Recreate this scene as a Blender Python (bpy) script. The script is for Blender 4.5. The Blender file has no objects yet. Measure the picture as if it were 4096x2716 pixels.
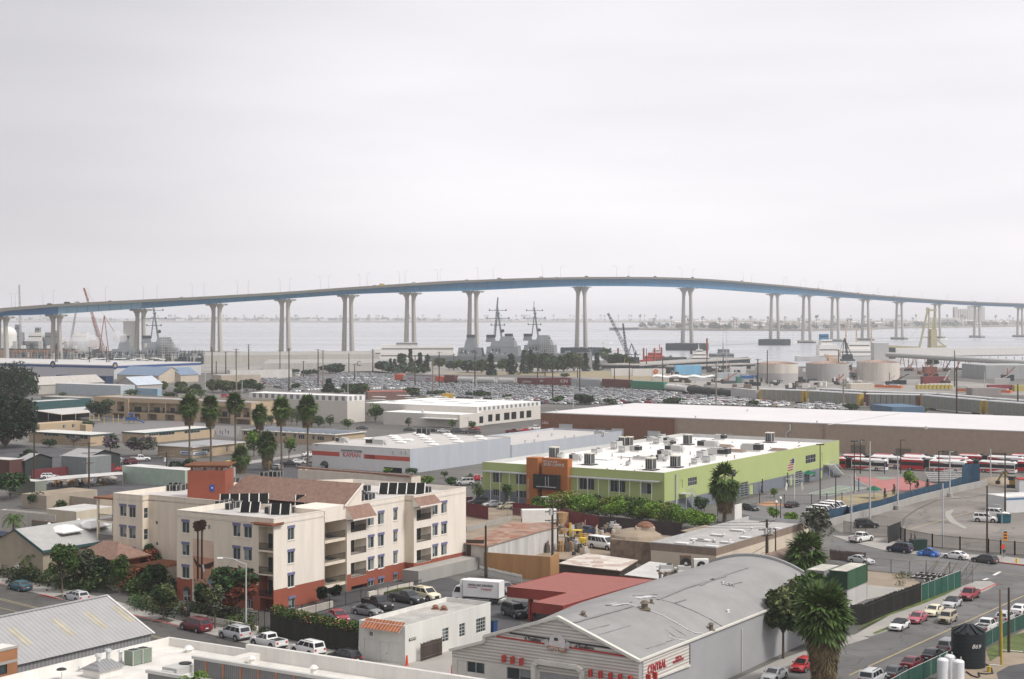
import bpy,math,random
from mathutils import Vector,Matrix
random.seed(7)
SC=bpy.context.scene
COL=SC.collection
# camera, sky, sun, exposure
FPX,CAMZ,HZ=6300.0,42.0,1257.5
cam=bpy.data.cameras.new('camera');camo=bpy.data.objects.new('camera',cam);COL.objects.link(camo)
cam.sensor_width=36.0;cam.lens=FPX/4096*36.0;cam.shift_y=-(1358-HZ)/4096
cam.clip_start=1.0;cam.clip_end=60000.0
camo.location=(0,0,CAMZ);camo.rotation_euler=(math.radians(90),0,0)
SC.camera=camo
SUN_EL,SUN_AZ=math.radians(52),math.radians(118)
world=bpy.data.worlds.new('World');SC.world=world;world.use_nodes=True
wn=world.node_tree;wn.nodes.clear()
def WN(t,**k):
 n=wn.nodes.new(t)
 for a,b in k.items():setattr(n,a,b)
 return n
w_out=WN('ShaderNodeOutputWorld');w_bg=WN('ShaderNodeBackground');w_sky=WN('ShaderNodeTexSky')
w_sky.sky_type='NISHITA';w_sky.sun_disc=False;w_sky.sun_elevation=SUN_EL;w_sky.sun_rotation=SUN_AZ
w_sky.air_density=1.0;w_sky.dust_density=3.0
w_bg.inputs['Strength'].default_value=0.12
w_tc=WN('ShaderNodeTexCoord');w_map=WN('ShaderNodeMapping');w_map.inputs['Scale'].default_value=(1.1,1.1,7.0)
w_no=WN('ShaderNodeTexNoise');w_no.inputs['Scale'].default_value=2.8;w_no.inputs['Detail'].default_value=5;w_no.inputs['Roughness'].default_value=.5
w_r=WN('ShaderNodeValToRGB');w_r.color_ramp.elements[0].position=.3;w_r.color_ramp.elements[1].position=.68
w_r.color_ramp.elements[0].color=(6.4,6.22,6.5,1);w_r.color_ramp.elements[1].color=(7.2,6.97,7.2,1)
wn.links.new(w_tc.outputs['Generated'],w_map.inputs['Vector']);wn.links.new(w_map.outputs['Vector'],w_no.inputs['Vector'])
wn.links.new(w_no.outputs['Fac'],w_r.inputs['Fac'])
w_sep=WN('ShaderNodeSeparateXYZ');wn.links.new(w_tc.outputs['Generated'],w_sep.inputs[0])
w_a=WN('ShaderNodeMapRange');w_a.inputs[1].default_value=-.34;w_a.inputs[2].default_value=-.02;w_a.inputs[3].default_value=.69;w_a.inputs[4].default_value=1.0
w_a.interpolation_type='SMOOTHSTEP'
wn.links.new(w_sep.outputs['X'],w_a.inputs[0])
w_b=WN('ShaderNodeMapRange');w_b.inputs[1].default_value=.04;w_b.inputs[2].default_value=.24;w_b.inputs[3].default_value=1.04;w_b.inputs[4].default_value=.92
wn.links.new(w_sep.outputs['Z'],w_b.inputs[0])
w_m1=WN('ShaderNodeMath',operation='MULTIPLY');wn.links.new(w_a.outputs[0],w_m1.inputs[0]);wn.links.new(w_b.outputs[0],w_m1.inputs[1])
w_vm=WN('ShaderNodeVectorMath',operation='SCALE');wn.links.new(w_r.outputs['Color'],w_vm.inputs[0]);wn.links.new(w_m1.outputs[0],w_vm.inputs['Scale'])
w_mix=WN('ShaderNodeMix',data_type='RGBA');w_mix.inputs['Factor'].default_value=.93
wn.links.new(w_sky.outputs['Color'],w_mix.inputs['A']);wn.links.new(w_vm.outputs[0],w_mix.inputs['B'])
wn.links.new(w_mix.outputs['Result'],w_bg.inputs['Color']);wn.links.new(w_bg.outputs[0],w_out.inputs['Surface'])
sun=bpy.data.lights.new('sun','SUN');sun.energy=2.4;sun.angle=math.radians(14);sun.color=(1,.96,.9)
suno=bpy.data.objects.new('sun',sun);COL.objects.link(suno)
suno.location=(200,-200,300)
_d=Vector((math.sin(SUN_AZ)*math.cos(SUN_EL),math.cos(SUN_AZ)*math.cos(SUN_EL),math.sin(SUN_EL)))
suno.rotation_euler=_d.to_track_quat('Z','Y').to_euler()
SC.view_settings.view_transform='Standard';SC.view_settings.look='None'
SC.view_settings.exposure=0.3;SC.view_settings.gamma=1;SC.view_settings.use_curve_mapping=False
SC.render.engine='CYCLES'
SC.cycles.max_bounces=5;SC.cycles.diffuse_bounces=3;SC.cycles.glossy_bounces=2;SC.cycles.transmission_bounces=2
SC.cycles.volume_bounces=1;SC.cycles.transparent_max_bounces=6
SC.cycles.use_denoising=True
SC.cycles.use_adaptive_sampling=True;SC.cycles.adaptive_threshold=.01
SC.cycles.caustics_reflective=False;SC.cycles.caustics_refractive=False
# photo pixels to points of the place
def crop(ox,oy,s):return lambda x,y:(ox+x/s,oy+y/s)
_s=2365/4096
f_=crop(0,0,_s)
a1,a2,a3,a4=[crop(o,1050,2.3096)for o in(0,1024,2048,3072)]
b1,b2,b3,b4,b5,b6=[crop(o,1400,2.851)for o in(0,700,1400,2100,2800,3396)]
c1,c2,c3,c4,c5,c6=[crop(o,1850,2.851)for o in(0,700,1400,2100,2800,3396)]
d1,d2,d3,d4,d5=[crop(o,2250,2.956)for o in(0,700,1400,2100,2800)]
d6=crop(3396,2250,3.364)
def P(p,z=0.0):
 Y=FPX*(CAMZ-z)/(p[1]-HZ)
 return Vector(((p[0]-2048)/FPX*Y,Y,z))
def PY(p,Y):
 return Vector(((p[0]-2048)/FPX*Y,Y,CAMZ-(p[1]-HZ)/FPX*Y))
GRID=32.5
class Frame:
 def __init__(s,loc,ang=GRID):
  s.loc=Vector((loc[0],loc[1],0));s.rz=math.radians(90-ang)
  c,n=math.cos(s.rz),math.sin(s.rz)
  s.u=Vector((c,n,0));s.v=Vector((-n,c,0))
 def loc_of(s,w):
  d=Vector(w)-s.loc
  return Vector((d.dot(s.u),d.dot(s.v),d.z))
 def w(s,x,y,z=0):return s.loc+s.u*x+s.v*y+Vector((0,0,z))
 def on(s,axis,val,p):
  o=s.loc_of((0,0,CAMZ));dw=Vector(((p[0]-2048)/FPX,1,-(p[1]-HZ)/FPX))
  d=Vector((dw.dot(s.u),dw.dot(s.v),dw.z));i='xyz'.index(axis)
  return o+d*((val-o[i])/d[i])
 def sx(s,px,y=0):return s.on('y',y,(px,1500)).x
 def sy(s,px,x=0):return s.on('x',x,(px,1500)).y
 # materials
MATS={}
def M(name,col=None,rough=.85,var=.12,scale=.6,fine=.06,kind=None,ks=1.0,metal=0.0,spec=.3,axis='X',col2=None,streak=0):
 if name in MATS:return MATS[name]
 m=bpy.data.materials.new(name);m.use_nodes=True;MATS[name]=m
 nt=m.node_tree;N=nt.nodes;L=nt.links
 b=N['Principled BSDF'];b.inputs['Roughness'].default_value=rough;b.inputs['Metallic'].default_value=metal
 b.inputs['Specular IOR Level'].default_value=spec
 c=(*col,1)
 tc=N.new('ShaderNodeTexCoord')
 no=N.new('ShaderNodeTexNoise');no.inputs['Scale'].default_value=scale;no.inputs['Detail'].default_value=6;no.inputs['Roughness'].default_value=.65
 vec=tc.outputs['Object']
 if streak:
  mp=N.new('ShaderNodeMapping');mp.inputs['Scale'].default_value=(1,1,.12);L.new(vec,mp.inputs[0]);L.new(mp.outputs[0],no.inputs['Vector'])
 else:L.new(vec,no.inputs['Vector'])
 mr=N.new('ShaderNodeMapRange');mr.inputs[1].default_value=.3;mr.inputs[2].default_value=.7
 mr.inputs[3].default_value=1-var;mr.inputs[4].default_value=1+var;L.new(no.outputs['Fac'],mr.inputs[0])
 n2=N.new('ShaderNodeTexNoise');n2.inputs['Scale'].default_value=9.0;n2.inputs['Detail'].default_value=3;L.new(vec,n2.inputs['Vector'])
 m2=N.new('ShaderNodeMapRange');m2.inputs[1].default_value=.3;m2.inputs[2].default_value=.7;m2.inputs[3].default_value=1-fine;m2.inputs[4].default_value=1+fine
 L.new(n2.outputs['Fac'],m2.inputs[0])
 mu=N.new('ShaderNodeMath');mu.operation='MULTIPLY';L.new(mr.outputs[0],mu.inputs[0]);L.new(m2.outputs[0],mu.inputs[1])
 src=None
 if kind in('rib','tile','brick','patch'):
  if kind=='brick':
   k=N.new('ShaderNodeTexBrick');k.inputs['Scale'].default_value=ks
   k.inputs['Color1'].default_value=c;k.inputs['Color2'].default_value=(*(col2 or[x*.8 for x in col]),1)
   k.inputs['Mortar'].default_value=(*[x*.75 for x in col],1);L.new(vec,k.inputs['Vector']);src=k.outputs['Color']
  elif kind=='patch':
   k=N.new('ShaderNodeTexVoronoi');k.inputs['Scale'].default_value=ks;k.feature='F1';k.distance='CHEBYCHEV'
   L.new(vec,k.inputs['Vector'])
   mx=N.new('ShaderNodeMix');mx.data_type='RGBA';mx.inputs['A'].default_value=c;mx.inputs['B'].default_value=(*(col2 or col),1)
   sp=N.new('ShaderNodeSeparateColor');L.new(k.outputs['Color'],sp.inputs[0]);L.new(sp.outputs[0],mx.inputs['Factor']);src=mx.outputs['Result']
  else:
   wv=N.new('ShaderNodeTexWave');wv.bands_direction=axis;wv.inputs['Scale'].default_value=ks
   wv.inputs['Distortion'].default_value=.4 if kind=='rib' else 1.2;wv.inputs['Detail'].default_value=1;L.new(vec,wv.inputs['Vector'])
   mx=N.new('ShaderNodeMix');mx.data_type='RGBA';mx.inputs['A'].default_value=(*(col2 or[x*.72 for x in col]),1);mx.inputs['B'].default_value=c
   L.new(wv.outputs['Fac'],mx.inputs['Factor']);src=mx.outputs['Result']
   bp=N.new('ShaderNodeBump');bp.inputs['Strength'].default_value=.5;bp.inputs['Distance'].default_value=.05
   L.new(wv.outputs['Fac'],bp.inputs['Height']);L.new(bp.outputs[0],b.inputs['Normal'])
 if kind=='crack':
  vo=N.new('ShaderNodeTexVoronoi');vo.feature='DISTANCE_TO_EDGE';vo.inputs['Scale'].default_value=ks;vo.inputs['Randomness'].default_value=1
  nz=N.new('ShaderNodeTexNoise');nz.inputs['Scale'].default_value=.25;mxv=N.new('ShaderNodeMix');mxv.data_type='VECTOR';mxv.inputs['Factor'].default_value=.85
  L.new(vec,nz.inputs['Vector']);va=N.new('ShaderNodeVectorMath');va.operation='MULTIPLY_ADD';va.inputs[1].default_value=(9,9,0);L.new(nz.outputs['Color'],va.inputs[0]);L.new(vec,va.inputs[2]);L.new(va.outputs[0],vo.inputs['Vector'])
  mc=N.new('ShaderNodeMapRange');mc.inputs[2].default_value=.022;mc.inputs[3].default_value=.62;mc.inputs[4].default_value=1;L.new(vo.outputs['Distance'],mc.inputs[0])
  n4=N.new('ShaderNodeTexNoise');n4.inputs['Scale'].default_value=.07;n4.inputs['Detail'].default_value=2;L.new(vec,n4.inputs['Vector']);m4=N.new('ShaderNodeMapRange');m4.inputs[1].default_value=.42;m4.inputs[2].default_value=.47;m4.inputs[3].default_value=.84;m4.inputs[4].default_value=1;L.new(n4.outputs['Fac'],m4.inputs[0])
  for q in(mc,m4):m5=N.new('ShaderNodeMath');m5.operation='MULTIPLY';L.new(mu.outputs[0],m5.inputs[0]);L.new(q.outputs[0],m5.inputs[1]);mu=m5
 vm=N.new('ShaderNodeVectorMath');vm.operation='SCALE'
 if src:L.new(src,vm.inputs[0])
 else:vm.inputs[0].default_value=col
 L.new(mu.outputs[0],vm.inputs['Scale']);L.new(vm.outputs[0],b.inputs['Base Color'])
 return m
def Mg(name,col,rough=.08):
 return M(name,col,rough=rough,var=.25,scale=.35,fine=.02,spec=.6)
def Mleaf(name,col,var=.5):
 if name in MATS:return MATS[name]
 m=bpy.data.materials.new(name);m.use_nodes=True;MATS[name]=m
 nt=m.node_tree;N=nt.nodes;L=nt.links;b=N['Principled BSDF']
 b.inputs['Roughness'].default_value=.65;b.inputs['Specular IOR Level'].default_value=.25
 g=N.new('ShaderNodeNewGeometry');mr=N.new('ShaderNodeMapRange');mr.inputs[3].default_value=1-var;mr.inputs[4].default_value=1+var
 L.new(g.outputs['Random Per Island'],mr.inputs[0])
 tc=N.new('ShaderNodeTexCoord');no=N.new('ShaderNodeTexNoise');no.inputs['Scale'].default_value=.9;no.inputs['Detail'].default_value=3
 L.new(tc.outputs['Object'],no.inputs['Vector'])
 m3=N.new('ShaderNodeMapRange');m3.inputs[1].default_value=.3;m3.inputs[2].default_value=.7;m3.inputs[3].default_value=.65;m3.inputs[4].default_value=1.35;L.new(no.outputs['Fac'],m3.inputs[0])
 mu=N.new('ShaderNodeMath');mu.operation='MULTIPLY';L.new(mr.outputs[0],mu.inputs[0]);L.new(m3.outputs[0],mu.inputs[1])
 vm=N.new('ShaderNodeVectorMath');vm.operation='SCALE';vm.inputs[0].default_value=col
 L.new(mu.outputs[0],vm.inputs['Scale']);L.new(vm.outputs[0],b.inputs['Base Color'])
 return m
 # mesh building
class MB:
 def __init__(s):s.v=[];s.f=[];s.m=[];s.mats=[];s.smooth=False
 def mi(s,m):
  if m not in s.mats:s.mats.append(m)
  return s.mats.index(m)
 def poly(s,pts,m):
  i=len(s.v);s.v.extend([tuple(p)for p in pts]);s.f.append(tuple(range(i,i+len(pts))));s.m.append(s.mi(m));return s
 def box(s,x0,x1,y0,y1,z0,z1,m,top=None,tx=0,ty=0):
  i=len(s.v)
  s.v+=[(x0,y0,z0),(x1,y0,z0),(x1,y1,z0),(x0,y1,z0),(x0+tx,y0+ty,z1),(x1-tx,y0+ty,z1),(x1-tx,y1-ty,z1),(x0+tx,y1-ty,z1)]
  k=s.mi(m);t=s.mi(top or m)
  for q,mm in(((0,3,2,1),k),((4,5,6,7),t),((0,1,5,4),k),((1,2,6,5),k),((2,3,7,6),k),((3,0,4,7),k)):
   s.f.append(tuple(i+j for j in q));s.m.append(mm)
  return s
 def cyl(s,p0,p1,r0,r1=None,n=8,m=None,caps=True,mtop=None):
  r1=r0 if r1 is None else r1
  p0=Vector(p0);p1=Vector(p1);d=(p1-p0).normalized()
  a=d.orthogonal().normalized();b=d.cross(a);i=len(s.v);k=s.mi(m)
  for p,r in((p0,r0),(p1,r1)):
   for j in range(n):
    t=2*math.pi*j/n;s.v.append(tuple(p+a*(r*math.cos(t))+b*(r*math.sin(t))))
  for j in range(n):
   j2=(j+1)%n;s.f.append((i+j,i+j2,i+n+j2,i+n+j));s.m.append(k)
  if caps:
   s.f.append(tuple(i+n+j for j in range(n)));s.m.append(s.mi(mtop or m))
   s.f.append(tuple(i+n-1-j for j in range(n)));s.m.append(k)
  return s
 def bar(s,p0,p1,w,m,h=None):
  p0=Vector(p0);p1=Vector(p1);d=p1-p0
  if d.length<1e-6:return s
  d.normalize();a=d.cross(Vector((0,0,1)))
  if a.length<1e-3:a=Vector((1,0,0))
  a.normalize();b=a.cross(d);h=h or w;i=len(s.v);k=s.mi(m)
  for p in(p0,p1):
   for x,y in((-1,-1),(1,-1),(1,1),(-1,1)):s.v.append(tuple(p+a*(x*w/2)+b*(y*h/2)))
  for q in((0,1,2,3),(7,6,5,4),(0,4,5,1),(1,5,6,2),(2,6,7,3),(3,7,4,0)):s.f.append(tuple(i+j for j in q));s.m.append(k)
  return s
 def tube(s,pts,r,m,n=6):
  for a,b in zip(pts[:-1],pts[1:]):s.cyl(a,b,r,r,n,m,caps=False)
  return s
 def prism(s,pts,z0,z1,m,top=None):
  n=len(pts);i=len(s.v);k=s.mi(m);t=s.mi(top or m)
  s.v+=[(p[0],p[1],z0)for p in pts]+[(p[0],p[1],z1)for p in pts]
  for j in range(n):
   q=(j+1)%n;s.f.append((i+j,i+q,i+n+q,i+n+j));s.m.append(k)
  s.f.append(tuple(i+n+j for j in range(n)));s.m.append(t)
  s.f.append(tuple(i+n-1-j for j in range(n)));s.m.append(k)
  return s
 def loft(s,rings,m,closed=True,caps=True):
  n=len(rings[0]);i=len(s.v);k=s.mi(m)
  for r in rings:s.v+=[tuple(p)for p in r]
  for a in range(len(rings)-1):
   for j in range(n if closed else n-1):
    q=(j+1)%n;s.f.append((i+a*n+j,i+a*n+q,i+(a+1)*n+q,i+(a+1)*n+j));s.m.append(k)
  if caps and closed:
   s.f.append(tuple(i+n-1-j for j in range(n)));s.m.append(k)
   e=i+(len(rings)-1)*n;s.f.append(tuple(e+j for j in range(n)));s.m.append(k)
  return s
 def ball(s,c,r,m,nu=8,nv=5,sz=None,half=False):
  sz=sz or r;rings=[]
  a0=0 if half else-math.pi/2
  for j in range(nv+1):
   t=a0+(math.pi/2-a0)*j/nv;rr=max(r*math.cos(t),.001)
   rings.append([(c[0]+rr*math.cos(2*math.pi*q/nu),c[1]+rr*math.sin(2*math.pi*q/nu),c[2]+sz*math.sin(t))for q in range(nu)])
  return s.loft(rings,m)
 def add(s,o,mat4=None):
  i=len(s.v)
  s.v+=[tuple(mat4@Vector(p))for p in o.v]if mat4 is not None else o.v
  for f,k in zip(o.f,o.m):s.f.append(tuple(i+j for j in f));s.m.append(s.mi(o.mats[k]))
  return s
 def mesh(s,name):
  me=bpy.data.meshes.new(name);me.from_pydata(s.v,[],s.f)
  for m in s.mats:me.materials.append(m)
  me.polygons.foreach_set('material_index',s.m)
  if s.smooth:
   me.polygons.foreach_set('use_smooth',[True]*len(s.f));me.set_sharp_from_angle(angle=math.radians(40))
  me.update();return me
 def build(s,name,parent=None,loc=None,rz=0,label=None):
  o=bpy.data.objects.new(name,s.mesh(name));COL.objects.link(o)
  if parent:o.parent=parent
  if loc is not None:o.location=loc
  if rz:o.rotation_euler=(0,0,rz)
  if label:o['label']=label
  return o
def tag(o,label,cat,group=None):
 o['label']=label;o['category']=cat
 if group:o['group']=group
 return o
def T(name,label,cat,loc=(0,0,0),rz=0,group=None):
 o=bpy.data.objects.new(name,None);COL.objects.link(o);o.location=loc;o.rotation_euler=(0,0,rz)
 o.empty_display_size=.5
 return tag(o,label,cat,group)
def one(mb,name,label,cat,loc=(0,0,0),rz=0,group=None):return tag(mb.build(name,None,loc,rz),label,cat,group)
def struct(mb,name,kind='structure'):
 o=mb.build(name);o['kind']=kind;return o
def dup(root,loc,rz=None,label=None,group=None,scale=None):
 kids={}
 for o in root.children_recursive:kids.setdefault(o.parent.name,[]).append(o)
 def cp(o,par):
  c=o.copy();COL.objects.link(c)
  if par:c.parent=par
  for ch in kids.get(o.name,[]):cp(ch,c)
  return c
 r=cp(root,None);r.location=loc
 if rz is not None:r.rotation_euler=(r.rotation_euler[0],r.rotation_euler[1],rz)
 if label:r['label']=label
 if group:r['group']=group
 if scale:r.scale=scale if hasattr(scale,'__len__')else(scale,)*3
 return r
ORD=['zeroth','first','second','third','fourth','fifth','sixth','seventh','eighth','ninth','tenth','eleventh','twelfth','thirteenth','fourteenth','fifteenth','sixteenth','seventeenth','eighteenth','nineteenth','twentieth']
def ordn(n):
 if n<=20:return ORD[n]
 t,r=divmod(n,10);w={2:'twent',3:'thirt',4:'fort',5:'fift',6:'sixt',7:'sevent',8:'eight',9:'ninet'}[t]
 return w+'ieth' if r==0 else w+'y-'+ORD[r]
def wall(mb,org,al,inw,L,z0,z1,holes,m,depth=.15,low=None,zlow=None,back=None,top_fn=None):
 org=Vector(org);al=Vector(al);inw=Vector(inw)
 ss=sorted({0,L}|{h[0]for h in holes}|{h[1]for h in holes});zs={z0,z1}|{h[2]for h in holes}|{h[3]for h in holes}
 if zlow:zs.add(zlow)
 zs=sorted(z for z in zs if z0<=z<=z1);ss=[x for x in ss if 0<=x<=L]
 pt=lambda a,z,d=0:org+al*a+Vector((0,0,z))+inw*d
 for a,b in zip(ss[:-1],ss[1:]):
  for c,d in zip(zs[:-1],zs[1:]):
   ca,cz=(a+b)/2,(c+d)/2
   if any(h[0]<ca<h[1]and h[2]<cz<h[3]for h in holes):continue
   mm=low if(zlow and cz<zlow)else m
   mb.poly([pt(a,c),pt(b,c),pt(b,d),pt(a,d)],mm)
 for h in holes:
  a,b,c,d=h[:4];dp=h[4]if len(h)>4 else depth
  mm=low if(zlow and(c+d)/2<zlow)else m
  for q in(((a,c),(b,c)),((b,c),(b,d)),((b,d),(a,d)),((a,d),(a,c))):
   mb.poly([pt(*q[0]),pt(*q[1]),pt(*q[1],dp),pt(*q[0],dp)],mm)
  if back or len(h)>5:mb.poly([pt(a,c,dp),pt(b,c,dp),pt(b,d,dp),pt(a,d,dp)],(h[5]if len(h)>5 else back))
def strip(pts_l,pts_r,z,m,name,kind='structure'):
 mb=MB();n=len(pts_l)
 for i in range(n-1):mb.poly([(*pts_l[i][:2],z),(*pts_l[i+1][:2],z),(*pts_r[i+1][:2],z),(*pts_r[i][:2],z)],m)
 return struct(mb,name,kind)
def patch(px,z,m,name,kind='structure',thick=0,side=None):
 pts=[P(p,z)[:2]for p in px]
 ar=sum(a[0]*b[1]-b[0]*a[1]for a,b in zip(pts,pts[1:]+pts[:1]))
 if ar<0:pts.reverse()
 mb=MB()
 if thick:mb.prism(pts,z-thick,z,side or m,m)
 else:mb.poly([(a,b,z)for a,b in pts],m)
 return struct(mb,name,kind)
def text(s,size,m,parent,loc,rz,name='lettering',depth=.03,align='CENTER',rx=90,font_sx=1.0,shear=0):
 cu=bpy.data.curves.new(name,'FONT');cu.body=s;cu.size=size;cu.extrude=depth;cu.align_x=align;cu.align_y='CENTER'
 cu.resolution_u=2;cu.shear=shear
 cu.materials.append(m);q=bpy.data.objects.new(name,cu);me=bpy.data.meshes.new_from_object(q);bpy.data.objects.remove(q)
 o=bpy.data.objects.new(name,me);COL.objects.link(o);o.parent=parent
 o.location=loc;o.rotation_euler=(math.radians(rx),0,rz);o.scale=(font_sx,1,1)
 return o
 # the setting: water, land, air
m_ground=M('ground_mix',(.105,.102,.096),var=.35,scale=.03,fine=.12,kind='patch',ks=.012,col2=(.15,.143,.13))
m_asph=M('asphalt',(.15,.148,.145),var=.2,scale=.12,fine=.1,kind='crack',ks=.09)
m_asphl=M('asphalt_left_vignette',(.1,.096,.09),var=.2,scale=.12,fine=.1,kind='crack',ks=.1)  # darker copy for the left street, lens vignetting put into its colour
m_asph2=M('asphalt_dark',(.085,.085,.09),var=.25,scale=.15,fine=.1,kind='crack',ks=.1)
m_conc=M('concrete',(.34,.325,.3),var=.12,scale=.25,fine=.06)
m_conc2=M('concrete_grey',(.34,.33,.31),var=.14,scale=.2,fine=.06,streak=1)
m_dirt=M('dirt',(.29,.235,.175),var=.22,scale=.15,fine=.12)
m_dirtg=M('dirt_grey',(.3,.275,.25),var=.2,scale=.1,fine=.12)
m_grass=M('grass',(.1,.13,.04),var=.4,scale=.5,fine=.2)
m_dry=M('dry_grass',(.28,.235,.145),var=.3,scale=.3,fine=.15)
m_red=M('red_curb',(.42,.07,.06),var=.2)
m_yel=M('yellow_line',(.5,.42,.24),var=.15)
m_wht=M('white_paint',(.72,.71,.68),var=.08)
def Mwater():
 m=bpy.data.materials.new('bay_water');m.use_nodes=True;N=m.node_tree.nodes;L=m.node_tree.links
 b=N['Principled BSDF'];b.inputs['Base Color'].default_value=(.33,.345,.365,1);b.inputs['Roughness'].default_value=.28
 tc=N.new('ShaderNodeTexCoord');mp=N.new('ShaderNodeMapping');mp.inputs['Scale'].default_value=(.02,.06,1)
 n=N.new('ShaderNodeTexNoise');n.inputs['Scale'].default_value=1;n.inputs['Detail'].default_value=6;n.inputs['Roughness'].default_value=.6
 L.new(tc.outputs['Object'],mp.inputs[0]);L.new(mp.outputs[0],n.inputs['Vector'])
 bp=N.new('ShaderNodeBump');bp.inputs['Strength'].default_value=.12;bp.inputs['Distance'].default_value=1.6
 L.new(n.outputs['Fac'],bp.inputs['Height']);L.new(bp.outputs[0],b.inputs['Normal'])
 mr=N.new('ShaderNodeMapRange');mr.inputs[1].default_value=.35;mr.inputs[2].default_value=.65;mr.inputs[3].default_value=.2;mr.inputs[4].default_value=.38
 mp2=N.new('ShaderNodeMapping');mp2.inputs['Scale'].default_value=(.0012,.006,1);n2=N.new('ShaderNodeTexNoise');n2.inputs['Scale'].default_value=1;n2.inputs['Detail'].default_value=4
 L.new(tc.outputs['Object'],mp2.inputs[0]);L.new(mp2.outputs[0],n2.inputs['Vector']);L.new(n2.outputs['Fac'],mr.inputs[0]);L.new(mr.outputs[0],b.inputs['Roughness'])
 return m
m_water=Mwater()
mb=MB();mb.poly([(-26000,300,-1.5),(26000,300,-1.5),(26000,26000,-1.5),(-26000,26000,-1.5)],m_water);struct(mb,'water')
shore=[(-1600,1400),(900,1404),(1300,1415),(1700,1425),(2300,1438),(2700,1452),(3000,1462),(3500,1470),(5600,1475)]
sp=[P(p)[:2]for p in shore]
mb=MB();mb.prism([(-1500,20),(1500,20)]+list(reversed(sp)),-4,0,m_conc2,m_ground);struct(mb,'ground')
m_far=M('far_land',(.3,.28,.24),var=.25,scale=.004,fine=0)
def land(pts,name,m,h=3):
 q=[(p.x,p.y)for p in pts]
 ar=sum(a[0]*b[1]-b[0]*a[1]for a,b in zip(q,q[1:]+q[:1]))
 if ar<0:q.reverse()
 mb=MB();mb.prism(q,-3,h,m);return struct(mb,name)
land([Vector((-9000,8500,0)),Vector((9000,8300,0)),Vector((9000,9600,0)),Vector((-9000,9900,0))],'sand_strip',m_far,7)
isl=[a3(1170,617),a3(1500,622),a3(2000,626),a4(0,626),a4(400,628),a4(800,622),a4(1250,604),a4(1700,598),a4(2365,588),(5000,1290)]
ip=[P(p)for p in isl]
land(ip+[Vector((5200,9000,0)),Vector((1700,7600,0)),Vector((600,5600,0))],'island',M('island_land',(.22,.2,.16),var=.3,scale=.006,fine=0),3)
mb=MB();hr=random.Random(3);m_hill=M('hill_scrub',(.2,.2,.19),var=.1,scale=.001,fine=0)
def hills(x0,x1,y,hmax,seed):
 r=random.Random(seed);n=40;fr=[];tp=[];bk=[]
 ph=[r.uniform(0,6)for _ in range(4)]
 for i in range(n+1):
  t=i/n;x=x0+(x1-x0)*t;e=min(1,t*5,(1-t)*5)
  h=hmax*e*(.45+.25*math.sin(t*5+ph[0])+.2*math.sin(t*13+ph[1])+.1*math.sin(t*31+ph[2]))
  fr.append((x,y,-2));tp.append((x,y+700,max(h,0)));bk.append((x,y+2600,-2))
 mb.loft([fr,tp,bk],m_hill,closed=False,caps=False)
hills(-8000,-1500,12500,95,4)
mb.smooth=True;struct(mb,'hills')
patch([(-500,2210),(0,2338),(248,2401),(531,2463),(714,2507),(876,2548),(1100,2606),(1400,2684),(1750,2775),(1750,3000),(700,3000),(-500,2640)],.02,m_asphl,'road')
patch([(1120,2560),(1500,2590),(1850,2600),(1830,2900),(1500,2740),(1300,2665),(1180,2632)],.05,m_conc,'driveway')
def line(a,b,w,z,m,name):
 A,B=P(a,z),P(b,z);d=(B-A).normalized();n=Vector((-d.y,d.x,0))*w/2
 mb=MB();mb.poly([A-n,B-n,B+n,A+n],m);return struct(mb,name)
for a,b in(((-300,2320),(1150,2674)),((-300,2356),(160,2470))):line(a,b,.11,.045,m_yel,'road_marking');
line((-300,2325),(1150,2679),.11,.045,m_yel,'road_marking')
def kerb(px,w,z,m,name,h=.15):
 pts=[P(p,0)for p in px];mb=MB()
 for A,B in zip(pts[:-1],pts[1:]):mb.bar(A+Vector((0,0,z/2)),B+Vector((0,0,z/2)),w,m,h=z)
 return struct(mb,name)
side=[(-400,2216),(0,2292),(160,2334),(420,2392),(560,2432),(700,2478),(850,2506),(1000,2520),(1100,2530)]
front=[(-400,2236),(0,2335),(248,2398),(531,2460),(714,2504),(876,2545),(1100,2602)]
patch(side+list(reversed(front)),.14,m_conc,'pavement',thick=.14)
kerb([(0,2337),(21,2342)],.22,.16,m_red,'kerb');kerb([d1(480,387),d1(735,444)],.22,.17,m_red,'kerb');kerb([d1(1570,628),d1(2110,758)],.22,.17,m_red,'kerb')
patch([d5(500,1450),d5(1000,1240),d5(1700,985),d6(270,1012),d6(540,925),d6(1100,640),d6(1560,490),d6(1850,395),d6(1995,300),d6(2700,300),d6(2700,560),d6(2355,720),d6(1900,905),d6(1200,1370),d6(600,1640),d6(300,1800),(2950,2900)],.02,m_asph,'road')
patch([c5(1500,880),c6(0,905),c6(420,1010),c6(1000,1085),c6(1700,1150),c6(2700,1270),d6(3000,380),d6(2000,290),d6(1830,240),c6(1420,1350),c6(690,1270),c6(270,1235),c5(1480,1130)],.045,m_asph,'road')
for o in(0,7):line(d6(0,1512+o*1.6),d6(2355,440+o),.1,.075,m_yel,'road_marking')
line(c6(420,1078),c6(2100,1305),.13,.075,m_yel,'road_marking')
line(c6(1650,1285),c6(1725,1245),.5,.075,m_wht,'road_marking');line(c6(1530,1340),c6(1585,1320),.5,.075,m_wht,'road_marking')
patch([d6(-60,990),d6(80,970),d6(560,700),d6(1100,500),d6(1500,330),d6(1700,250),d6(1900,250),d6(1985,290),d6(1850,372),d6(1560,470),d6(1100,620),d6(540,905),d6(270,992),d6(120,985)],.14,m_conc,'pavement',thick=.14)
patch([d6(120,905),d6(560,700),d6(980,560),d6(1300,430),d6(1500,330),d6(1420,350),d6(900,540),d6(520,660),d6(230,790)],.17,m_grass,'verge')
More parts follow.
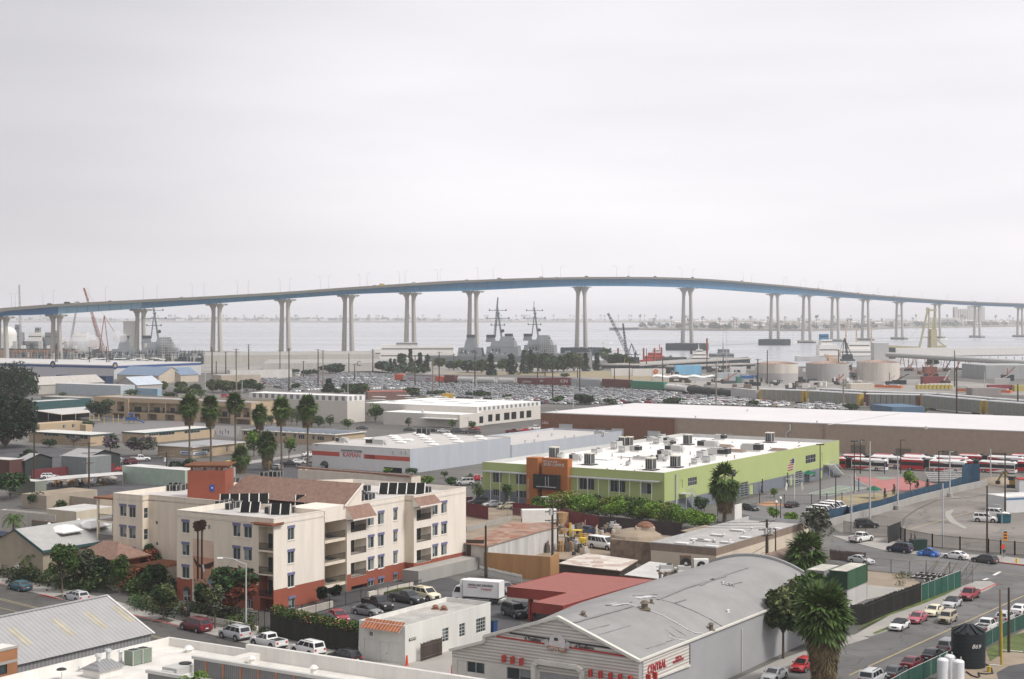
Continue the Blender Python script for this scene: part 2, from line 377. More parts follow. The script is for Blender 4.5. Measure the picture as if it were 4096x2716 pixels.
patch([d6(320,945),d6(520,862),d6(545,890),d6(350,962)],.17,m_grass,'verge')
kerb([d6(1560,478),d6(1790,385),d6(1985,297)],.25,.17,m_red,'kerb');kerb([d6(270,1000),d6(540,915)],.2,.16,m_conc,'kerb')
patch([d5(300,1440),d5(930,1150),d5(1240,1045),d5(1640,880),d5(1840,850),d5(2000,890),d5(1700,980),d5(1000,1230),d5(640,1400)],.1,m_conc,'pavement',thick=.1)
patch([c6(-200,830),c6(440,870),c6(760,1000),c6(1250,1045),c6(1700,1060),c6(2100,1110),c6(2100,1170),c6(1690,1135),c6(1000,1080),c6(420,1005),c6(0,900)],.09,m_conc,'pavement',thick=.09)
kerb([c6(1690,1142),c6(2100,1190)],.25,.17,m_red,'kerb')
patch([(1080,2440),(1500,2330),(1800,2310),(2050,2430),(2120,2560),(1900,2600),(1440,2560),(1200,2500)],.03,m_asph2,'parking_lot')
patch([c6(-300,640),c6(420,440),c6(1150,300),c6(1500,260),c6(2400,250),c6(2400,1100),c6(1200,1000),c6(640,900),c6(-100,800)],.03,M('yard_asphalt',(.215,.195,.175),var=.22,scale=.06,fine=.1,kind='crack',ks=.06),'yard')
patch([c5(380,560),c5(480,430),c5(1550,170),c5(1800,160),c5(2300,140),c5(2300,330),c5(1280,640),c5(700,640)],.03,M('school_asphalt',(.17,.165,.165),var=.15,scale=.1),'school_yard')
m_court=M('red_court',(.38,.155,.145),var=.1,scale=.2);m_courtg=M('green_court',(.22,.26,.21),var=.1,scale=.2)
patch([c5(1735,165),c5(2260,168),c6(700,170),c6(985,245),c6(620,330),c6(380,330)],.06,m_court,'court')
patch([c5(1960,165),c5(2130,162),c5(2280,180),c5(2080,198)],.09,m_courtg,'court')
patch([c5(1240,352),c5(1600,262),c5(1900,288),c5(1450,385)],.06,m_courtg,'court')
for a,b in((c5(1760,190),c5(2060,330)),(c5(2060,330),c5(2250,290)),(c5(1240,352),c5(1600,262)),(c5(1450,385),c5(1900,288)),(c5(1350,368),c5(1750,275)),(c5(1420,330),c5(1600,350)),(c5(1600,262),c5(1900,288)),(c5(1240,352),c5(1450,385))):line(a,b,.15,.12,m_wht,'court_marking')
patch([c5(1380,460),c5(1600,380),c5(2000,345),c5(2250,330),c5(2200,400),c5(1700,490)],.06,m_dry,'lawn')
patch([c5(640,470),c5(790,440),c5(960,470),c5(940,490),c5(740,498)],.08,M('bark_mulch',(.4,.23,.13),var=.2),'planting_bed')
line(c6(660,770),c6(1400,560),.18,.06,m_yel,'yard_marking');line(c6(240,905),c6(390,865),.14,.12,m_yel,'yard_marking')
patch([c6(1100,560),c6(1180,535),c6(1195,545),c6(1160,590),c6(1210,660),c6(1350,745),c6(1310,755),c6(1150,680),c6(1095,610)],.07,m_conc,'rail_paving')
for dx in(0,14):
 pts=[c6(590+dx,750),c6(620+dx,640),c6(760+dx,540),c6(1000+dx,430),c6(1400+dx,395),c6(1800+dx,330)]
 kerb(pts,.12,.07,M('rail_steel',(.1,.095,.09)),'rail')
patch([c6(200,1235),c6(690,1275),c6(690,1300),c6(900,1420),c6(200,1560),c6(-50,1450)],.04,m_dirt,'dirt_lot')
patch([d6(240,300),d6(760,345),d6(500,440),d6(240,500)],.07,m_conc,'concrete_slab')
patch([d6(1250,1620),d6(1850,1170),d6(2400,880),d6(2500,1700),d6(1200,1700)],.03,m_dirt,'dirt_lot')
patch([d6(1850,1180),d6(2080,1010),d6(2500,900),d6(2500,1230),d6(2100,1190),d6(1900,1330)],.06,m_grass,'grass_patch')
patch([d6(1990,1480),d6(2150,1390),d6(2500,1330),d6(2500,1620),d6(2020,1600)],.07,m_asph2,'gravel_patch')
patch([c4(-1500,900),c4(-700,600),c4(-600,500),c4(300,560),c4(900,660),c4(1800,780),c4(1450,1060),c4(400,1120),c4(-600,1060)],.03,M('junk_yard_dirt',(.27,.215,.16),var=.3,scale=.2,fine=.15),'junk_yard')
patch([b2(980,300),b2(1700,250),b3(300,240),b3(560,270),b3(1100,300),b4(1900,480),b5(1300,640),b5(2000,700),b5(700,720),b4(1000,640),b3(1600,580),b3(0,500),b2(1000,490)],.03,M('lot_asphalt',(.14,.137,.132),var=.18,scale=.02),'car_park')
patch([b2(0,130),b2(700,60),b2(2281,10),b3(600,30),b4(300,180),b4(1200,260),b5(0,300),b5(700,380),b6(900,330),b6(2100,420),b6(2100,520),b5(700,460),b4(1500,380),b3(2200,290),b3(500,270),b2(1600,230),b2(300,260),b1(2200,260),b1(0,300),b1(0,80)],.03,M('dock_concrete',(.24,.228,.21),var=.3,scale=.02,kind='patch',ks=.03,col2=(.3,.285,.265)),'dockside')
patch([b3(900,255),b3(1900,250),b4(400,265),b4(900,235),b4(1900,290),b4(1900,380),b4(900,320),b3(2281,290),b3(1300,275)],.06,m_dry,'waste_ground')
patch([b1(1040,830),b1(2100,800),b2(450,860),b2(760,870),b2(700,1000),b2(0,900),b1(1400,950),b1(1080,1000)],.04,M('playground_asphalt',(.19,.18,.18),var=.12),'playground')
patch([b1(0,1560),b1(0,1060),b1(1300,1180),b2(640,1300),b2(1560,1180),b3(100,1300),c3(1500,500),c3(1320,460),c2(700,100),c1(1300,380),c1(500,480)],.03,m_asph2,'road')
patch([b2(640,1290),b2(1560,1170),b2(1560,1195),b2(640,1330)],.08,m_conc,'pavement')
# the bridge
m_blue1=M('bridge_blue',(.012,.13,.31),var=.12,scale=.05,streak=1);m_blue2=M('bridge_blue_hazed_faded',(.2,.38,.5),var=.1,scale=.05,streak=1)  # pale span blue: mostly haze put into the colour, plus faded paint
m_blue3=M('bridge_blue_far_haze',(.055,.19,.33),var=.12,scale=.05,streak=1)  # blue of the farther spans, softened by haze painted into it
m_deck=M('bridge_deck',(.15,.145,.13),var=.08,scale=.05);m_pier=M('bridge_pier',(.4,.385,.355),var=.2,scale=.12,streak=1)
m_fend=M('fender_timber',(.035,.06,.07),var=.2)
PR=[(-330,1252,1290,1295),(-80,1244,1279,1325),(9,1236,1264,1345),(225,1219,1256,1372),(561.6,1201.5,1234,1410),(866,1186,1213,1446),(1140,1170,1195,1478),(1392,1152,1178,1508),(1641,1136,1169,1545),(1892,1122,1162,1595),(2325,1110.5,1145,1670),(2748.5,1115,1150,1910),(3098,1141.5,1174,2230),(3225.7,1154,1180,2390),(3340,1166,1187,2515),(3461.7,1179,1196,2630),(3596.8,1190,1206,2745),(3748.7,1201,1214,2860),(3908,1209,1222,2950),(4080,1215,1228,3040),(4300,1220,1232,3130)]
BP=[PY((p[0],p[1]),p[3])for p in PR];BB=[PY((p[0],p[2]),p[3]).z for p in PR]
def catm(v,i,t):
 p=[v[max(0,min(len(v)-1,i+k))]for k in(-1,0,1,2)]
 return p[1]+(p[2]-p[0])*(.5*t)+(p[0]*2-p[1]*5+p[2]*4-p[3])*(.5*t*t)+(p[1]*3-p[0]-p[2]*3+p[3])*(.5*t**3)
bridge=T('road_bridge','long blue steel girder bridge on tall twin legged concrete piers curving over the bay','bridge',(BP[9].x,BP[9].y,0))
bo=bridge.location
path=[]
for i in range(1,len(BP)-1):
 for k in range(8):path.append((catm(BP,i,k/8),catm(BB,i,k/8),i+k/8))
path=[(p,b,i)for p,b,i in path]
def across(i):
 a=path[max(0,i-1)][0];b=path[min(len(path)-1,i+1)][0];d=b-a;d.z=0;d.normalize();return Vector((d.y,-d.x,0))
def sweep(prof_fn,m,i0,i1,name,ribs=0):
 mb=MB();rings=[]
 for i in range(i0,i1+1):
  p,b,_=path[i];n=across(i);rings.append([p-bo+n*o+Vector((0,0,dz))for o,dz in prof_fn(p,b)])
 mb.loft(rings,m)
 for i in range(i0,i1,1)if ribs else():
  p,b,_=path[i];k=across(i);mb.bar(p-bo+k*5.25+Vector((0,0,-1.8)),p-bo+k*4.7+Vector((0,0,b-p.z+.1)),.3,m_blue1)
 return mb.build(name,bridge)
n=len(path)-1
sweep(lambda p,b:[(-9.6,-1.7),(9.6,-1.7),(9.6,-.35),(-9.6,-.35)],m_deck,0,n,'deck')
for s in(-1,1):sweep(lambda p,b:[(s*9.3-.2,-.35),(s*9.3+.2,-.35),(s*9.3+.2,.6),(s*9.3-.2,.6)],m_deck,0,n,'railing')
for q in range(0,len(BP)-2):
 i0=q*8;i1=min(n,i0+8)
 if i0>=n:break
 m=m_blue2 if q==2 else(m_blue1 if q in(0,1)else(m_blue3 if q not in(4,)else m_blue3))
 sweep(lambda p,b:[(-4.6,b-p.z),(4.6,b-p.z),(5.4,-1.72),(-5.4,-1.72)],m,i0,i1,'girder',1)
def pier(i,water):
 p=path[(i-1)*8][0];b=path[(i-1)*8][1];k=across((i-1)*8);k=(k+Vector((.9,0,0))).normalized()if i<10 else k;f=Vector((-k.y,k.x,0));o=p-bo;o.z=0
 mb=MB();H=b
 big=i in(10,11)
 def ring(c,w,t,z,ch=.9):
  return[c+k*x+f*y+Vector((0,0,z))for x,y in((-w,-t+ch),(-w+ch,-t),(w-ch,-t),(w,-t+ch),(w,t-ch),(w-ch,t),(-w+ch,t),(-w,t-ch))]
 zb=2.5 if water else 0
 zc=H-(11 if big else 8)
 for s in(-1,1):
  cb=o+k*(s*(5.9 if i>=10 else 4.9));ct=o+k*(s*(4.5 if i>=10 else 3.6))
  rings=[ring(cb,2.35,1.9,zb)]
  for t in(.35,.7,1.0):rings.append(ring(cb.lerp(ct,t),2.35-.55*t,1.9-.3*t,zb+(zc-zb)*t))
  rings+=[ring(o+k*(s*4.1),2.3 if big else 2.1,1.8,zc+(H-zc)*.4),ring(o+k*(s*4.5),4.3 if big else 3.6,2.1,zc+(H-zc)*.75),ring(o+k*(s*5.2),5.1,2.6,H-.6)]
  l=MB();l.smooth=True;l.loft(rings,m_pier);l.build('pier_leg',bridge)
 mb.loft([ring(o,10.8 if not big else 10.3,3.2,H-(2.2 if not big else 1.2)),ring(o,11.2 if not big else 10.4,3.4,H-.35)],m_pier)
 for s in(-1,1):
  mb.bar(o+k*(s*11)+Vector((0,0,H-1.2)),o+k*(s*14)+Vector((0,0,H-1.2)),.5,m_fend,h=.4)
  for q in(-5,0,5):mb.box(*[v for v in((o+k*q).x-.8,(o+k*q).x+.8,(o+k*q).y-.8,(o+k*q).y+.8)],H-.36,H-.02,m_fend)
 c=mb.build('pier_cap',bridge)
 if water:
  w=MB();w.loft([ring(o,13.5,6.5,-3),ring(o,13.5,6.5,2.6)],m_pier)
  w.loft([ring(o,13.7,6.7,-2.4),ring(o,13.7,6.7,.4)],m_fend);w.build('pier_footing',bridge)
  if i in(10,11,12):
   g=MB();w2={10:17,11:22,12:19}[i]
   for y in(-13,13):
    for j in range(int(w2*2/1.5)+1):
     x=-w2+j*1.5;g.bar(o+k*x+f*y+Vector((0,0,-3)),o+k*x+f*y+Vector((0,0,6.8+.2*(j%3))),1.35,m_fend)
   for x in(-w2,w2):
    for j in range(17):y=-13+j*1.6;g.bar(o+k*x+f*y+Vector((0,0,-3)),o+k*x+f*y+Vector((0,0,6.8)),1.4,m_fend)
   g.build('timber_fender',bridge)
for i in range(2,20):pier(i,i>=10)
m_lamp=M('lamp_steel',(.42,.43,.44),rough=.5,metal=.3)
def bridge_lamp():
 t=T('bridge_lamp','','street lamp')
 mb=MB();mb.cyl((0,0,-.3),(0,0,11),.15,.1,6,m_lamp);mb.build('post',t)
 a=MB();a.tube([(0,0,10.9),(0,.5,12),(0,1.6,12.7),(0,3.4,12.8)],.08,m_lamp,5);a.build('arm',t)
 h=MB();h.box(-.25,.25,3.1,4.3,12.62,12.9,m_lamp);h.build('lamp_head',t);return t
BL=None;names='thin curved lamp post on the {} kerb of the bridge, {} from left'
cnt={-1:0,1:0}
for i in range(4,n-3,5):
 for s in(1,-1):
  j=i+(2 if s<0 else 0)
  if j>=n:continue
  p=path[j][0];k=across(j);w=p+k*(s*9.25);cnt[s]+=1
  if(w.x/w.y*FPX+2048)<20 or(w.x/w.y*FPX+2048)>4080:cnt[s]-=1;continue
  lab=names.format('near' if s>0 else 'far',ordn(cnt[s]))
  rz=math.atan2(-k.y*s,-k.x*s)-math.pi/2
  if BL is None:BL=bridge_lamp();BL.location=w;BL.rotation_euler=(0,0,rz);BL['label']=lab;BL['group']='lamp posts along the bridge'
  else:dup(BL,w,rz,lab)
  # kit: vehicles
m_glassc=Mg('car_glass',(.02,.025,.03),.06);m_tyre=M('tyre',(.018,.018,.02),rough=.9);m_rim=M('wheel_rim',(.4,.4,.42),rough=.35,metal=.6)
m_trim=M('dark_trim',(.03,.03,.032),rough=.6);m_tail=M('tail_light',(.5,.03,.03),rough=.2);m_head=M('head_light',(.75,.76,.75),rough=.12);m_plate=M('number_plate',(.7,.7,.68))
CARC=dict(white=(.78,.78,.77),silver=(.5,.51,.52),grey=(.22,.225,.23),black=(.022,.023,.026),red=(.42,.035,.04),maroon=(.13,.02,.03),blue=(.03,.13,.42),navy=(.02,.035,.07),green=(.02,.09,.07),teal=(.04,.12,.15),tan=(.42,.37,.28),cream=(.74,.68,.5),gold=(.5,.36,.16),yellow=(.72,.5,.06),charcoal=(.06,.065,.07),pink=(.42,.11,.14),cherry=(.28,.03,.045))
def Mc(c):return M('paint_'+c,CARC[c],rough=.28,var=.03,fine=.02,spec=.5)
SPEC=dict(sedan=dict(W=.88,st=[(-2.3,.55,.8),(-2.22,.9,.88),(-1.5,.98,1),(-.9,1.0,1),(.75,.96,1),(1.7,.82,.98),(2.15,.7,.88),(2.3,.5,.76)],zb=.2,cab=(-1.75,1.15,-1.0,.3,1.43),panes=((.12,.5),(.54,.9)),wx=(1.4,-1.35),wr=.32),hatch=dict(W=.87,st=[(-2.1,.6,.82),(-2.05,.98,.9),(-1.5,1.02,1),(.75,.98,1),(1.6,.84,.97),(2.05,.68,.86),(2.15,.5,.74)],zb=.2,cab=(-2.02,1.35,-1.5,.25,1.48),panes=((.05,.26),(.3,.58),(.62,.9)),wx=(1.35,-1.3),wr=.32),suv=dict(W=.92,st=[(-2.3,.65,.9),(-2.25,1.1,.96),(-1.5,1.14,1),(.9,1.12,1),(1.9,1.02,.98),(2.2,.9,.9),(2.3,.6,.84)],zb=.3,cab=(-2.22,1.25,-2.0,.5,1.78),panes=((.04,.28),(.32,.6),(.64,.92)),wx=(1.4,-1.4),wr=.38,rack=1),wagon=dict(W=.87,st=[(-2.3,.58,.86),(-2.24,.95,.94),(-1.5,1.0,1),(.8,.97,1),(1.8,.84,.97),(2.2,.7,.88),(2.3,.5,.78)],zb=.22,cab=(-2.2,1.2,-1.85,.35,1.5),panes=((.05,.3),(.34,.6),(.64,.92)),wx=(1.4,-1.35),wr=.33,rack=1),pickup=dict(W=.93,st=[(-2.65,.65,.96),(-2.6,1.08,1),(-1.0,1.1,1),(-.9,1.1,1),(1.0,1.08,1),(2.2,1.0,.97),(2.55,.88,.9),(2.65,.6,.84)],zb=.32,cab=(-.75,1.3,-.6,.55,1.76),panes=((.06,.36),(.42,.9)),wx=(1.7,-1.65),wr=.39,bed=(-2.5,-.85)),van=dict(W=.99,st=[(-2.75,.6,.94),(-2.72,1.15,.98),(-1.5,1.2,1),(1.3,1.2,1),(2.35,1.08,.97),(2.65,.9,.9),(2.75,.6,.84)],zb=.32,cab=(-2.72,1.75,-2.6,.85,2.1),panes=((.03,.2),(.22,.44),(.46,.6),(.62,.74),(.78,.95)),wx=(1.75,-1.6),wr=.38),minivan=dict(W=.95,st=[(-2.4,.6,.9),(-2.35,1.05,.97),(-1.5,1.1,1),(1.1,1.05,1),(1.9,.88,.96),(2.3,.7,.86),(2.42,.5,.76)],zb=.22,cab=(-2.35,1.75,-2.05,.55,1.74),panes=((.04,.3),(.34,.6),(.64,.9)),wx=(1.5,-1.5),wr=.34),boxy=dict(W=.85,st=[(-1.9,.6,.94),(-1.88,1.02,.98),(-1,1.04,1),(1.0,1.02,1),(1.75,.92,.98),(1.95,.78,.93),(2.0,.5,.86)],zb=.22,cab=(-1.88,1.2,-1.78,.75,1.64),panes=((.04,.3),(.34,.6),(.64,.92)),wx=(1.25,-1.25),wr=.33),beetle=dict(W=.78,st=[(-2.0,.45,.5),(-1.9,.72,.72),(-1.4,.95,.9),(-.8,1.0,1),(.6,.98,1),(1.3,.92,.85),(1.8,.74,.66),(2.0,.46,.5)],zb=.22,cab=(-1.5,.75,-.55,.25,1.48),panes=((.12,.5),(.56,.92)),wx=(1.2,-1.2),wr=.33,fender=1),soft=dict(W=.86,st=[(-2.2,.55,.82),(-2.12,.88,.9),(-1.3,.95,1),(.75,.94,1),(1.7,.82,.97),(2.1,.7,.88),(2.2,.5,.78)],zb=.2,cab=(-1.6,1.1,-.9,.25,1.38),panes=((.3,.88),),wx=(1.35,-1.3),wr=.32,soft=1),)
def quadpt(q,u,v):
 a,b,c,d=[Vector(x)for x in q];return(a.lerp(b,u)).lerp(d.lerp(c,u),v)
def panes(mb,q,cells,m,off=.012):
 a,b,c,d=[Vector(x)for x in q];n=(b-a).cross(d-a).normalized()*off
 for u0,u1,v0,v1 in cells:mb.poly([quadpt(q,u0,v0)+n,quadpt(q,u1,v0)+n,quadpt(q,u1,v1)+n,quadpt(q,u0,v1)+n],m)
def car_shapes(kind,paint,low=False):
 S=SPEC[kind];W=S['W'];zb=S['zb'];body=MB();body.smooth=not low;glass=MB()
 rings=[]
 for x,zt,w in S['st']:
  h=W*w;z0=zb if abs(x)<2 else zb+.08;sh=min(.28,(zt-z0)*.5)
  half=[(h*.9,z0),(h,z0+.12),(h*1.01,zt-sh),(h*.95,zt-.04),(h*.86,zt),(0,zt+.03)]if not low else[(h*.95,z0),(h,zt-.1),(h*.9,zt),(0,zt+.02)]
  ring=[(x,y,z)for y,z in half]+[(x,-y,z)for y,z in reversed(half[:-1])]
  rings.append(ring)
 body.loft(rings,paint)
 xb,xf,xr,xt,H=S['cab'];zl=max(z for x,z,w in S['st']if xb<=x<=xf)-.03;wb=W*.9;wt=W*(.74 if kind not in('van','boxy','suv')else .82)
 roofm=m_trim if S.get('soft')else paint
 A=[(xb,-wb,zl),(xf,-wb,zl),(xf,wb,zl),(xb,wb,zl)];B=[(xr,-wt,H-.06),(xt,-wt,H-.06),(xt,wt,H-.06),(xr,wt,H-.06)]
 C=[(xr+.15,-wt*.85,H),(xt-.2,-wt*.85,H),(xt-.2,wt*.85,H),(xr+.15,wt*.85,H)]
 body.loft([A,B,C],roofm)
 sides=[(A[0],A[1],B[1],B[0]),(A[2],A[3],B[3],B[2])]
 g=m_glassc
 gl=glass if not low else body
 panes(gl,sides[0],[(a,b,.12,.92)for a,b in S['panes']],g);panes(gl,sides[1],[(1-b,1-a,.12,.92)for a,b in S['panes']],g)
 panes(gl,(A[1],A[2],B[2],B[1]),[(.07,.93,.08,.93)],g);panes(gl,(A[3],A[0],B[0],B[3]),[(.1,.9,.15 if kind!='pickup' else .3,.9)],g)
 if 'bed' in S:
  x0,x1=S['bed'];zt=1.115;body.box(x0,x1,-W*.8,W*.8,zt-.02,zt+.012,m_trim)
  for y in(-1,1):body.box(x0-.05,x1+.03,y*W*.9-.06,y*W*.9+.06,zt-.03,zt+.06,paint)
  body.box(x0-.12,x0-.02,-W*.9,W*.9,zt-.05,zt+.05,paint)
 if S.get('fender'):
  for x in S['wx']:
   for y in(-1,1):body.ball((x,y*W*.86,.3),.52,paint,10,5,.5)
 if S.get('rack')and not low:
  for y in(-1,1):body.bar((xr+.3,y*wt*.8,H+.05),(xt-.3,y*wt*.8,H+.05),.05,m_trim)
 fx=S['st'][-1][0];rx=S['st'][0][0]
 return S,W,body,glass,fx,rx
CARS={}
WHEEL={}
def wheel_mesh(r):
 if r not in WHEEL:
  mb=MB();mb.cyl((0,-.11,0),(0,.11,0),r,r,16,m_tyre);mb.cyl((0,-.125,0),(0,.125,0),r*.62,r*.62,12,m_rim);WHEEL[r]=mb.mesh('wheel')
 return WHEEL[r]
def add_wheels(t,xs,W,r):
 for x in xs:
  for y in(-1,1):
   o=bpy.data.objects.new('wheel',wheel_mesh(r));COL.objects.link(o);o.parent=t;o.location=(x,y*(W-.09),r)
def car(kind,colour,label,loc,rz,group='parked cars',name=None,scale=1.0):
 key=(kind,colour)
 if key in CARS:return dup(CARS[key],loc,rz,label,group)
 paint=Mc(colour);S,W,body,glass,fx,rx=car_shapes(kind,paint)
 cat={'pickup':'pickup truck','van':'van','minivan':'minivan','suv':'suv'}.get(kind,'car')
 t=T(name or{'pickup':'pickup_truck','van':'passenger_van','minivan':'minivan','suv':'sport_utility_car','hatch':'hatchback_car','wagon':'estate_car','beetle':'rounded_car','soft':'convertible_car','boxy':'boxy_car'}.get(kind,'saloon_car'),label,cat,loc,rz,group)
 for x in S['wx']:
  for y in(-1,1):body.cyl((x,y*(W-.02),S['wr']+.03),(x,y*(W+.012),S['wr']+.03),S['wr']+.09,None,14,m_trim)
 body.box(rx-.04,rx+.12,-W*.84,W*.84,.34,.52,m_trim if kind in('suv','pickup','van')else paint)
 body.box(fx-.12,fx+.05,-W*.8,W*.8,.3,.5,m_trim if kind in('suv','pickup','boxy')else paint)
 body.box(fx-.08,fx+.02,-W*.4,W*.4,.52,.66 if kind in('sedan','hatch','wagon','soft')else .8,m_trim)
 for y in(-1,1):body.box(S['cab'][1]-.5,S['cab'][1]-.32,y*W*1.0-.02,y*W*1.13+.02,S['cab'][4]*.66,S['cab'][4]*.66+.14,m_trim)
 body.build('body',t);glass.build('window_glass',t)
 add_wheels(t,S['wx'],W,S['wr'])
 zl=S['st'][-2][1];zr=S['st'][1][1]
 for y in(-1,1):
  h=MB();h.box(fx-.22,fx-.04,y*W*.62-.16,y*W*.62+.16,zl-.18,zl-.02,m_head);h.build('headlight',t)
  h=MB();h.box(rx-.005,rx+.1,y*W*.72-.13,y*W*.72+.13,zr-.3,zr-.08,m_tail);h.build('tail_light',t)
 p=MB();p.box(rx-.05,rx-.03,-.2,.2,.56,.68,m_plate);p.build('number_plate',t)
 CARS[key]=t;return t
LOW={}
def low_mesh(kind,colour):
 k=(kind,colour)
 if k not in LOW:
  S,W,body,g,fx,rx=car_shapes(kind,Mc(colour),True)
  for x in S['wx']:body.cyl((x,-W-.01,S['wr']),(x,W+.01,S['wr']),S['wr'],None,8,m_tyre)
  body.box(rx-.01,rx+.1,-W*.8,W*.8,.62,.78,m_tail);LOW[k]=body.mesh('parked_car')
 return LOW[k]
def low_car(kind,colour,label,loc,rz,group,name='parked_car'):
 o=bpy.data.objects.new(name,low_mesh(kind,colour));COL.objects.link(o);o.location=loc;o.rotation_euler=(0,0,rz)
 return tag(o,label,{'pickup':'pickup truck','van':'van','minivan':'minivan','suv':'suv'}.get(kind,'car'),group)
def heading(a,b):
 A,B=P(a),P(b);return math.atan2(B.y-A.y,B.x-A.x)
 # kit: plants
L_deep=Mleaf('leaf_deep',(.026,.056,.016));L_mid=Mleaf('leaf_mid',(.052,.096,.02));L_bright=Mleaf('leaf_bright',(.12,.215,.025));L_olive=Mleaf('leaf_olive',(.08,.1,.035))
L_dark=Mleaf('leaf_dark',(.008,.021,.008));L_pine=Mleaf('leaf_pine',(.028,.055,.035));L_grey=Mleaf('leaf_greyed',(.09,.1,.07));L_purple=Mleaf('leaf_purple',(.13,.1,.12));L_yell=Mleaf('leaf_yellow',(.18,.2,.045))
L_palm=Mleaf('palm_frond',(.058,.1,.022),.55);L_dead=Mleaf('palm_dead_frond',(.18,.135,.075),.35);L_flower=Mleaf('flower_pink',(.6,.25,.22),.4);L_redleaf=Mleaf('leaf_red',(.2,.06,.035))
m_bark=M('bark',(.13,.1,.075),var=.3,streak=1);m_barkp=M('palm_bark',(.16,.13,.1),var=.25,kind='rib',axis='Z',ks=1.2)
def leaves(mb,rnd,c,r,nleaf,size,m,sz=1.0,shell=.55):
 for _ in range(nleaf):
  while True:
   d=Vector((rnd.uniform(-1,1),rnd.uniform(-1,1),rnd.uniform(-1,1)))
   if .05<d.length<1:break
  d.normalize();d*=r*(shell+(1-shell)*rnd.random()**.6);d.z*=sz;p=Vector(c)+d
  a=Vector((rnd.uniform(-1,1),rnd.uniform(-1,1),rnd.uniform(-.6,.6))).normalized();b=a.cross(Vector((rnd.uniform(-1,1),rnd.uniform(-1,1),rnd.uniform(-1,1))).normalized())
  s=size*rnd.uniform(.6,1.4);a*=s;b*=s*.6
  mb.poly([p-a,p+b*.9,p+a,p-b],m)
def tree(label,loc,h,w,m=None,seed=0,name='tree',group=None,n=900,trunk=.35,shape='round',m2=None,size=None,cat='tree',lean=0):
 rnd=random.Random(seed);m=m or L_mid;t=T(name,label,cat,loc,rnd.uniform(0,6),group)
 hb=h*trunk;tr=MB();tr.smooth=True
 tr.cyl((0,0,-.1),(lean*.3,0,hb),max(.1,h*.022),max(.07,h*.015),7,m_bark)
 cr=MB();R=w/2;ch=h-hb*.75;cz=hb*.75+ch/2
 k=(12 if n<6000 else 34)if shape=='round' else 10
 for i in range(k):
  a=rnd.uniform(0,6.28)
  if shape=='cone':
   f=i/(k-1);z=hb*.6+(h-hb*.6)*f*.94;rr=R*(1-f*.85)*rnd.uniform(.7,1);c=(math.cos(a)*rr*.35,math.sin(a)*rr*.35,z);s=max(.25*R,rr*.75);szz=1.0
  else:
   q=rnd.uniform(.25,.72);el=rnd.uniform(-.6,1);c=(math.cos(a)*R*q*(1-.3*abs(el)),math.sin(a)*R*q*(1-.3*abs(el)),cz+el*ch*.3);s=R*rnd.uniform(.34,.52);szz=min(1.1,ch/w)
  leaves(cr,rnd,c,s,n//k,size or max(.12,min(.45,w*.058)),(m2 if m2 and rnd.random()<.35 else m),szz)
  tr.cyl((lean*.3,0,hb*.9),c,max(.04,h*.009),.02,5,m_bark,caps=False)
 tr.build('trunk',t);cr.build('crown',t);return t
def fan(mb,rnd,base,d,L,rad,m,n=9,droop=.25):
 d=d.normalized();tip=base+d*L*.55;side=d.cross(Vector((0,0,1)))
 if side.length<.05:side=Vector((1,0,0))
 side.normalize();up=side.cross(d)
 mb.poly([base+side*.03,base-side*.03,tip-side*.03,tip+side*.03],m)
 for i in range(n):
  a=-1.35+2.7*i/(n-1)+rnd.uniform(-.06,.06)
  e=tip+(d*math.cos(a)+side*math.sin(a))*rad*(1-.12*abs(a))+Vector((0,0,-droop*rad*(abs(a)*.6+.3)*rnd.uniform(.7,1.3)))
  md=tip.lerp(e,.55)+up*.03*rad;w=side*(math.cos(a)*.11*rad)-d*(math.sin(a)*.11*rad)
  mb.poly([tip,md+w,e,md-w],m)
PALM={}
def palm(label,loc,h,cw,seed=0,group='fan palms',skirt=.5,trunk_r=.28,nf=46,nd=60,kind='fan_palm',dead_h=None):
 key=(seed,round(h),round(cw*2),skirt)
 rnd=random.Random(seed);t=T(kind,label,'palm tree',loc,rnd.uniform(0,6),group)
 R=cw/2*1.22;top=h-R*.7;tr=MB();tr.smooth=True
 pts=[(math.sin(k*.5+seed)*.12*k*.3,math.cos(k+seed)*.05*k*.3,top*k/6)for k in range(7)]
 rings=[[(p[0]+math.cos(j*.7854)*trunk_r*(1.35-.35*min(1,k*.6)),p[1]+math.sin(j*.7854)*trunk_r*(1.35-.35*min(1,k*.6)),p[2])for j in range(8)]for k,p in enumerate(pts)]
 tr.loft(rings,m_barkp);tr.build('trunk',t);c=Vector(pts[-1])
 g=MB()
 for i in range(nf):
  el=rnd.uniform(-.95,1.35);a=rnd.uniform(0,6.28)
  d=Vector((math.cos(a)*math.cos(el),math.sin(a)*math.cos(el),math.sin(el)))
  fan(g,rnd,c+Vector((0,0,rnd.uniform(-.15,.2)*R)),d,R*.78*rnd.uniform(.85,1.1),R*.56,L_palm,9,.75 if el<.7 else .3)
 g.build('crown',t)
 dd=MB();dl=skirt*cw
 for i in range(nd):
  a=rnd.uniform(0,6.28);f=rnd.random();z=-dl*f;rr=R*(.5-.32*f)*rnd.uniform(.6,1.25)
  d=Vector((math.cos(a),math.sin(a),-1.5-2.5*f));fan(dd,rnd,c+Vector((math.cos(a)*rr*.35,math.sin(a)*rr*.35,z*.8)),d,R*.6,R*.42,L_dead if rnd.random()<.85 or f>.4 else L_palm,6,.7)
 dd.build('dead_frond_skirt',t);return t
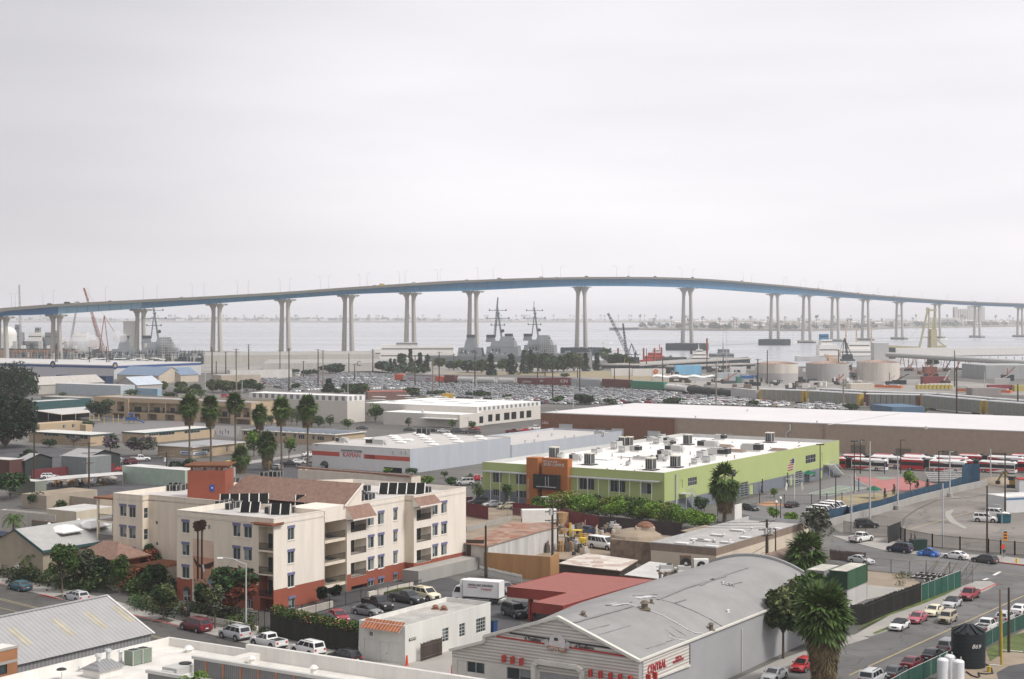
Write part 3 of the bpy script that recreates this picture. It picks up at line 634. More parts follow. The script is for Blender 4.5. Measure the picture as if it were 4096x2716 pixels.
def feather_palm(label,loc,h,cw,seed=0,group=None):
 rnd=random.Random(seed);t=T('feather_palm',label,'palm tree',loc,0,group);tr=MB();tr.cyl((0,0,0),(.1,0,h*.62),.2,.15,8,m_barkp);tr.build('trunk',t)
 g=MB();c=Vector((.1,0,h*.62));R=cw/2
 for i in range(20):
  a=i*2.4;el=.9-.05*i;pts=[]
  for k in range(7):
   f=k/6;pts.append(c+Vector((math.cos(a)*R*f*math.cos(el*.5),math.sin(a)*R*f*math.cos(el*.5),R*(math.sin(el)*f*1.3-.95*f*f))))
  for k in range(6):
   s=(pts[k+1]-pts[k]);sd=s.cross(Vector((0,0,1))).normalized()
   for q in(.0,.33,.66):
    b=pts[k]+s*q
    for y in(-1,1):g.poly([b,b+s*.33,b+s*.6+sd*y*R*.26+Vector((0,0,-.1*R))],L_palm)
 g.build('crown',t);return t
def bush(label,loc,h,w,m=None,seed=0,n=350,name='bush',group=None,d=None,rz=0,size=None,cat='bush',m2=None):
 rnd=random.Random(seed);mb=MB();m=m or L_mid;d=d or w;k=max(4,int(w*d*.6)+4)
 for i in range(min(k,40)):
  c=(rnd.uniform(-.36,.36)*w,rnd.uniform(-.36,.36)*d,h*rnd.uniform(.35,.62));leaves(mb,rnd,c,min(h*.5,max(w,d)*.3),n//min(k,40),size or max(.1,h*.1),(m2 if m2 and rnd.random()<.4 else m),1.0,.4)
 return one(mb,name,label,cat,loc,rz,group)
 # kit: poles, rooftop machines, fences
m_wood=M('pole_wood',(.06,.045,.033),var=.2,streak=1);m_woodl=M('pole_wood_pale',(.24,.2,.16),var=.2,streak=1);m_steel=M('pale_steel',(.45,.46,.46),rough=.5,var=.06);m_black=M('black_paint',(.02,.021,.023),rough=.6);m_ins=M('insulator',(.5,.5,.48),rough=.3)
def upole(label,base,ztop,arms=((.4,1.2),),r=.17,rz=None,m=None,group='wooden utility poles',trafo=0,name='utility_pole'):
 m=m or m_wood;t=T(name,label,'utility pole',base,rz if rz is not None else .4,group)
 p=MB();p.smooth=True;p.cyl((0,0,-.2),(0,0,ztop),r*1.25,r*.8,8,m);p.build('pole',t)
 for dz,hw in arms:
  a=MB();z=ztop-dz;a.box(-hw,hw,-.13,.0,z-.07,z+.07,m)
  for x in(-.92,-.5,.5,.92):a.cyl((x*hw,-.06,z+.05),(x*hw,-.06,z+.3),.06,.04,5,m_ins)
  for x in(-1,1):a.bar((x*hw*.6,-.15,z-.05),(0,-.15,z-.6),.05,m)
  a.build('crossarm',t)
 for k in range(trafo):
  a=MB();x=(-.55,.55,.0)[k];a.cyl((x,-.4,ztop-2.3),(x,-.4,ztop-1.3),.28,None,10,m_steel);a.build('transformer',t)
 return t
def lpole(label,base,h,m=None,r=.1,kind='box',group=None,rz=0,name='light_pole',foot=0,arm=1.0):
 m=m or m_steel;t=T(name,label,'light pole',base,rz,group);p=MB();p.smooth=True
 if foot:p.cyl((0,0,-.1),(0,0,foot),r*4,r*4,10,m_conc2)
 p.cyl((0,0,0),(0,0,h),r*1.2,r*.75,8,m);p.build('pole',t);q=MB()
 if kind=='box':q.box(-.1,arm,-.17,.17,h-.02,h+.14,m)
 elif kind=='two':q.box(-arm,arm,-.2,.2,h-.02,h+.2,m)
 elif kind=='flood':
  q.box(-arm,arm,-.08,.08,h-.1,h+.06,m)
  for x in(-.9,-.35,.35,.9):q.box(x*arm-.2,x*arm+.2,-.35,.05,h,h+.45,m)
 elif kind=='cobra':q.tube([(0,0,h-.1),(arm*.35,0,h+.55),(arm*.8,0,h+.75),(arm*.95,0,h+.72)],.06,m,6);q.box(arm*.9,arm*1.25,-.14,.14,h+.6,h+.78,m)
 elif kind=='globe':q.cyl((0,0,h),(0,0,h+.12),.16,.2,8,m_black);q.ball((0,0,h+.4),.27,M('globe_white',(.8,.8,.78),rough=.3),10,6,.34)
 elif kind=='yellow':q.box(-.05,1.6,-.1,.1,h-.12,h+.1,m)
 else:return t
 q.build('lamp_head',t);return t
m_acg=M('ac_casing',(.47,.47,.45),rough=.6,var=.08);m_acd=M('ac_dark',(.035,.037,.038),rough=.7);m_acw=M('ac_casing_white',(.72,.71,.68),rough=.6);m_galv=M('galvanised',(.55,.56,.56),rough=.45,metal=.2,var=.1)
AC={}
def condenser(label,loc,rz=0,s=.9,h=.95,m=None,group='air conditioning condensers'):
 m=m or m_acd;k=(s,h,m.name)
 if k in AC:return dup(AC[k],loc,rz,label,group)
 t=T('condenser_unit',label,'air conditioner',loc,rz,group);b=MB();b.box(-s/2,s/2,-s/2,s/2,.06,h,m)
 for x in(-1,1):
  for y in(-1,1):b.box(x*s/2-.04,x*s/2+.04,y*s/2-.04,y*s/2+.04,0,h+.03,m_acg)
 b.build('casing',t);f=MB();f.cyl((0,0,h),(0,0,h+.05),s*.42,None,14,m_acg,mtop=m_black);f.build('fan_grille',t);AC[k]=t;return t
def rooftop_unit(label,loc,rz,L=2.6,W=1.6,H=1.5,louv=1,group='rooftop air conditioning units'):
 t=T('rooftop_unit',label,'air conditioner',loc,rz,group);b=MB();b.box(-L/2,L/2,-W/2,W/2,.3,H,m_acg);b.box(-L/2-.1,L/2+.1,-W/2-.1,W/2+.1,0,.3,m_acw);b.build('casing',t)
 g=MB();x0=L/2-L*.38
 if louv:g.box(x0,L/2+.03,-W/2-.03,W/2+.03,.45,H-.12,m_acd);g.build('coil_grille',t)
 d=MB();d.box(-L/2-.5,-L/2,-W*.35,W*.35,.5,H*.75,m_galv);d.build('air_hood',t)
 f=MB();f.cyl((L*.25,0,H),(L*.25,0,H+.12),W*.32,None,12,m_acd);f.build('fan',t);return t
def tall_unit(label,loc,rz,s=1.3,H=2.1,group='upright slatted rooftop units'):
 t=T('cooling_unit',label,'air conditioner',loc,rz,group);b=MB();b.box(-s/2,s/2,-s/2,s/2,.2,H,m_acg);b.box(-s/2-.12,s/2+.12,-s/2-.12,s/2+.12,H,H+.12,M('ac_cream',(.72,.68,.56)));b.box(-s*.8,s*.8,-s*.8,s*.8,0,.2,m_acd);b.build('casing',t)
 g=MB()
 for a in range(4):
  for k in range(3):
   x=-s/2+.1+k*(s-.2)/3;c,n=math.cos(a*math.pi/2),math.sin(a*math.pi/2)
   q=[(x,-s/2-.02,.35),(x+(s-.2)/3-.1,-s/2-.02,.35),(x+(s-.2)/3-.1,-s/2-.02,H-.15),(x,-s/2-.02,H-.15)]
   g.poly([(p[0]*c-p[1]*n,p[0]*n+p[1]*c,p[2])for p in q],m_acd)
 g.build('louvre',t);return t
def vent(label,loc,s=.5,h=.6,m=None,group='roof vents',cap=1):
 m=m or m_galv;b=MB();b.box(-s*.7,s*.7,-s*.7,s*.7,0,.1,m);b.cyl((0,0,.05),(0,0,h),s*.4,None,8,m)
 if cap:b.cyl((0,0,h),(0,0,h+s*.35),s*.65,s*.3,8,m)
 return one(b,'roof_vent',label,'roof vent',loc,0,group)
def skylight(label,loc,rz,L=2.4,W=1.2,dome=1,group='skylights',m=None):
 t=T('skylight',label,'skylight',loc,rz,group);b=MB();b.box(-L/2,L/2,-W/2,W/2,0,.2,m_acg);b.build('kerb_frame',t)
 g=MB();m=m or M('skylight_dome',(.82,.82,.8),rough=.25,var=.04)
 if dome:g.box(-L/2+.08,L/2-.08,-W/2+.08,W/2-.08,.2,.2+min(W,L)*.22,m,tx=min(W,L)*.28,ty=min(W,L)*.28)
 else:g.box(-L/2+.05,L/2-.05,-W/2+.05,W/2-.05,.2,.27,m)
 g.build('dome',t);return t
def fence(label,pts,h,m,name='fence',kind='bars',gap=2.5,cat='fence',group=None,z=0,mesh_m=None,post=.07,bw=.025,step=.14,lean=0):
 pts=[Vector((p[0],p[1],z))for p in pts];o=pts[0];t=T(name,label,cat,o,0,group);b=MB();posts=MB();pl=[]
 for A,B in zip(pts[:-1],pts[1:]):
  A=A-o;B=B-o;L=(B-A).length;d=(B-A)/L;n=max(1,round(L/gap));nn=Vector((-d.y,d.x,0))
  for i in range(n+1):
   p=A+(B-A)*i/n;q=MB();q.bar(p,p+Vector((0,0,h+.08)),post,m if kind!='planks' else m);pl.append(q)
  up=lambda s,zz:A+d*s+Vector((0,0,zz))
  if kind=='bars':
   for zz in(.15,h-.12):b.bar(up(0,zz),up(L,zz),.05,m)
   s=0
   while s<L:b.bar(up(s,.08),up(s,h),bw,m);s+=step
  elif kind=='screen':
   b.poly([up(0,.05)+nn*.02,up(L,.05)+nn*.02,up(L,h)+nn*.02,up(0,h)+nn*.02],mesh_m or m);b.bar(up(0,h),up(L,h),.05,m)
   b.poly([up(0,.05)-nn*.02,up(0,h)-nn*.02,up(L,h)-nn*.02,up(L,.05)-nn*.02],mesh_m or m)
  elif kind=='wire':
   for zz in(.1,h*.5,h):b.bar(up(0,zz),up(L,zz),.035,m)
   s=0
   while s<L:b.bar(up(s,.08),up(min(L,s+.9),h),.012,mesh_m or m);b.bar(up(s,h),up(min(L,s+.9),.08),.012,mesh_m or m);s+=.45
  else:
   r=random.Random(int(L*100));s=0
   while s<L:
    w=min(.16,L-s);hh=h*r.uniform(.94,1.03);b.bar(up(s+w/2,.05),up(s+w/2,hh),w*.96,mesh_m or m,h=.03);s+=.165
   for zz in(.4,h-.4):b.bar(up(0,zz)-nn*.05,up(L,zz)-nn*.05,.08,m)
 b.build('fence_panel',t)
 for q in pl[:100]:q.build('post',t)
 return t
 # kit: buildings
m_glass=Mg('window_glass_dark',(.035,.05,.055));m_glassb=Mg('window_glass_blind',(.2,.23,.23),.2);m_frame=M('window_frame',(.62,.62,.6),rough=.5,var=.04);m_lav=M('tile_trim_violet',(.16,.16,.27),var=.2,scale=6)
m_dopen=M('opening_shade',(.012,.013,.014),var=.1)  # flat near-black that paints the shade inside gateways and docks
class Bld:
 def __init__(s,name,label,cat,loc,ang=GRID,group=None):
  s.F=Frame(loc,ang);s.t=T(name,label,cat,s.F.loc,s.F.rz,group);s.rnd=random.Random(len(name)*7+int(abs(loc[0])*10))
 def rect(s,axis,val,cf,x0,x1,y0,y1):
  ym,xm=(y0+y1)/2,(x0+x1)/2;k=0 if axis=='y' else 1
  a=s.F.on(axis,val,cf(x0,ym))[k];b=s.F.on(axis,val,cf(x1,ym))[k]
  return(min(a,b),max(a,b),s.F.on(axis,val,cf(xm,y1)).z,s.F.on(axis,val,cf(xm,y0)).z)
 def bx(s,mb,axis,val,s0,s1,z0,z1,d0,d1,m):
  if axis=='y':mb.box(s0,s1,val+d0,val+d1,z0,z1,m)
  else:mb.box(val+d0,val+d1,s0,s1,z0,z1,m)
  return mb
 def window(s,axis,val,r,dep=.14,nx=2,nz=1,trim=None,frame=None,glass=None,name='window',sill=None,fw=.05,label=None):
  a,b,c,d=r;fr=frame or m_frame;w=MB()
  if trim:
   s.bx(w,axis,val,a-.05,b+.05,d-.38,d,-.09,.1,trim);d=d-.38
  for q in(a+fw/2,b-fw/2):s.bx(w,axis,val,q-fw/2,q+fw/2,c,d,dep-.06,dep+.01,fr)
  for q in(c+fw/2,d-fw/2):s.bx(w,axis,val,a+fw,b-fw,q-fw/2,q+fw/2,dep-.058,dep+.008,fr)
  for i in range(1,nx):q=a+(b-a)*i/nx;s.bx(w,axis,val,q-fw/2,q+fw/2,c+fw,d-fw,dep-.05,dep+.006,fr)
  for i in range(1,nz):q=c+(d-c)*i/nz;s.bx(w,axis,val,a+fw,b-fw,q-fw/2,q+fw/2,dep-.05,dep+.004,fr)
  if sill:s.bx(w,axis,val,a-.08,b+.08,c-.1,c-.002,-.08,.06,sill)
  w=w.build(name,s.t,label=label);g=MB();gm=glass or m_glass
  al=Vector((1,0,0))if axis=='y' else Vector((0,1,0));inw=Vector((0,1,0))if axis=='y' else Vector((1,0,0))
  pt=lambda u,z:(al*u+inw*(val+dep)+Vector((0,0,z)))
  g.poly([pt(a,c),pt(b,c),pt(b,d),pt(a,d)],gm)
  if glass is None and nx==2 and s.rnd.random()<.55:
   h=a+(b-a)*.5;q=(h,b)if s.rnd.random()<.5 else(a,h)
   pt2=lambda u,z:(al*u+inw*(val+dep-.004)+Vector((0,0,z)));zz=c+(d-c)*s.rnd.choice((0,0,.3))
   g.poly([pt2(q[0]+.05,zz+.05),pt2(q[1]-.05,zz+.05),pt2(q[1]-.05,d-.05),pt2(q[0]+.05,d-.05)],m_glassb)
  o=bpy.data.objects.new('pane',g.mesh('pane'));COL.objects.link(o);o.parent=w
  return w
 def face(s,axis,val,sa,sb,z0,z1,m,items=(),low=None,zlow=None,name='wall',depth=.14):
  holes=[];todo=[]
  for it in items:
   k,cf,x0,x1,y0,y1=it[:6];o=it[6]if len(it)>6 else{}
   r=s.rect(axis,val,cf,x0,x1,y0,y1)
   if 'z0' in o:r=(r[0],r[1],o['z0'],r[3])
   r=(max(r[0],sa+.02),min(r[1],sb-.02),max(r[2],z0),min(r[3],z1-.02))
   if r[1]-r[0]<.05 or r[3]-r[2]<.05:continue
   dd=o.get('deep',.14 if k in('win','door','shut')else 2.0)
   hr=r if not o.get('trim')else(r[0],r[1],r[2],r[3]-.38)
   holes.append((hr[0]-sa,hr[1]-sa,hr[2],hr[3],dd,o.get('back',m))if k=='open' else(hr[0]-sa,hr[1]-sa,hr[2],hr[3],dd))
   todo.append((k,r,o))
  al=(1,0,0)if axis=='y' else(0,1,0);inw=(0,1,0)if axis=='y' else(1,0,0);org=(sa,val,0)if axis=='y' else(val,sa,0)
  w=MB();wall(w,org,al,inw,sb-sa,z0,z1,holes,m,depth,low,zlow);ob=w.build(name,s.t)
  for k,r,o in todo:
   if k=='win':s.window(axis,val,r,.12,o.get('nx',2),o.get('nz',1),o.get('trim'),o.get('frame'),o.get('glass'),sill=o.get('sill'),fw=o.get('fw',.05))
   elif k in('door','shut'):
    d=MB();s.bx(d,axis,val,r[0]+.02,r[1]-.02,r[2]+.01,r[3]-.02,.1,.13,o.get('m',m_frame));d=d.build(o.get('name','door' if k=='door' else 'roller_shutter'),s.t)
    if k=='door':
     q=MB();s.bx(q,axis,val,r[0]+.12,r[0]+.2,r[2]+1.0,r[2]+1.1,.04,.1,m_black);q.build('handle',d)
   elif k=='open' and o.get('rail'):
    q=MB();h=o.get('rail');zb=r[2];st=.13;u=r[0]
    s.bx(q,axis,val,r[0],r[1],zb+h-.06,zb+h,.05,.1,m_black);s.bx(q,axis,val,r[0],r[1],zb+.06,zb+.12,.05,.1,m_black)
    while u<r[1]:s.bx(q,axis,val,u,u+.03,zb+.12,zb+h-.06,.06,.09,m_black);u+=st
    q.build('balcony_railing',s.t)
    if o.get('bdoor',1):
     q=MB();wd=r[1]-r[0];dd=o.get('deep',2.0)
     s.bx(q,axis,val,r[0]+wd*.52,r[0]+wd*.92,zb+.02,zb+2.1,dd-.08,dd-.02,m_glass);s.bx(q,axis,val,r[0]+wd*.5,r[0]+wd*.52,zb+.02,zb+2.15,dd-.1,dd-.02,m_frame)
     s.bx(q,axis,val,r[0]+wd*.1,r[0]+wd*.34,zb+.02,zb+2.05,dd-.08,dd-.02,m_glassb if s.rnd.random()<.5 else m_glass);q.build('balcony_door',s.t)
  return ob
 def roof(s,poly,z,m,name='roof',th=.2):
  mb=MB();mb.prism(poly,z-th,z,m);return mb.build(name,s.t)
 def parapet(s,poly,z0,z1,w,m,top=None,name='parapet',out=.0):
  mb=MB();n=len(poly);P2=[Vector((p[0],p[1],0))for p in poly];inn=[]
  for i in range(n):
   a,b,c=P2[i-1],P2[i],P2[(i+1)%n];d1=(b-a).normalized();d2=(c-b).normalized();n1=Vector((-d1.y,d1.x,0));n2=Vector((-d2.y,d2.x,0))
   bis=(n1+n2);k=w/max(.3,bis.length_squared/2);inn.append(b+bis/2*k*1.0)
  outp=[]
  for i in range(n):
   a,b,c=P2[i-1],P2[i],P2[(i+1)%n];d1=(b-a).normalized();d2=(c-b).normalized();bis=Vector((-d1.y-d2.y,d1.x+d2.x,0));outp.append(b-bis/2*((out+.01)/max(.3,bis.length_squared/2)))
  up=lambda p,z:(p.x,p.y,z)
  for i in range(n):
   j=(i+1)%n
   mb.poly([up(inn[j],z0),up(inn[i],z0),up(inn[i],z1),up(inn[j],z1)],m)
   mb.poly([up(outp[i],z1+.003),up(outp[j],z1+.003),up(inn[j],z1+.003),up(inn[i],z1+.003)],top or m)
   mb.poly([up(outp[i],z1-.12),up(outp[j],z1-.12),up(outp[j],z1+.003),up(outp[i],z1+.003)],top or m)
  return mb.build(name,s.t)
def boxbld(name,label,corner,zc,R,L,H=None,ang=GRID,mR=None,mL=None,mroof=None,par=.5,parm=None,itR=(),itL=(),low=None,zlow=None,cat='building',back=True,coping=None,lowL=None,group=None,z0=0):
 """a flat roofed block; corner = photo pixel of the near roof corner at height zc; R and L = photo x of the far ends (or metres if tuple)"""
 b=Bld(name,label,cat,P(corner,zc),ang,group);H=H or zc;F=b.F
 b.lx=R[0]if isinstance(R,tuple)else F.sx(R,0);b.ly=L[0]if isinstance(L,tuple)else F.sy(L,0);b.H=H;lx,ly=b.lx,b.ly
 mL=mL or mR;b.face('y',0,0,lx,z0,H,mR,itR,low,zlow);b.face('x',0,0,ly,z0,H,mL,itL,lowL or low,zlow)
 w=MB();w.poly([(lx,0,z0),(lx,ly,z0),(lx,ly,H),(lx,0,H)],mR);w.poly([(lx,ly,z0),(0,ly,z0),(0,ly,H),(lx,ly,H)],mL);w.build('wall',b.t)
 poly=[(0,0),(lx,0),(lx,ly),(0,ly)]
 i=.02;b.roof([(i,i),(lx-i,i),(lx-i,ly-i),(i,ly-i)],H-par if par else H-.004,mroof or mR)
 if par:b.parapet(poly,H-par-.05,H,.25,parm or mR,coping)
 return b
def onroof(b,z,p):
 return P(p,z)
 # the apartment house
m_stw=M('stucco_white',(.74,.68,.6),var=.09,scale=.9,fine=.04,streak=1);m_stc=M('stucco_cream',(.7,.62,.505),var=.1,scale=.9,fine=.04,streak=1)  # cream serves the left-facing walls, their shade worked into the colour
m_terra=M('stucco_terracotta',(.29,.085,.052),var=.1,scale=.4,fine=.05);m_roofg=M('roof_gravel',(.5,.48,.46),var=.15,scale=.3)
m_tile=M('clay_tiles',(.24,.175,.14),var=.25,scale=1.5,fine=.2,kind='tile',ks=1.25,axis='Y',col2=(.2,.1,.075));m_tileX=M('clay_tiles_side',(.29,.19,.15),var=.25,scale=1.5,fine=.2,kind='tile',ks=1.25,axis='X',col2=(.19,.11,.085))
A=Bld('apartment_building','four storey cream and terracotta apartment house with tiled balcony roofs and solar panels','apartment building',P((1094.6,2450)))
HT,HR=13.25,12.45;AF=A.F
yB=1.7;xs1=AF.sx(c2(1710,0)[0],0);xs2=AF.sx(c2(1960,0)[0],yB);yBk=AF.sy(c2(1855,0)[0],xs2)
xs3=AF.sx(c3(625,0)[0],yB);yC=AF.sy(c3(728,0)[0],xs3);xe=AF.sx(c3(1322,0)[0],yC)
yT=AF.sy(c2(20,0)[0],0);wl=AF.loc_of(P(c1(1290,345),HT));xW=wl.x;yW1=wl.y;yW0=AF.sy(c1(1625,0)[0],xW);xV=AF.sx(c1(1700,0)[0],yW0)
zr0=AF.on('y',0,c2(1135,1455)).z;zrB=AF.on('y',yB,c3(420,1180)).z;zrC=AF.on('y',yC,c3(960,1095)).z
tr=dict(trim=m_lav,sill=m_stw)
W_=lambda cf,x0,x1,rows,**k:[('win',cf,x0,x1,a,b,{**tr,**k})for a,b in rows]
B_=lambda cf,x0,x1,rows,**k:[('open',cf,x0,x1,a,b,{'deep':1.9,'rail':1.0,**k})for a,b in rows]
A.face('y',0,0,xs1,0,HT,m_stw,W_(c2,1285,1362,[(716,883),(985,1150),(1251,1420)])+W_(d2,1342,1420,[(395,550)]),m_terra,zr0)
A.face('y',yB,xs2,xs3,0,HT,m_stw,B_(c2,2005,2183,[(662,785),(872,1042),(1130,1297)],deep=2.2)+B_(c2,2010,2195,[(1395,1560)],rail=None,deep=2.2)+W_(c3,206,274,[(567,718),(820,975),(1070,1225),(1320,1475)])+W_(c3,319,388,[(548,705),(797,955),(1045,1205),(1295,1450)])+W_(c3,495,541,[(512,660),(760,908),(1003,1155),(1250,1395)]),m_terra,zrB)
A.face('y',yC,xs3,xe,0,HT,m_stw,B_(c3,760,926,[(527,655),(738,900),(985,1137)])+W_(c3,941,1002,[(452,595),(690,835),(928,1075)])+W_(c3,1041,1105,[(433,578),(670,817),(908,1055)]),m_terra,zrC)
A.face('x',xs3,yC,yB+.0,0,HT,m_stc,(),m_terra,zrC);A.face('x',xs2,yB,yBk+4,0,HT,m_stc,(),m_stc,0.1)
ysl=max(yBk-1.5,.8)
w=MB();w.box(xs1-.2,xs2,yBk+3.6,yBk+3.8,0,HT,m_stc);w.box(xs1-.2,xs1,0,yBk+3.6,0,HT,m_stc);w.build('wall',A.t)
for r in((880,925),(1135,1180),(1390,1432)):
 zt=AF.on('y',ysl,c2(1780,r[0])).z;q=MB();q.box(xs1,xs2-.02,ysl,yBk+3.6,zt-.45,zt,m_stc);q.build('landing',A.t)
 q=MB();q.box(xs1,xs2,ysl+.02,ysl+.06,zt+1.0,zt+1.06,m_black);u=xs1
 while u<xs2:q.box(u,u+.03,ysl+.025,ysl+.055,zt,zt+1,m_black);u+=.13
 q.bar((xs1+.2,ysl+1.2,zt+1.5),(xs2-.2,ysl+1.2,zt-.3),.12,m_black,h=.5);q.build('stair_railing',A.t)
q=MB();zt=AF.on('y',ysl,c2(1780,668)).z;q.box(xs1,xs2,ysl-.3,yBk+3.6,zt,HT,m_stw);q.build('stair_roof',A.t)
zl0=AF.on('x',0,c2(905,1395)).z;zl1=AF.on('x',0,c2(120,1320)).z
bal=[('open',c2,953,1117,a,b,dict(deep=1.9,rail=1.0))for a,b in((735,1003),(1022,1275),(1290,1535))]+[('open',d2,1000,1165,425,640,dict(deep=1.9,back=m_terra))]
A.face('x',0,0,AF.sy(c2(590,0)[0],0),0,HT,m_stc,bal+W_(c2,660,745,[(685,845),(945,1105),(1210,1370)])+W_(c2,785,876,[(701,860),(963,1120),(1229,1388)])+W_(d2,860,920,[(415,545)]),m_terra,zl0)
yM0,yM1=AF.sy(c2(590,0)[0],0),AF.sy(c2(198,0)[0],0)
A.face('x',0,yM0,yM1,0,HT-.25,m_stc,[('win',c2,375,403,712,765,dict(nx=2)),('win',c2,377,405,975,1025,dict(nx=2)),('win',c2,377,405,1238,1288,dict(nx=2))])
A.face('x',0,yM1,yT,0,HT,m_stc,W_(c2,80,163,[(648,805),(903,1060),(1160,1320)])+[('win',c2,95,176,1460,1590,dict(nz=2))],m_terra,zl1)
q=MB();r=A.rect('x',0,c2,95,176,1440,1462);cy=(r[0]+r[1])/2;hw=(r[1]-r[0])/2
q.poly([(-.02,cy+hw*math.cos(t*math.pi/10),r[2]+hw*.9*math.sin(t*math.pi/10))for t in range(11)][::-1],m_glass);q.build('arched_window_head',A.t)
w=MB();w.poly([(0,yT,0),(0,yT,HT),(xV+2,yT,HT),(xV+2,yT,0)],m_stc);w.build('wall',A.t)
A.face('x',xW,yW0,yW1,0,HT,m_stc,W_(c1,1366,1441,[(470,612),(708,852),(945,1090)])+W_(c1,1471,1546,[(482,628),(721,868),(960,1105)]),m_terra,AF.on('x',xW,c1(1450,1095)).z)
A.face('y',yW0,xW,xV,0,HT,m_stc,[('win',c1,1642,1690,a,b,dict(nx=1,nz=2))for a,b in((517,635),(757,880),(997,1117))],m_terra,AF.on('y',yW0,c1(1665,1118)).z)
A.face('x',xV,yT-8,yW0,0,HT,m_stc,[('win',c1,1772,1798,667,706,dict(nx=1)),('win',c1,1776,1802,907,947,dict(nx=1))])
w=MB();X2=xe;YB=yW1
w.poly([(xe,yC,0),(xe,YB*.55,0),(xe,YB*.55,HT),(xe,yC,HT)],m_stw);w.poly([(xW,yW1,0),(xW,yW1,HT),(xV+14,yW1,HT),(xV+14,yW1,0)],m_stc);w.poly([(xe,YB*.55,0),(xV+14,yW1,0),(xV+14,yW1,HT),(xe,YB*.55,HT)],m_stc);w.build('wall',A.t)
plan=[(0,0),(xs1,0),(xs1,yBk),(xs2,yBk),(xs2,yB),(xs3,yB),(xs3,yC),(xe,yC),(xe,YB*.55),(xV+14,yW1),(xW,yW1),(xW,yW0),(xV,yW0),(xV,yT),(0,yT)]
A.roof(plan,HR,m_roofg);A.parapet(plan,HR-.05,HT,.3,m_stw,m_stw,out=.06)
q=MB()
for axis,val,s0,s1 in(('y',0,0,xs1),('y',yB,xs2,xs3),('y',yC,xs3,xe),('x',0,0,yT),('x',xW,yW0,yW1)):A.bx(q,axis,val,s0,s1,HT-.95,HT-.85,-.05,.0,m_stw)
q.build('cornice',A.t)
def baytile(pl,x0,x1,zt,zb,out):
 q=MB();q.poly([(x0,pl-out,zb),(x1,pl-out,zb),(x1,pl+.0,zt),(x0,pl,zt)],m_tileX);q.box(x0,x1,pl-out,pl-out+.12,zb-.25,zb-.01,m_stw)
 q.poly([(x0,pl-out,zb-.02),(x0,pl,zt-.02),(x0,pl,zb-.25)],m_stw);q.poly([(x1,pl-out,zb-.02),(x1,pl,zb-.25),(x1,pl,zt-.02)],m_stw);q.poly([(x0,pl-out,zb-.24),(x0,pl,zb-.24),(x1,pl,zb-.24),(x1,pl-out,zb-.24)],m_stw)
 q.build('tiled_bay_roof',A.t)
xa=AF.sx(c2(1945,0)[0],yB);xb=AF.sx(c2(2215,0)[0],yB);baytile(yB,xs2-.3,xb,HT-.35,AF.on('y',yB,c2(2080,655)).z+.5,1.5)
xb2=AF.sx(c3(962,0)[0],yC);baytile(yC,xs3-.3,xb2,HT-.35,AF.on('y',yC,c3(850,508)).z+.55,1.5)
q=MB();r=A.rect('x',0,c2,953,1117,700,745);q.box(-.9,1.6,-.5,r[1]+.1,r[3]-.15,r[3]+.05,M('pergola_wood',(.2,.085,.045),var=.2))
for k in range(9):q.box(-1.1,1.8,-.4+k*.45,-.28+k*.45,r[3]+.05,r[3]+.2,MATS['pergola_wood'])
q.build('balcony_canopy',A.t)
rl=AF.loc_of(P(c2(842,138),16.1));rr=AF.loc_of(P(c2(2120,242),16.1));xr=(rl.x+rr.x)/2;q=MB();y0,y1=rr.y,rl.y
q.poly([(xr-4.4,y0,13.1),(xr-4.4,y1+1.2,13.1),(xr,y1,16.1),(xr,y0,16.1)][::-1],m_tile);q.build('tiled_gable_roof',A.t)
q=MB();q.poly([(xr-4,y0+.3,12),(xr,y0+.3,12),(xr,y0+.3,16.0),(xr-4,y0+.3,13.3)],m_stw);q.poly([(xr,y0+.3,12),(xr,y1-.3,12),(xr,y1-.3,16.0),(xr,y0+.3,16.0)],m_stw);q.bar((xr-4.4,y0,13.05),(xr,y0,16.02),.25,m_stw,h=.15);q.build('gable_wall',A.t)
q=MB();q.box(xr-5,xr-2,y1+.4,y1+2.6,12.3,13.0,m_stw);q.poly([(xr-5.3,y1+.2,12.9),(xr-5.3,y1+3,12.9),(xr-2,y1+3,14.3),(xr-2,y1+.2,14.3)][::-1],m_tile);q.build('tiled_lean_to_roof',A.t)
tw0=P(c2(140,465),HR);F2=Frame(P(c2(262,468),12.0),8);L2=Frame(P(c2(262,468),12.0),8)
tt=T('lift_tower','terracotta lift tower with small blue window and timber pergola on the apartment roof','tower',(F2.loc.x,F2.loc.y,12.3),math.radians(-3));Yt=F2.loc.y
wx=lambda p:(p[0]-2048)/FPX*Yt;wz=lambda p:CAMZ-(p[1]-HZ)/FPX*Yt
x0,x1=wx(c2(140,0))-F2.loc.x,wx(c2(575,0))-F2.loc.x;zt=wz(c2(300,95))-12.3
q=MB();q.box(x0,x1,0,6,0,zt,m_terra);q.build('tower_wall',tt)
q=MB();q.box(x0+.3,x1-.3,.3,5.7,zt,zt+.02,m_roofg)
for x in(x0+.6,x0+4.6,x1-3.4,x1-.7):q.box(x-.2,x+.2,.3,.7,zt,zt+.55,MATS['pergola_wood']);q.box(x-.2,x+.2,5,5.4,zt,zt+.55,MATS['pergola_wood'])
for y in(.4,5.1):q.box(x0-.5,x1+.4,y,y+.25,zt+.55,zt+.75,M('pergola_wood'))
for k in range(26):x=x0-.5+k*(x1-x0+.7)/25;q.box(x,x+.14,-.1,6.4,zt+.75,zt+.92,M('pergola_wood'))
q.build('pergola',tt)
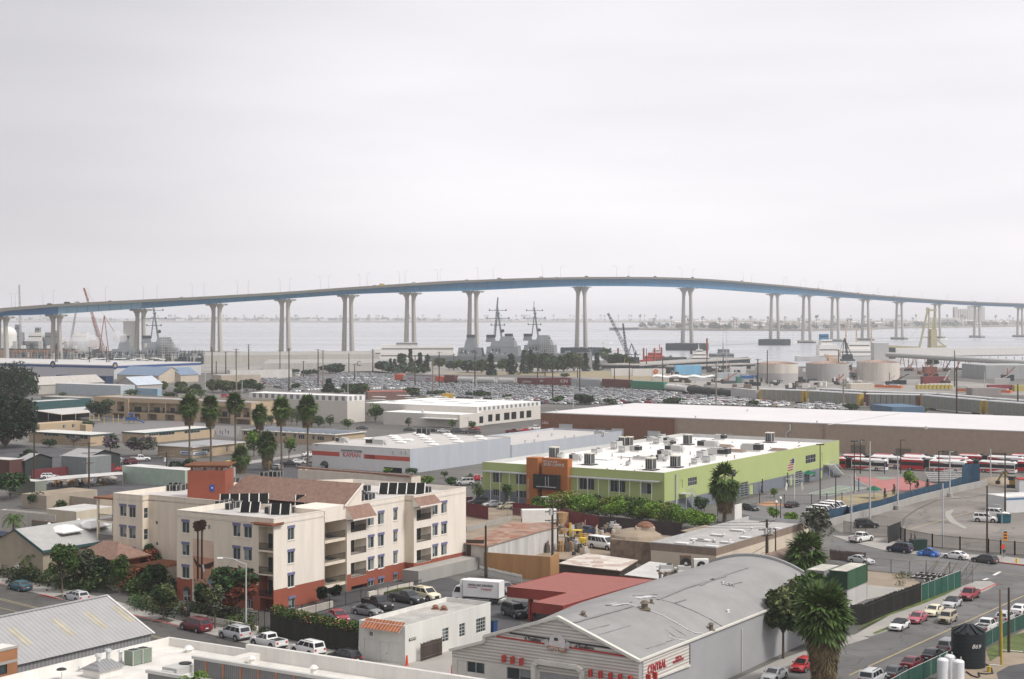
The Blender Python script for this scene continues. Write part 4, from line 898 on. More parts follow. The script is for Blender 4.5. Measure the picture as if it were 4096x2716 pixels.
q=MB();xa,xb=wx(c2(397,0))-F2.loc.x,wx(c2(455,0))-F2.loc.x;za,zb=wz(c2(0,327))-12.3,wz(c2(0,252))-12.3;q.box(xa,xb,-.06,.02,za,zb,M('blue_tile',(.05,.08,.3),var=.3,scale=5));q.ball(((xa+xb)/2,-.06,(za+zb)/2),.13,m_frame,8,4,.13);q.box(xa-.05,xb+.05,-.03,.02,zb+1.0,zb+2.4,m_terra);q.build('blue_window',tt)
mu=MB();mr_=lambda x,y:(-.025,AF.on('x',0,c2(x,y)).y,AF.on('x',0,c2(x,y)).z)
def blob(pts,m,off=0):mu.poly([(-.02-off,*mr_(*p)[1:])for p in pts],m)
m_mu1=M('mural_peach',(.6,.44,.34),var=.15,scale=.5);m_mu2=M('mural_orange',(.5,.26,.17),var=.2,scale=.5);m_mub=M('mural_brown',(.055,.03,.02),var=.2);m_mug=M('mural_green',(.12,.17,.09),var=.5,scale=1.5);m_mubl=M('mural_blue',(.18,.32,.46),var=.3,scale=2)
blob([(203,860),(440,900),(446,1100),(205,1060)],m_mu1);blob([(205,1060),(446,1100),(450,1480),(212,1450)],m_mu2)
for x in(262,308):
 blob([(x-9,760),(x+9,760),(x+11,1330),(x-12,1330)],m_mub,.006)
for cx,cy,n_ in((255,700,20),(312,685,22)):
 r_=random.Random(cx);blob([(cx+math.cos(t*2*math.pi/n_)*58*(1 if t%2 else .72),cy+12+math.sin(t*2*math.pi/n_)*(72+20*math.sin(t*2*math.pi/n_))*(1 if t%2 else .8))for t in range(n_)][::-1],m_mub,.012)
blob([(212,1075),(250,1130),(300,1170),(330,1160),(380,1150),(445,1125),(440,1175),(400,1210),(340,1212),(310,1200),(250,1190),(215,1110)],m_mub,.018)
blob([(312,1165),(330,1160),(345,1240),(325,1250)],m_frame,.024)
r_=random.Random(5)
for k in range(34):
 x=r_.uniform(225,420);y=r_.uniform(1330,1545);s=r_.uniform(14,26);blob([(x+math.cos(t*.785)*s*.6,y+math.sin(t*.785)*s)for t in range(8)][::-1],m_mug if k%6 else M('mural_light_green',(.3,.33,.16),var=.3),.012+k*.0007)
for k in range(9):x=395+k*3;blob([(x-4,1430),(350+k*12,1285+abs(k-4)*14),(x+4,1430)],m_mubl,.04)
mu.build('mural_painting',A.t)
q=MB()
for z in(AF.on('x',xW,c1(1220,670)).z,AF.on('x',xW,c1(1220,905)).z,AF.on('x',xW,c1(1220,1140)).z):q.box(xW+.4,xW+4,yW1,yW1+4.2,z-.3,z,m_stc)
q.box(xW+.4,xW+.75,yW1+3.9,yW1+4.2,0,HT-1,m_stc);q.box(xW+3.7,xW+4,yW1+3.9,yW1+4.2,0,HT-1,m_stc);q.box(xW+.1,xW+4.4,yW1,yW1+4.6,HT-1.2,HT-.9,M('pergola_wood'));q.build('end_balcony',A.t)
q=MB()
for y in(670,905,1140):
 z=AF.on('x',xW,c1(1220,y)).z;q.box(xW+.45,xW+.5,yW1,yW1+4,z+.95,z+1.02,m_black);u=yW1
 while u<yW1+4:q.box(xW+.46,xW+.49,u,u+.03,z,z+.95,m_black);u+=.14
q.build('balcony_railing',A.t)
m_solar=M('solar_panel',(.008,.009,.01),rough=.6,var=.1,spec=.12)
def solar(cf,x0,x1,ytop,ybot,n,label,lean=.9,ang=0,dy=0):
 zb=HR+.1;a=P(cf(x0,ybot),zb);b=P(cf(x1,ybot+dy),zb);L=(b-a).length;rz=math.atan2(b.y-a.y,b.x-a.x)
 t=T('solar_panel_rack',label,'solar panels',a,rz,'solar panel racks on the apartment roof');Y=a.y;h=(ybot-ytop)/2.851*Y/FPX
 for i in range(n):
  xa=L*i/n+.05;xb=L*(i+1)/n-.07;q=MB();q.poly([(xa,0,.0),(xb,0,.0),(xb,lean,h),(xa,lean,h)],m_solar);q.poly([(xb,.03,-.02),(xa,.03,-.02),(xa,lean+.03,h-.03),(xb,lean+.03,h-.03)],m_black);q.bar((xa,-.01,.0),(xa,lean-.01,h),.05,m_frame);q.bar((xb,-.01,.0),(xb,lean-.01,h),.05,m_frame);q.build('solar_panel',t)
 q=MB()
 for i in range(n+1):x=L*i/n;q.bar((x,0,0),(x,lean,h),.07,m_stw);q.bar((x,lean,0),(x,lean,h),.06,m_stw)
 q.build('rack_frame',t)
solar(c2,510,1068,365,472,5,'long row of five black solar panels beside the tiled gable roof',dy=-8);solar(c2,738,962,455,568,2,'pair of black solar panels leaning at the front roof corner',dy=2);solar(c2,1085,1312,478,592,2,'pair of tall black solar panels at the near roof corner above the bare wall')
solar(c2,1368,1928,376,490,5,'row of five black solar panels below the tiled gable end');solar(c3,325,850,250,358,5,'slanting row of five black solar panels at the right end of the roof',2.6)
k=0;cl=[('by the front left solar row',c2,[(505,512),(612,490),(620,535),(690,515),(720,508),(560,505)]),('at the right of the four storey roof',c2,[(2025,430),(2110,438),(2200,425),(2115,385),(2235,412),(2180,405)]),('beside the terracotta lift tower on its left',c1,[(1935,322),(2010,322),(2070,315),(2105,305),(2030,290),(1970,292)]),('just right of the lift tower',c2,[(592,240),(640,243),(690,236),(705,230)]),('behind the tiled gable roof',b2,[(1010,1452),(1060,1448),(1110,1446),(1160,1446),(1190,1440),(1085,1432)]),('at the gable end',c2,[(2190,325)]),('hidden by the near corner solar pair',c2,[(1070,580),(1325,575)]),('at the end of the slanting solar row',c3,[(885,340)])]
for where,cf,pts in cl:
 for j,p in enumerate(sorted(pts)):condenser('small black condenser %s, %s from left'%(where,ordn(j+1)),P(cf(*p),HR),AF.rz)
 # around the apartment house
q=MB()
CB=boxbld('concrete_ramp_wall','bare grey concrete block against the right end of the apartment house',c3(780,1240),AF.on('y',yC-3.2,c3(780,1240)).z,c3(1468,0)[0],(3.1,),mR=m_conc2,mroof=m_conc,par=0,cat='wall')
LEN=lambda cf,pts:[P(cf(*p))for p in pts]
fence('black iron railing along the foot of the apartment house by the cars',LEN(d2,[(1240,690),(1500,655),(1830,555),(2200,470)])+LEN(d3,[(330,470),(560,405),(840,345)]),1.9,m_black,'iron_fence','bars',3.0,step=.16)
fence('black iron railing behind the pavement at the front of the mural',LEN(d2,[(130,590),(300,640),(560,690),(760,720),(970,760)]),1.9,m_black,'iron_fence','bars',2.6,step=.16)
fence('black iron gate screen beside the flowering hedge',LEN(d2,[(985,800),(1130,760)]),2.6,m_black,'iron_gate','bars',1.4,step=.1)
def lowwall(label,pts,h,m,w=.3,name='garden_wall',cat='wall'):
 o=pts[0];mb=MB()
 for a,b in zip(pts[:-1],pts[1:]):mb.bar(a-o+Vector((0,0,h/2)),b-o+Vector((0,0,h/2)),w,m,h=h)
 return one(mb,name,label,cat,o)
lowwall('low cream garden wall on the pavement left of the street lamp',LEN(d2,[(190,650),(520,720),(760,770),(975,815)]),.7,m_stw)
lowwall('low cream planter wall behind the iron railing',LEN(d2,[(1440,640),(1700,575),(1860,535)]),1.0,m_stw);lowwall('low cream planter wall with lawn at the foot of the flats',LEN(d3,[(215,420),(500,350),(740,295)]),.9,m_stw)
patch([d3(400,350),d3(580,300),d3(735,280),d3(640,310)],.95,m_grass,'lawn',thick=.4)
patch([d2(560,790),d2(620,730),d2(820,770),d2(800,800)],.22,m_grass,'verge');patch([d1(1800,690),d1(1900,650),d1(2070,680),d1(1990,710)],.16,M('planting_soil',(.07,.06,.05)),'tree_pit');patch([d1(640,400),d1(740,375),d1(800,395),d1(730,420)],.16,MATS['planting_soil'],'tree_pit')
hp=[P(d2(1130,855)),P(d2(1500,950)),P(d2(1850,1030)),P(d2(2165,1085))]
fence('dark weathered board fence under the flowering hedge',hp,3.0,M('dark_boards',(.035,.035,.032),var=.3,streak=1),'board_fence','planks',2.6)
rnd=random.Random(11);mb=MB();o=hp[0]
for a,b in zip(hp[:-1],hp[1:]):
 for k in range(16):
  p=a.lerp(b,(k+rnd.random())/16)-o+Vector((0,0,rnd.uniform(3.0,3.5)));leaves(mb,rnd,p+Vector((rnd.uniform(-.1,.5),rnd.uniform(.0,.8),0)),.8,110,.17,L_mid,.8);leaves(mb,rnd,p+Vector((rnd.uniform(-.1,.3),rnd.uniform(-.3,.3),.1)),.8,4,.11,L_flower,.8)
  leaves(mb,rnd,p+Vector((0,0,.1)),.8,2,.11,Mleaf('flower_orange',(.6,.2,.06)),.8)
one(mb,'flowering_hedge','long green hedge with pink and orange flowers on top of dark boards','hedge',o)
for lab,cf,x,y,h,w,m,m2,sd in(('round young street tree in front of the tan shed, left of the flats',c1,710,1500,7.6,4.2,L_mid,L_deep,1),('slim pale street tree left of the arched tower entrance',c1,1360,1490,5.8,3.4,L_mid,L_olive,2),('loose grey green tree between the two left street trees',c1,940,1440,6.2,4.0,L_grey,L_deep,3),('dark low tree in front of the tiled entrance porch',c1,1120,1430,5.0,3.4,L_deep,L_dark,4),('bushy tree beside the cream wing near the entrance',c1,1720,1330,5.6,3.2,L_deep,L_redleaf,5),('thin street tree in a square pit left of the maroon minivan',d1,1935,690,5.2,3.6,L_olive,L_deep,6),('dark tree left of the thin street tree behind railings',c1,1760,1520,4.8,3.4,L_deep,L_olive,7),('feathery grey street tree leaning beside the mural',d2,475,790,6.8,3.6,L_grey,L_olive,8),('dark red and green tree against the terracotta base right of the mural',d2,690,720,7.6,6.4,L_deep,L_redleaf,9),('green tree with red tints at the foot of the mural',d2,300,640,5.2,3.4,L_deep,L_redleaf,10)):
 tree(lab,P(cf(x,y)),h,w*1.15,m,sd,'street_tree','street trees by the flats',2600,.3,m2=m2)
feather_palm('arching feather palm in front of the tan shed with black trim',P(c1(420,1330)),6.6,6.0,3)
feather_palm('feather palm in front of the pale flat roofed shed at the left edge',P(c1(150,830),1.0),5.6,4.4,4)
for lab,cf,x,y,h,w,m,sd in(('dark hedge bush beside the parking sign',c1,290,1395,2.4,6,L_dark,1),('dark shrub at the navy shop corner',c1,130,1310,2.2,3.5,L_dark,2),('clipped shrub under the left street tree',c1,900,1470,1.8,7,L_deep,3),('shrub row behind the pavement beside the arch',d1,1700,560,1.3,6,L_deep,4),('dark hedge left of the pedestrians at the arch',d1,2080,640,1.4,5,L_dark,5),('grassy clump at the foot of the street lamp',d2,860,820,1.2,2.2,L_olive,6),('small bush right of the iron gate',d2,1065,860,1.2,1.8,L_deep,7),('strap leaved shrub behind the minivan',d2,470,700,1.2,2.2,L_olive,8),('dark cordyline at the corner of the stair recess',d2,1735,500,3.6,1.4,L_dark,9),('dark cordyline in the stair recess',d2,1920,460,3.6,1.5,L_dark,10),('bush under the entrance pergola',c1,1640,1380,2.2,4,L_dark,12)):
 bush(lab,P(cf(x,y)),h,w,m,sd,500)
for i,(cf,x,y,w,h)in enumerate(((c1,640,1400,6,2.4),(c1,800,1440,7,2.6),(c1,985,1400,7,3.2),(c1,1180,1450,6,2.6),(c1,1480,1470,5,2.2),(c1,1660,1490,5,2.6),(c1,1850,1480,5,3),(c1,1960,1540,5,2.6),(d1,1650,500,5,1.6),(d1,1790,560,6,1.8),(d1,1960,600,6,1.6),(d1,2240,600,4,1.6),(d2,420,650,5,2.2),(d2,620,690,5,2),(d2,780,730,5,1.6),(c1,330,1360,5,2.6))):bush('dark green shrub in the front gardens, %s in order from left'%ordn(i+1),P(cf(x,y)),h,w,(L_deep,L_dark,L_mid)[i%3],400+i,700,'shrub','shrubs in the front gardens',m2=L_olive)
F3=Frame(P(c1(1340,1420)));t=T('entrance_porch','low terracotta porch with hipped clay tile roof beside the cream wing','porch',F3.loc,F3.rz);z1=4.2;z2=6.4
q=MB();q.box(.6,5.4,.6,8.4,0,z1-.1,m_terra);q.build('porch_wall',t)
q=MB();cx=[(-.5,-.5),(6.5,-.5),(6.5,9.5),(-.5,9.5)];rg=[(3,3),(3,6)]
q.poly([(*cx[0],z1),(*cx[1],z1),(*rg[0],z2)],m_tileX);q.poly([(*cx[1],z1),(*cx[2],z1),(*rg[1],z2),(*rg[0],z2)],m_tile);q.poly([(*cx[2],z1),(*cx[3],z1),(*rg[1],z2)],m_tileX);q.poly([(*cx[3],z1),(*cx[0],z1),(*rg[0],z2),(*rg[1],z2)],m_tile);q.box(-.45,6.45,-.45,9.45,z1-.2,z1-.01,MATS['pergola_wood']);q.build('tiled_roof',t)
F3=Frame(P(c1(1560,1440)));t=T('garden_pergola','brown timber pergola beside the tiled entrance porch','pergola',F3.loc,F3.rz);q=MB()
for x in(.3,6.5):
 for y in(-2.8,.8):q.box(x,x+.25,y,y+.25,0,3.0,MATS['pergola_wood'])
q.build('post',t);q=MB()
for y in(-2.9,.8):q.box(-.4,7.4,y,y+.3,3.0,3.3,MATS['pergola_wood'])
for k in range(14):q.box(-.2+k*.55,-.05+k*.55,-3.5,1.6,3.3,3.5,MATS['pergola_wood'])
q.build('beam',t)
t=lpole('tall grey street lamp with curved arm in front of the flats',P(d2(840,800)),CAMZ-(c2(800,1160)[1]-HZ)/FPX*P(d2(840,800)).y,m_steel,.11,None,name='street_lamp');Yl=P(d2(840,800)).y;bx_,bz_=P(d2(840,800)).x,t.children[0].dimensions.z
q=MB();sc_=Yl/FPX/2.851;pts=[(0,0,0),(-60*sc_,0,22*sc_),(-140*sc_,0,58*sc_),(-230*sc_,0,72*sc_),(-275*sc_,0,74*sc_)];zt=CAMZ-(c2(800,1160)[1]-HZ)/FPX*Yl;q.tube([(x,y,zt+z)for x,y,z in pts],.06,m_steel,6);q.build('arm',t);q=MB();q.box(-330*sc_,-262*sc_,-.16,.16,zt+66*sc_,zt+80*sc_,M('globe_white',(.8,.8,.78),rough=.3),tx=.06,ty=.05);q.build('lamp_head',t)
t=T('parking_sign','small white parking sign on a post by the teal saloon','sign',P(d1(200,225)),0);q=MB();q.cyl((0,0,0),(0,0,3.0),.04,None,6,m_steel);q.build('post',t)
q=MB();Yp=P(d1(200,225)).y;w_=45/2.956*Yp/FPX;h_=65/2.956*Yp/FPX;zc=CAMZ-(d1(0,62)[1]-HZ)/FPX*Yp;q.box(-w_/2,w_/2,-.06,-.03,zc-h_/2,zc+h_/2,m_wht)
for k in range(3):q.box(-w_*.35,w_*.35,-.066,-.061,zc-h_*.3+k*h_*.24,zc-h_*.22+k*h_*.24,m_black)
q.build('sign_plate',t)
hs=heading(d2(725,965),d2(545,920))
def at(cf,x,y):return P(cf(x,y))
for kind,col,cf,x,y,h,lab in(('sedan','teal',d1,235,325,hs,'dark teal saloon parked by the left kerb, leftmost in the street'),('wagon','silver',d1,900,455,hs,'silver estate car half hidden by the grey barn roof ridge'),('minivan','maroon',d2,245,805,hs,'dark maroon minivan parked ahead of the silver four wheel drive'),('suv','silver',d2,705,905,hs,'silver four wheel drive with roof bars parked under the street lamp'),('pickup','white',d2,1105,1000,hs,'white extended cab pickup parked behind the silver four wheel drive'),('suv','white',d2,1570,1090,hs,'white four wheel drive parked in front of the flowering hedge'),('wagon','black',d2,2000,1175,hs,'black estate car last in the row before the white office'),('soft','silver',d2,1790,735,heading(d2(1640,690),d2(1890,760)),'silver coupe parked beside the dark red saloon behind the hedge'),('sedan','cherry',d2,1930,690,heading(d2(1780,620),d2(2010,730)),'dark red saloon in the yard between hedge and office'),('soft','grey',d3,205,620,heading(d3(70,600),d3(330,640)),'grey coupe in the yard left of the black pickups'),('pickup','black',d3,330,545,heading(d3(170,510),d3(480,590)),'black pickup nearest the office roof, bed towards the flats'),('pickup','charcoal',d3,680,475,heading(d3(520,440),d3(820,490)),'black double cab pickup parked between the other pickup and the white estate'),('suv','cream',d3,900,440,heading(d3(780,400),d3(980,440)),'white estate car with roof bars left of the delivery truck'),('suv','charcoal',d3,1950,640,heading(d3(1850,620),d3(2060,690)),'dark grey four wheel drive under the red canopy'),('sedan','navy',d3,2060,590,heading(d3(1900,560),d3(2060,620)),'dark blue car behind the grey four wheel drive at the canopy'),('sedan','grey',d3,1835,350,heading(d3(1800,330),d3(1865,360)),'dark saloon behind the delivery truck')):
 car(kind,col,lab,at(cf,x,y),h).scale=(1.07,)*3
hb=heading(d3(1800,480),d3(1250,440));t=T('box_truck','white refrigerated delivery truck with lettering on its box','truck',at(d3,1500,475),hb,None)
m_van=M('truck_white',(.78,.78,.77),rough=.4,var=.04);q=MB();q.box(-4.3,2.0,-1.22,1.22,1.15,3.75,m_van);q.build('cargo_box',t)
q=MB()
for y in(-1.23,1.23):q.box(-4.33,2.03,y-.02,y+.02,1.12,1.25,m_acg);q.box(-4.33,-4.2,y-.02,y+.02,1.2,3.75,m_acg);q.box(1.9,2.03,y-.02,y+.02,1.2,3.75,m_acg)
q.box(-4.2,1.9,-.5,.5,.75,1.1,m_trim);q.build('chassis',t)
q=MB();q.smooth=True;q.loft([[(2.15,-1.05,.55),(2.15,1.05,.55),(2.15,1.05,2.75),(2.15,-1.05,2.75)],[(3.3,-1.05,.55),(3.3,1.05,.55),(3.3,.98,2.7),(3.3,-.98,2.7)],[(3.95,-1.02,.5),(3.95,1.02,.5),(3.85,1.0,1.7),(3.85,-1.0,1.7)]],m_van);q.box(3.9,4.05,-1.05,1.05,.4,.8,m_van);q.build('cab',t)
q=MB();q.poly([(3.37,-.9,2.6),(3.88,-.92,1.75),(3.88,.92,1.75),(3.37,.9,2.6)][::-1],m_glassc)
for y in(-1.065,1.065):q.poly([(2.5,y,1.7),(3.6,y,1.7),(3.25,y*.95,2.55),(2.5,y*.97,2.55)],m_glassc)
q.build('window_glass',t);q=MB();q.box(2.0,2.7,-.85,.85,2.85,3.7,m_van,tx=.12,ty=.1);q.cyl((2.72,0,3.2),(2.6,0,3.25),.3,None,10,m_trim);q.build('refrigeration_unit',t)
add_wheels(t,(3.1,-2.9),1.12,.42)
q=MB();q.box(-4.75,-4.3,-1.1,1.1,.75,.9,m_acg);q.build('tail_lift',t)
text('CENTRAL MEAT & PROVISION',.52,M('lettering_dark',(.05,.045,.05)),t,(-1.15,1.235,3.05),math.pi,font_sx=.62);text('Company',.5,M('lettering_red',(.42,.03,.05)),t,(-2.1,1.235,2.5),math.pi,shear=.35);q=MB();q.box(-.6,1.1,1.222,1.232,2.62,2.72,MATS['lettering_red']);q.build('red_stripe',t)
t.scale=(.9,)*3
# foreground buildings
hu=math.radians(90-GRID);hv=hu+math.pi/2
m_corr=M('corrugated_grey',(.36,.355,.355),rough=.6,var=.06,kind='rib',axis='X',ks=.5,col2=(.3,.295,.295));m_corrw=M('corrugated_wall',(.28,.28,.285),rough=.7,var=.08,kind='rib',axis='X',ks=.6)
m_wroof=M('white_roof',(.64,.62,.58),var=.14,scale=.35,fine=.05);m_wroofd=M('white_roof_dirty',(.68,.66,.62),var=.14,scale=.25,fine=.06);m_wpar=M('white_parapet',(.72,.7,.66),var=.12,scale=.6,streak=1)
F=Frame(P(d1(1785,820),5.0));t=T('metal_barn','long grey corrugated barn with yellowed roof strips in the lower left corner','shed',F.loc,F.rz)
yr=7.5;zr=8.5;x0=-58
q=MB();q.poly([(x0,-.3,4.86),(.2,-.3,4.86),(.2,yr,zr),(x0,yr,zr)],m_corr);q.poly([(x0,2*yr+.3,4.86),(x0,yr,zr),(.2,yr,zr),(.2,2*yr+.3,4.86)],m_corr);q.bar((x0,yr,zr+.03),(.3,yr,zr+.03),.5,m_corr,h=.1);q.bar((.15,-.4,4.83),(.15,yr,zr+.05),.28,M('barn_trim',(.6,.58,.56)),h=.12);q.build('roof',t)
q=MB();q.poly([(x0,0,0),(0,0,0),(0,0,5),(x0,0,5)],m_corrw);q.poly([(0,0,0),(0,2*yr,0),(0,2*yr,5),(0,yr,zr-.05),(0,0,5)],m_corrw);q.build('wall',t)
sl=(zr-4.95)/(yr+.15)
for p in((95,860),(620,752),(1022,672),(1345,602)):
 x=F.loc_of(P(d1(*p),6.7)).x;q=MB();ya,yb=yr*.3,yr*.72
 q.poly([(x-.55,ya,5.02+ya*sl),(x+.55,ya,5.02+ya*sl),(x+.55,yb,5.02+yb*sl),(x-.55,yb,5.02+yb*sl)],M('yellowed_plastic',(.43,.4,.32),var=.12,kind='rib',axis='X',ks=.5));q.build('roof_light_strip',t)
b=Bld('brick_building','orange brick building with pale band cut by the left edge, in front of the barn','building',P((70,2583),8.5));m_obr=M('orange_brick',(.42,.2,.1),var=.15,kind='brick',ks=4,col2=(.36,.16,.08))
b.face('y',0,-30,0,0,8.5,m_obr,[('win',d1,-60,85,1205,1330,dict(nx=1,frame=m_black))]);b.roof([(-30,0),(0,0),(0,2.2),(-30,2.2)],8.51,m_wroofd)
q=MB();b.bx(q,'y',0,-30,0,*sorted((b.F.on('y',0,d1(100,1195)).z,b.F.on('y',0,d1(100,1160)).z)),-.03,.02,m_conc);b.bx(q,'y',0,-30,.1,8.3,8.56,-.06,.02,m_conc);b.build_band=q.build('pale_band',b.t);q=MB();q.poly([(0,0,0),(0,2.2,0),(0,2.2,8.5),(0,0,8.5)],m_obr);q.build('wall',b.t)
F=Frame(P(d1(2000,878),6.5));t=T('white_roofed_building','flat white roofed building with parapets along the bottom edge','building',F.loc,F.rz);lx,ly=-62,-75;HB=6.5
q=MB();q.box(lx,0,ly,0,0,HB-.9,m_wpar,m_wroof);q.build('roof',t)
q=MB();q.box(lx,.0,-.35,0,HB-.92,HB,m_wpar,m_wroof);q.build('parapet',t)
ys=F.sy(d2(870,0)[0],0);q=MB();q.box(-.35,.003,ys,-.353,HB-.92,HB-.003,m_wpar,m_wroof);q.box(-.45,.05,ly,ys,HB-.92,HB+.55,m_wpar,m_wroof);q.build('parapet',t)
R=lambda cf,x,y,z=HB-.9:P(cf(x,y),z)
t=T('roof_monitor','hipped metal ventilator house with two cowls on the white roof','ventilator',R(d1,1215,1330),hu);q=MB();q.box(-1.9,1.9,-1.5,1.5,0,1.0,m_wpar);q.build('base',t)
q=MB();q.poly([(-2.2,-1.8,.95),(2.2,-1.8,.95),(1.0,0,2.0),(-1.0,0,2.0)],m_corrw);q.poly([(2.2,1.8,.95),(-2.2,1.8,.95),(-1.0,0,2.0),(1.0,0,2.0)],m_corrw);q.poly([(2.2,-1.8,.95),(2.2,1.8,.95),(1,0,2)],m_corrw);q.poly([(-2.2,1.8,.95),(-2.2,-1.8,.95),(-1,0,2)],m_corrw);q.build('hip_roof',t)
for x,h in((-.7,.7),(.9,1.0)):q=MB();q.cyl((x,0,1.8),(x,0,1.8+h),.28,None,10,m_galv);q.cyl((x,0,1.8+h),(x,0,2.1+h),.45,.4,12,m_galv);q.build('cowl',t)
t.scale=(.8,)*3
for i,(x,y)in enumerate(((1575,1205),(1690,1180))):condenser('tall green grey slatted condenser, %s of the pair on the white roof'%('left','right')[i],R(d1,x,y),hu,1.25,1.5,M('ac_green',(.2,.24,.19)),'pair of green condensers')
vent('plain pipe vent between the hipped house and the green condensers',R(d1,1425,1190),.5,1.2);vent('wide mushroom vent at the far corner of the white roof',R(d2,160,1070),.95,.45,m_wpar);vent('small drum vent beside the white duct box',R(d2,905,1215),.75,.7,m_wpar);vent('mushroom vent at the lower right of the white roof',R(d2,1640,1340),.8,.8,m_wpar);vent('low round vent left of the hipped house',R(d1,950,1285),.5,.35);vent('flat square cap left of the wide mushroom vent',R(d1,1975,1025),.45,.12,m_wpar,cap=0)
t=T('satellite_dish','dark satellite dish on the white roof','satellite dish',R(d1,730,1378),0);q=MB();q.cyl((0,0,0),(0,0,.7),.04,None,6,m_galv);q.build('mast',t);q=MB();q.ball((0,-.1,.95),.52,m_acd,12,4,.22,True);q.build('dish',t)
q=MB();q.box(-3.6,3.6,-.7,.7,0,.75,m_wroof);o=one(q,'roof_duct','long white duct box across the white roof','duct',R(d2,800,1190),hu)
rooftop_unit('low box shaped machine with two fans in the roof pit',R(d1,2130,1330),hu,3.0,2.0,1.0,0)
q=MB();cs=F.loc_of(P(d2(232,1122),7.4));m_scr=M('screen_grey',(.2,.2,.2),kind='rib',axis='Y',ks=1.2)
t=T('roof_screen','long grey roof screen with orange posts and pale coping at the bottom','screen',F.w(cs.x,cs.y,HB-.9),hu);q.box(-.12,.0,-40,0,0,1.7,m_scr);q.build('panel',t);q=MB();q.box(-.35,.1,-40.1,.1,1.7,2.0,m_acg);q.build('coping',t)
for k in range(14):q=MB();q.box(-.2,-.121,-1.8-k*2.3,-1.65-k*2.3,0,1.68,M('orange_post',(.42,.16,.08)));q.build('post',t)
t=T('roof_screen','shorter dark roof screen with pale coping left of the potted bush','screen',P(d1(1757,1262),7.2).xy.to_3d()+Vector((0,0,HB-.9)),hu);q=MB();q.box(-.12,0,-12,0,0,1.3,m_scr);q.build('panel',t);q=MB();q.box(-.35,.1,-12.1,.1,1.3,1.6,m_acg);q.build('coping',t)
tree('bright green tree top poking up at the bottom edge',Vector((PY(d2(220,1290),150).x,150,0)),42-(d2(0,1275)[1]-HZ)/FPX*150,4.6,L_bright,21,'tree',None,1400,.5)
m_ow=M('office_white',(.68,.67,.63),var=.1,scale=.5,streak=1);m_oroof=M('office_roof',(.4,.385,.36),var=.25,scale=.5)
O=boxbld('white_office','small white flat roofed office with a strip of clay tiles over its door',d3(652,752),4.65,d3(1662,0)[0],d3(108,0)[0],mR=m_ow,mroof=m_oroof,par=.55,itR=[('win',d3,1093,1168,775,935,dict(nx=2,nz=4)),('win',d3,1293,1362,720,875,dict(nx=2,nz=4)),('win',d3,1493,1603,655,825,dict(nx=4,nz=4))],itL=[('door',d3,350,442,935,1150,dict(z0=0,m=m_ow)),('win',d3,222,268,815,870,dict(nx=2)),('shut',d3,455,610,945,1100,dict(m=m_ow,name='boarded_shopfront')),('shut',d3,165,340,900,1050,dict(m=m_ow,name='boarded_shopfront'))])
q=MB();y0=O.F.sy(d3(625,0)[0],0);y1=O.F.sy(d3(165,0)[0],0);m_tile2=M('orange_tiles',(.48,.2,.11),var=.3,scale=2,fine=.2,kind='tile',ks=.65,axis='Y',col2=(.2,.075,.04))
q.poly([(-.9,y0,4.0),(.5,y0,4.95),(.5,y1,4.95),(-.9,y1,4.0)],m_tile2);q.poly([(-.9,y0,3.9),(-.9,y1,3.9),(.5,y1,4.85),(.5,y0,4.85)],m_ow);q.build('tile_strip',O.t)
s=O.rect('y',0,d3,697,777,890,918);q=MB();q.box(s[0],s[1],-.07,0,s[2],s[3],m_black);sb=q.build('name_sign',O.t);text('RECEPTION',.26,m_wht,sb,((s[0]+s[1])/2,-.085,(s[2]+s[3])/2),0,font_sx=.9)
for i,(x,y)in enumerate(((1010,550),(1110,560))):vent('rusty square vent on the white office roof, %s one'%('left','right')[i],P(d3(x,y),4.1),.7,.3,M('rust',(.22,.1,.06),var=.3))
vent('round low vent in the middle of the office roof',P(d3(1125,640),4.1),.5,.1,m_oroof,cap=0)
ga=[O.F.w(O.F.sx(d3(838,0)[0],-.6),-.6),O.F.w(O.F.sx(d3(1085,0)[0],-.6),-.6)];fence('weathered brown board gate against the white office',ga,2.2,M('boards_brown',(.12,.095,.085),var=.4,streak=1),'board_gate','planks',3.0,post=.1)
def cone(label,loc,h=1.25):
 t=T('traffic_cone',label,'traffic cone',loc,0,'orange traffic cones');q=MB();m=M('cone_orange',(.62,.09,.05),rough=.6);q.box(-.24,.24,-.24,.24,0,.06,m);q.build('base',t);q=MB();q.cyl((0,0,.06),(0,0,h),.2,.11,12,m);q.build('cone',t)
cone('tall orange traffic cone at the corner of the white office',P(d3(672,1222)));cone('tall orange traffic cone beside the clapboard butchery',P(d3(1210,1340)))
def bin_(label,loc,rz,m,w=1.6,d=1.0,h=1.2,name='rubbish_bin'):
 t=T(name,label,'bin',loc,rz);q=MB();q.box(-w/2,w/2,-d/2,d/2,.12,h,m,tx=-.06,ty=-.05);q.build('body',t);q=MB();q.box(-w/2-.08,w/2+.08,-d/2-.08,d/2+.08,h,h+.09,M('lid_dark',(.03,.05,.05)));q.build('lid',t)
bin_('blue wheeled bin at the right end of the white office',P(d3(1690,825)),hu,M('bin_blue',(.03,.07,.2)),.9,.8,1.5)
m_clap=M('clapboard',(.66,.63,.58),var=.05,kind='rib',axis='Z',ks=.9,col2=(.4,.37,.34));m_cwall=M('butchery_wall',(.34,.345,.352),var=.06,scale=.25,fine=.05);m_croof=M('barrel_roof',(.27,.268,.262),var=.12,scale=.22,fine=.07,streak=0);m_trimw=M('butchery_trim',(.62,.6,.55),var=.1)
ZE=6.1;Cb=Bld('butchery_building','pale clapboard fronted butchery with long grey barrel roof','building',P(d4(1345,1165),ZE));F=Cb.F;LX=F.loc_of(P(d5(1410,300),ZE)).x
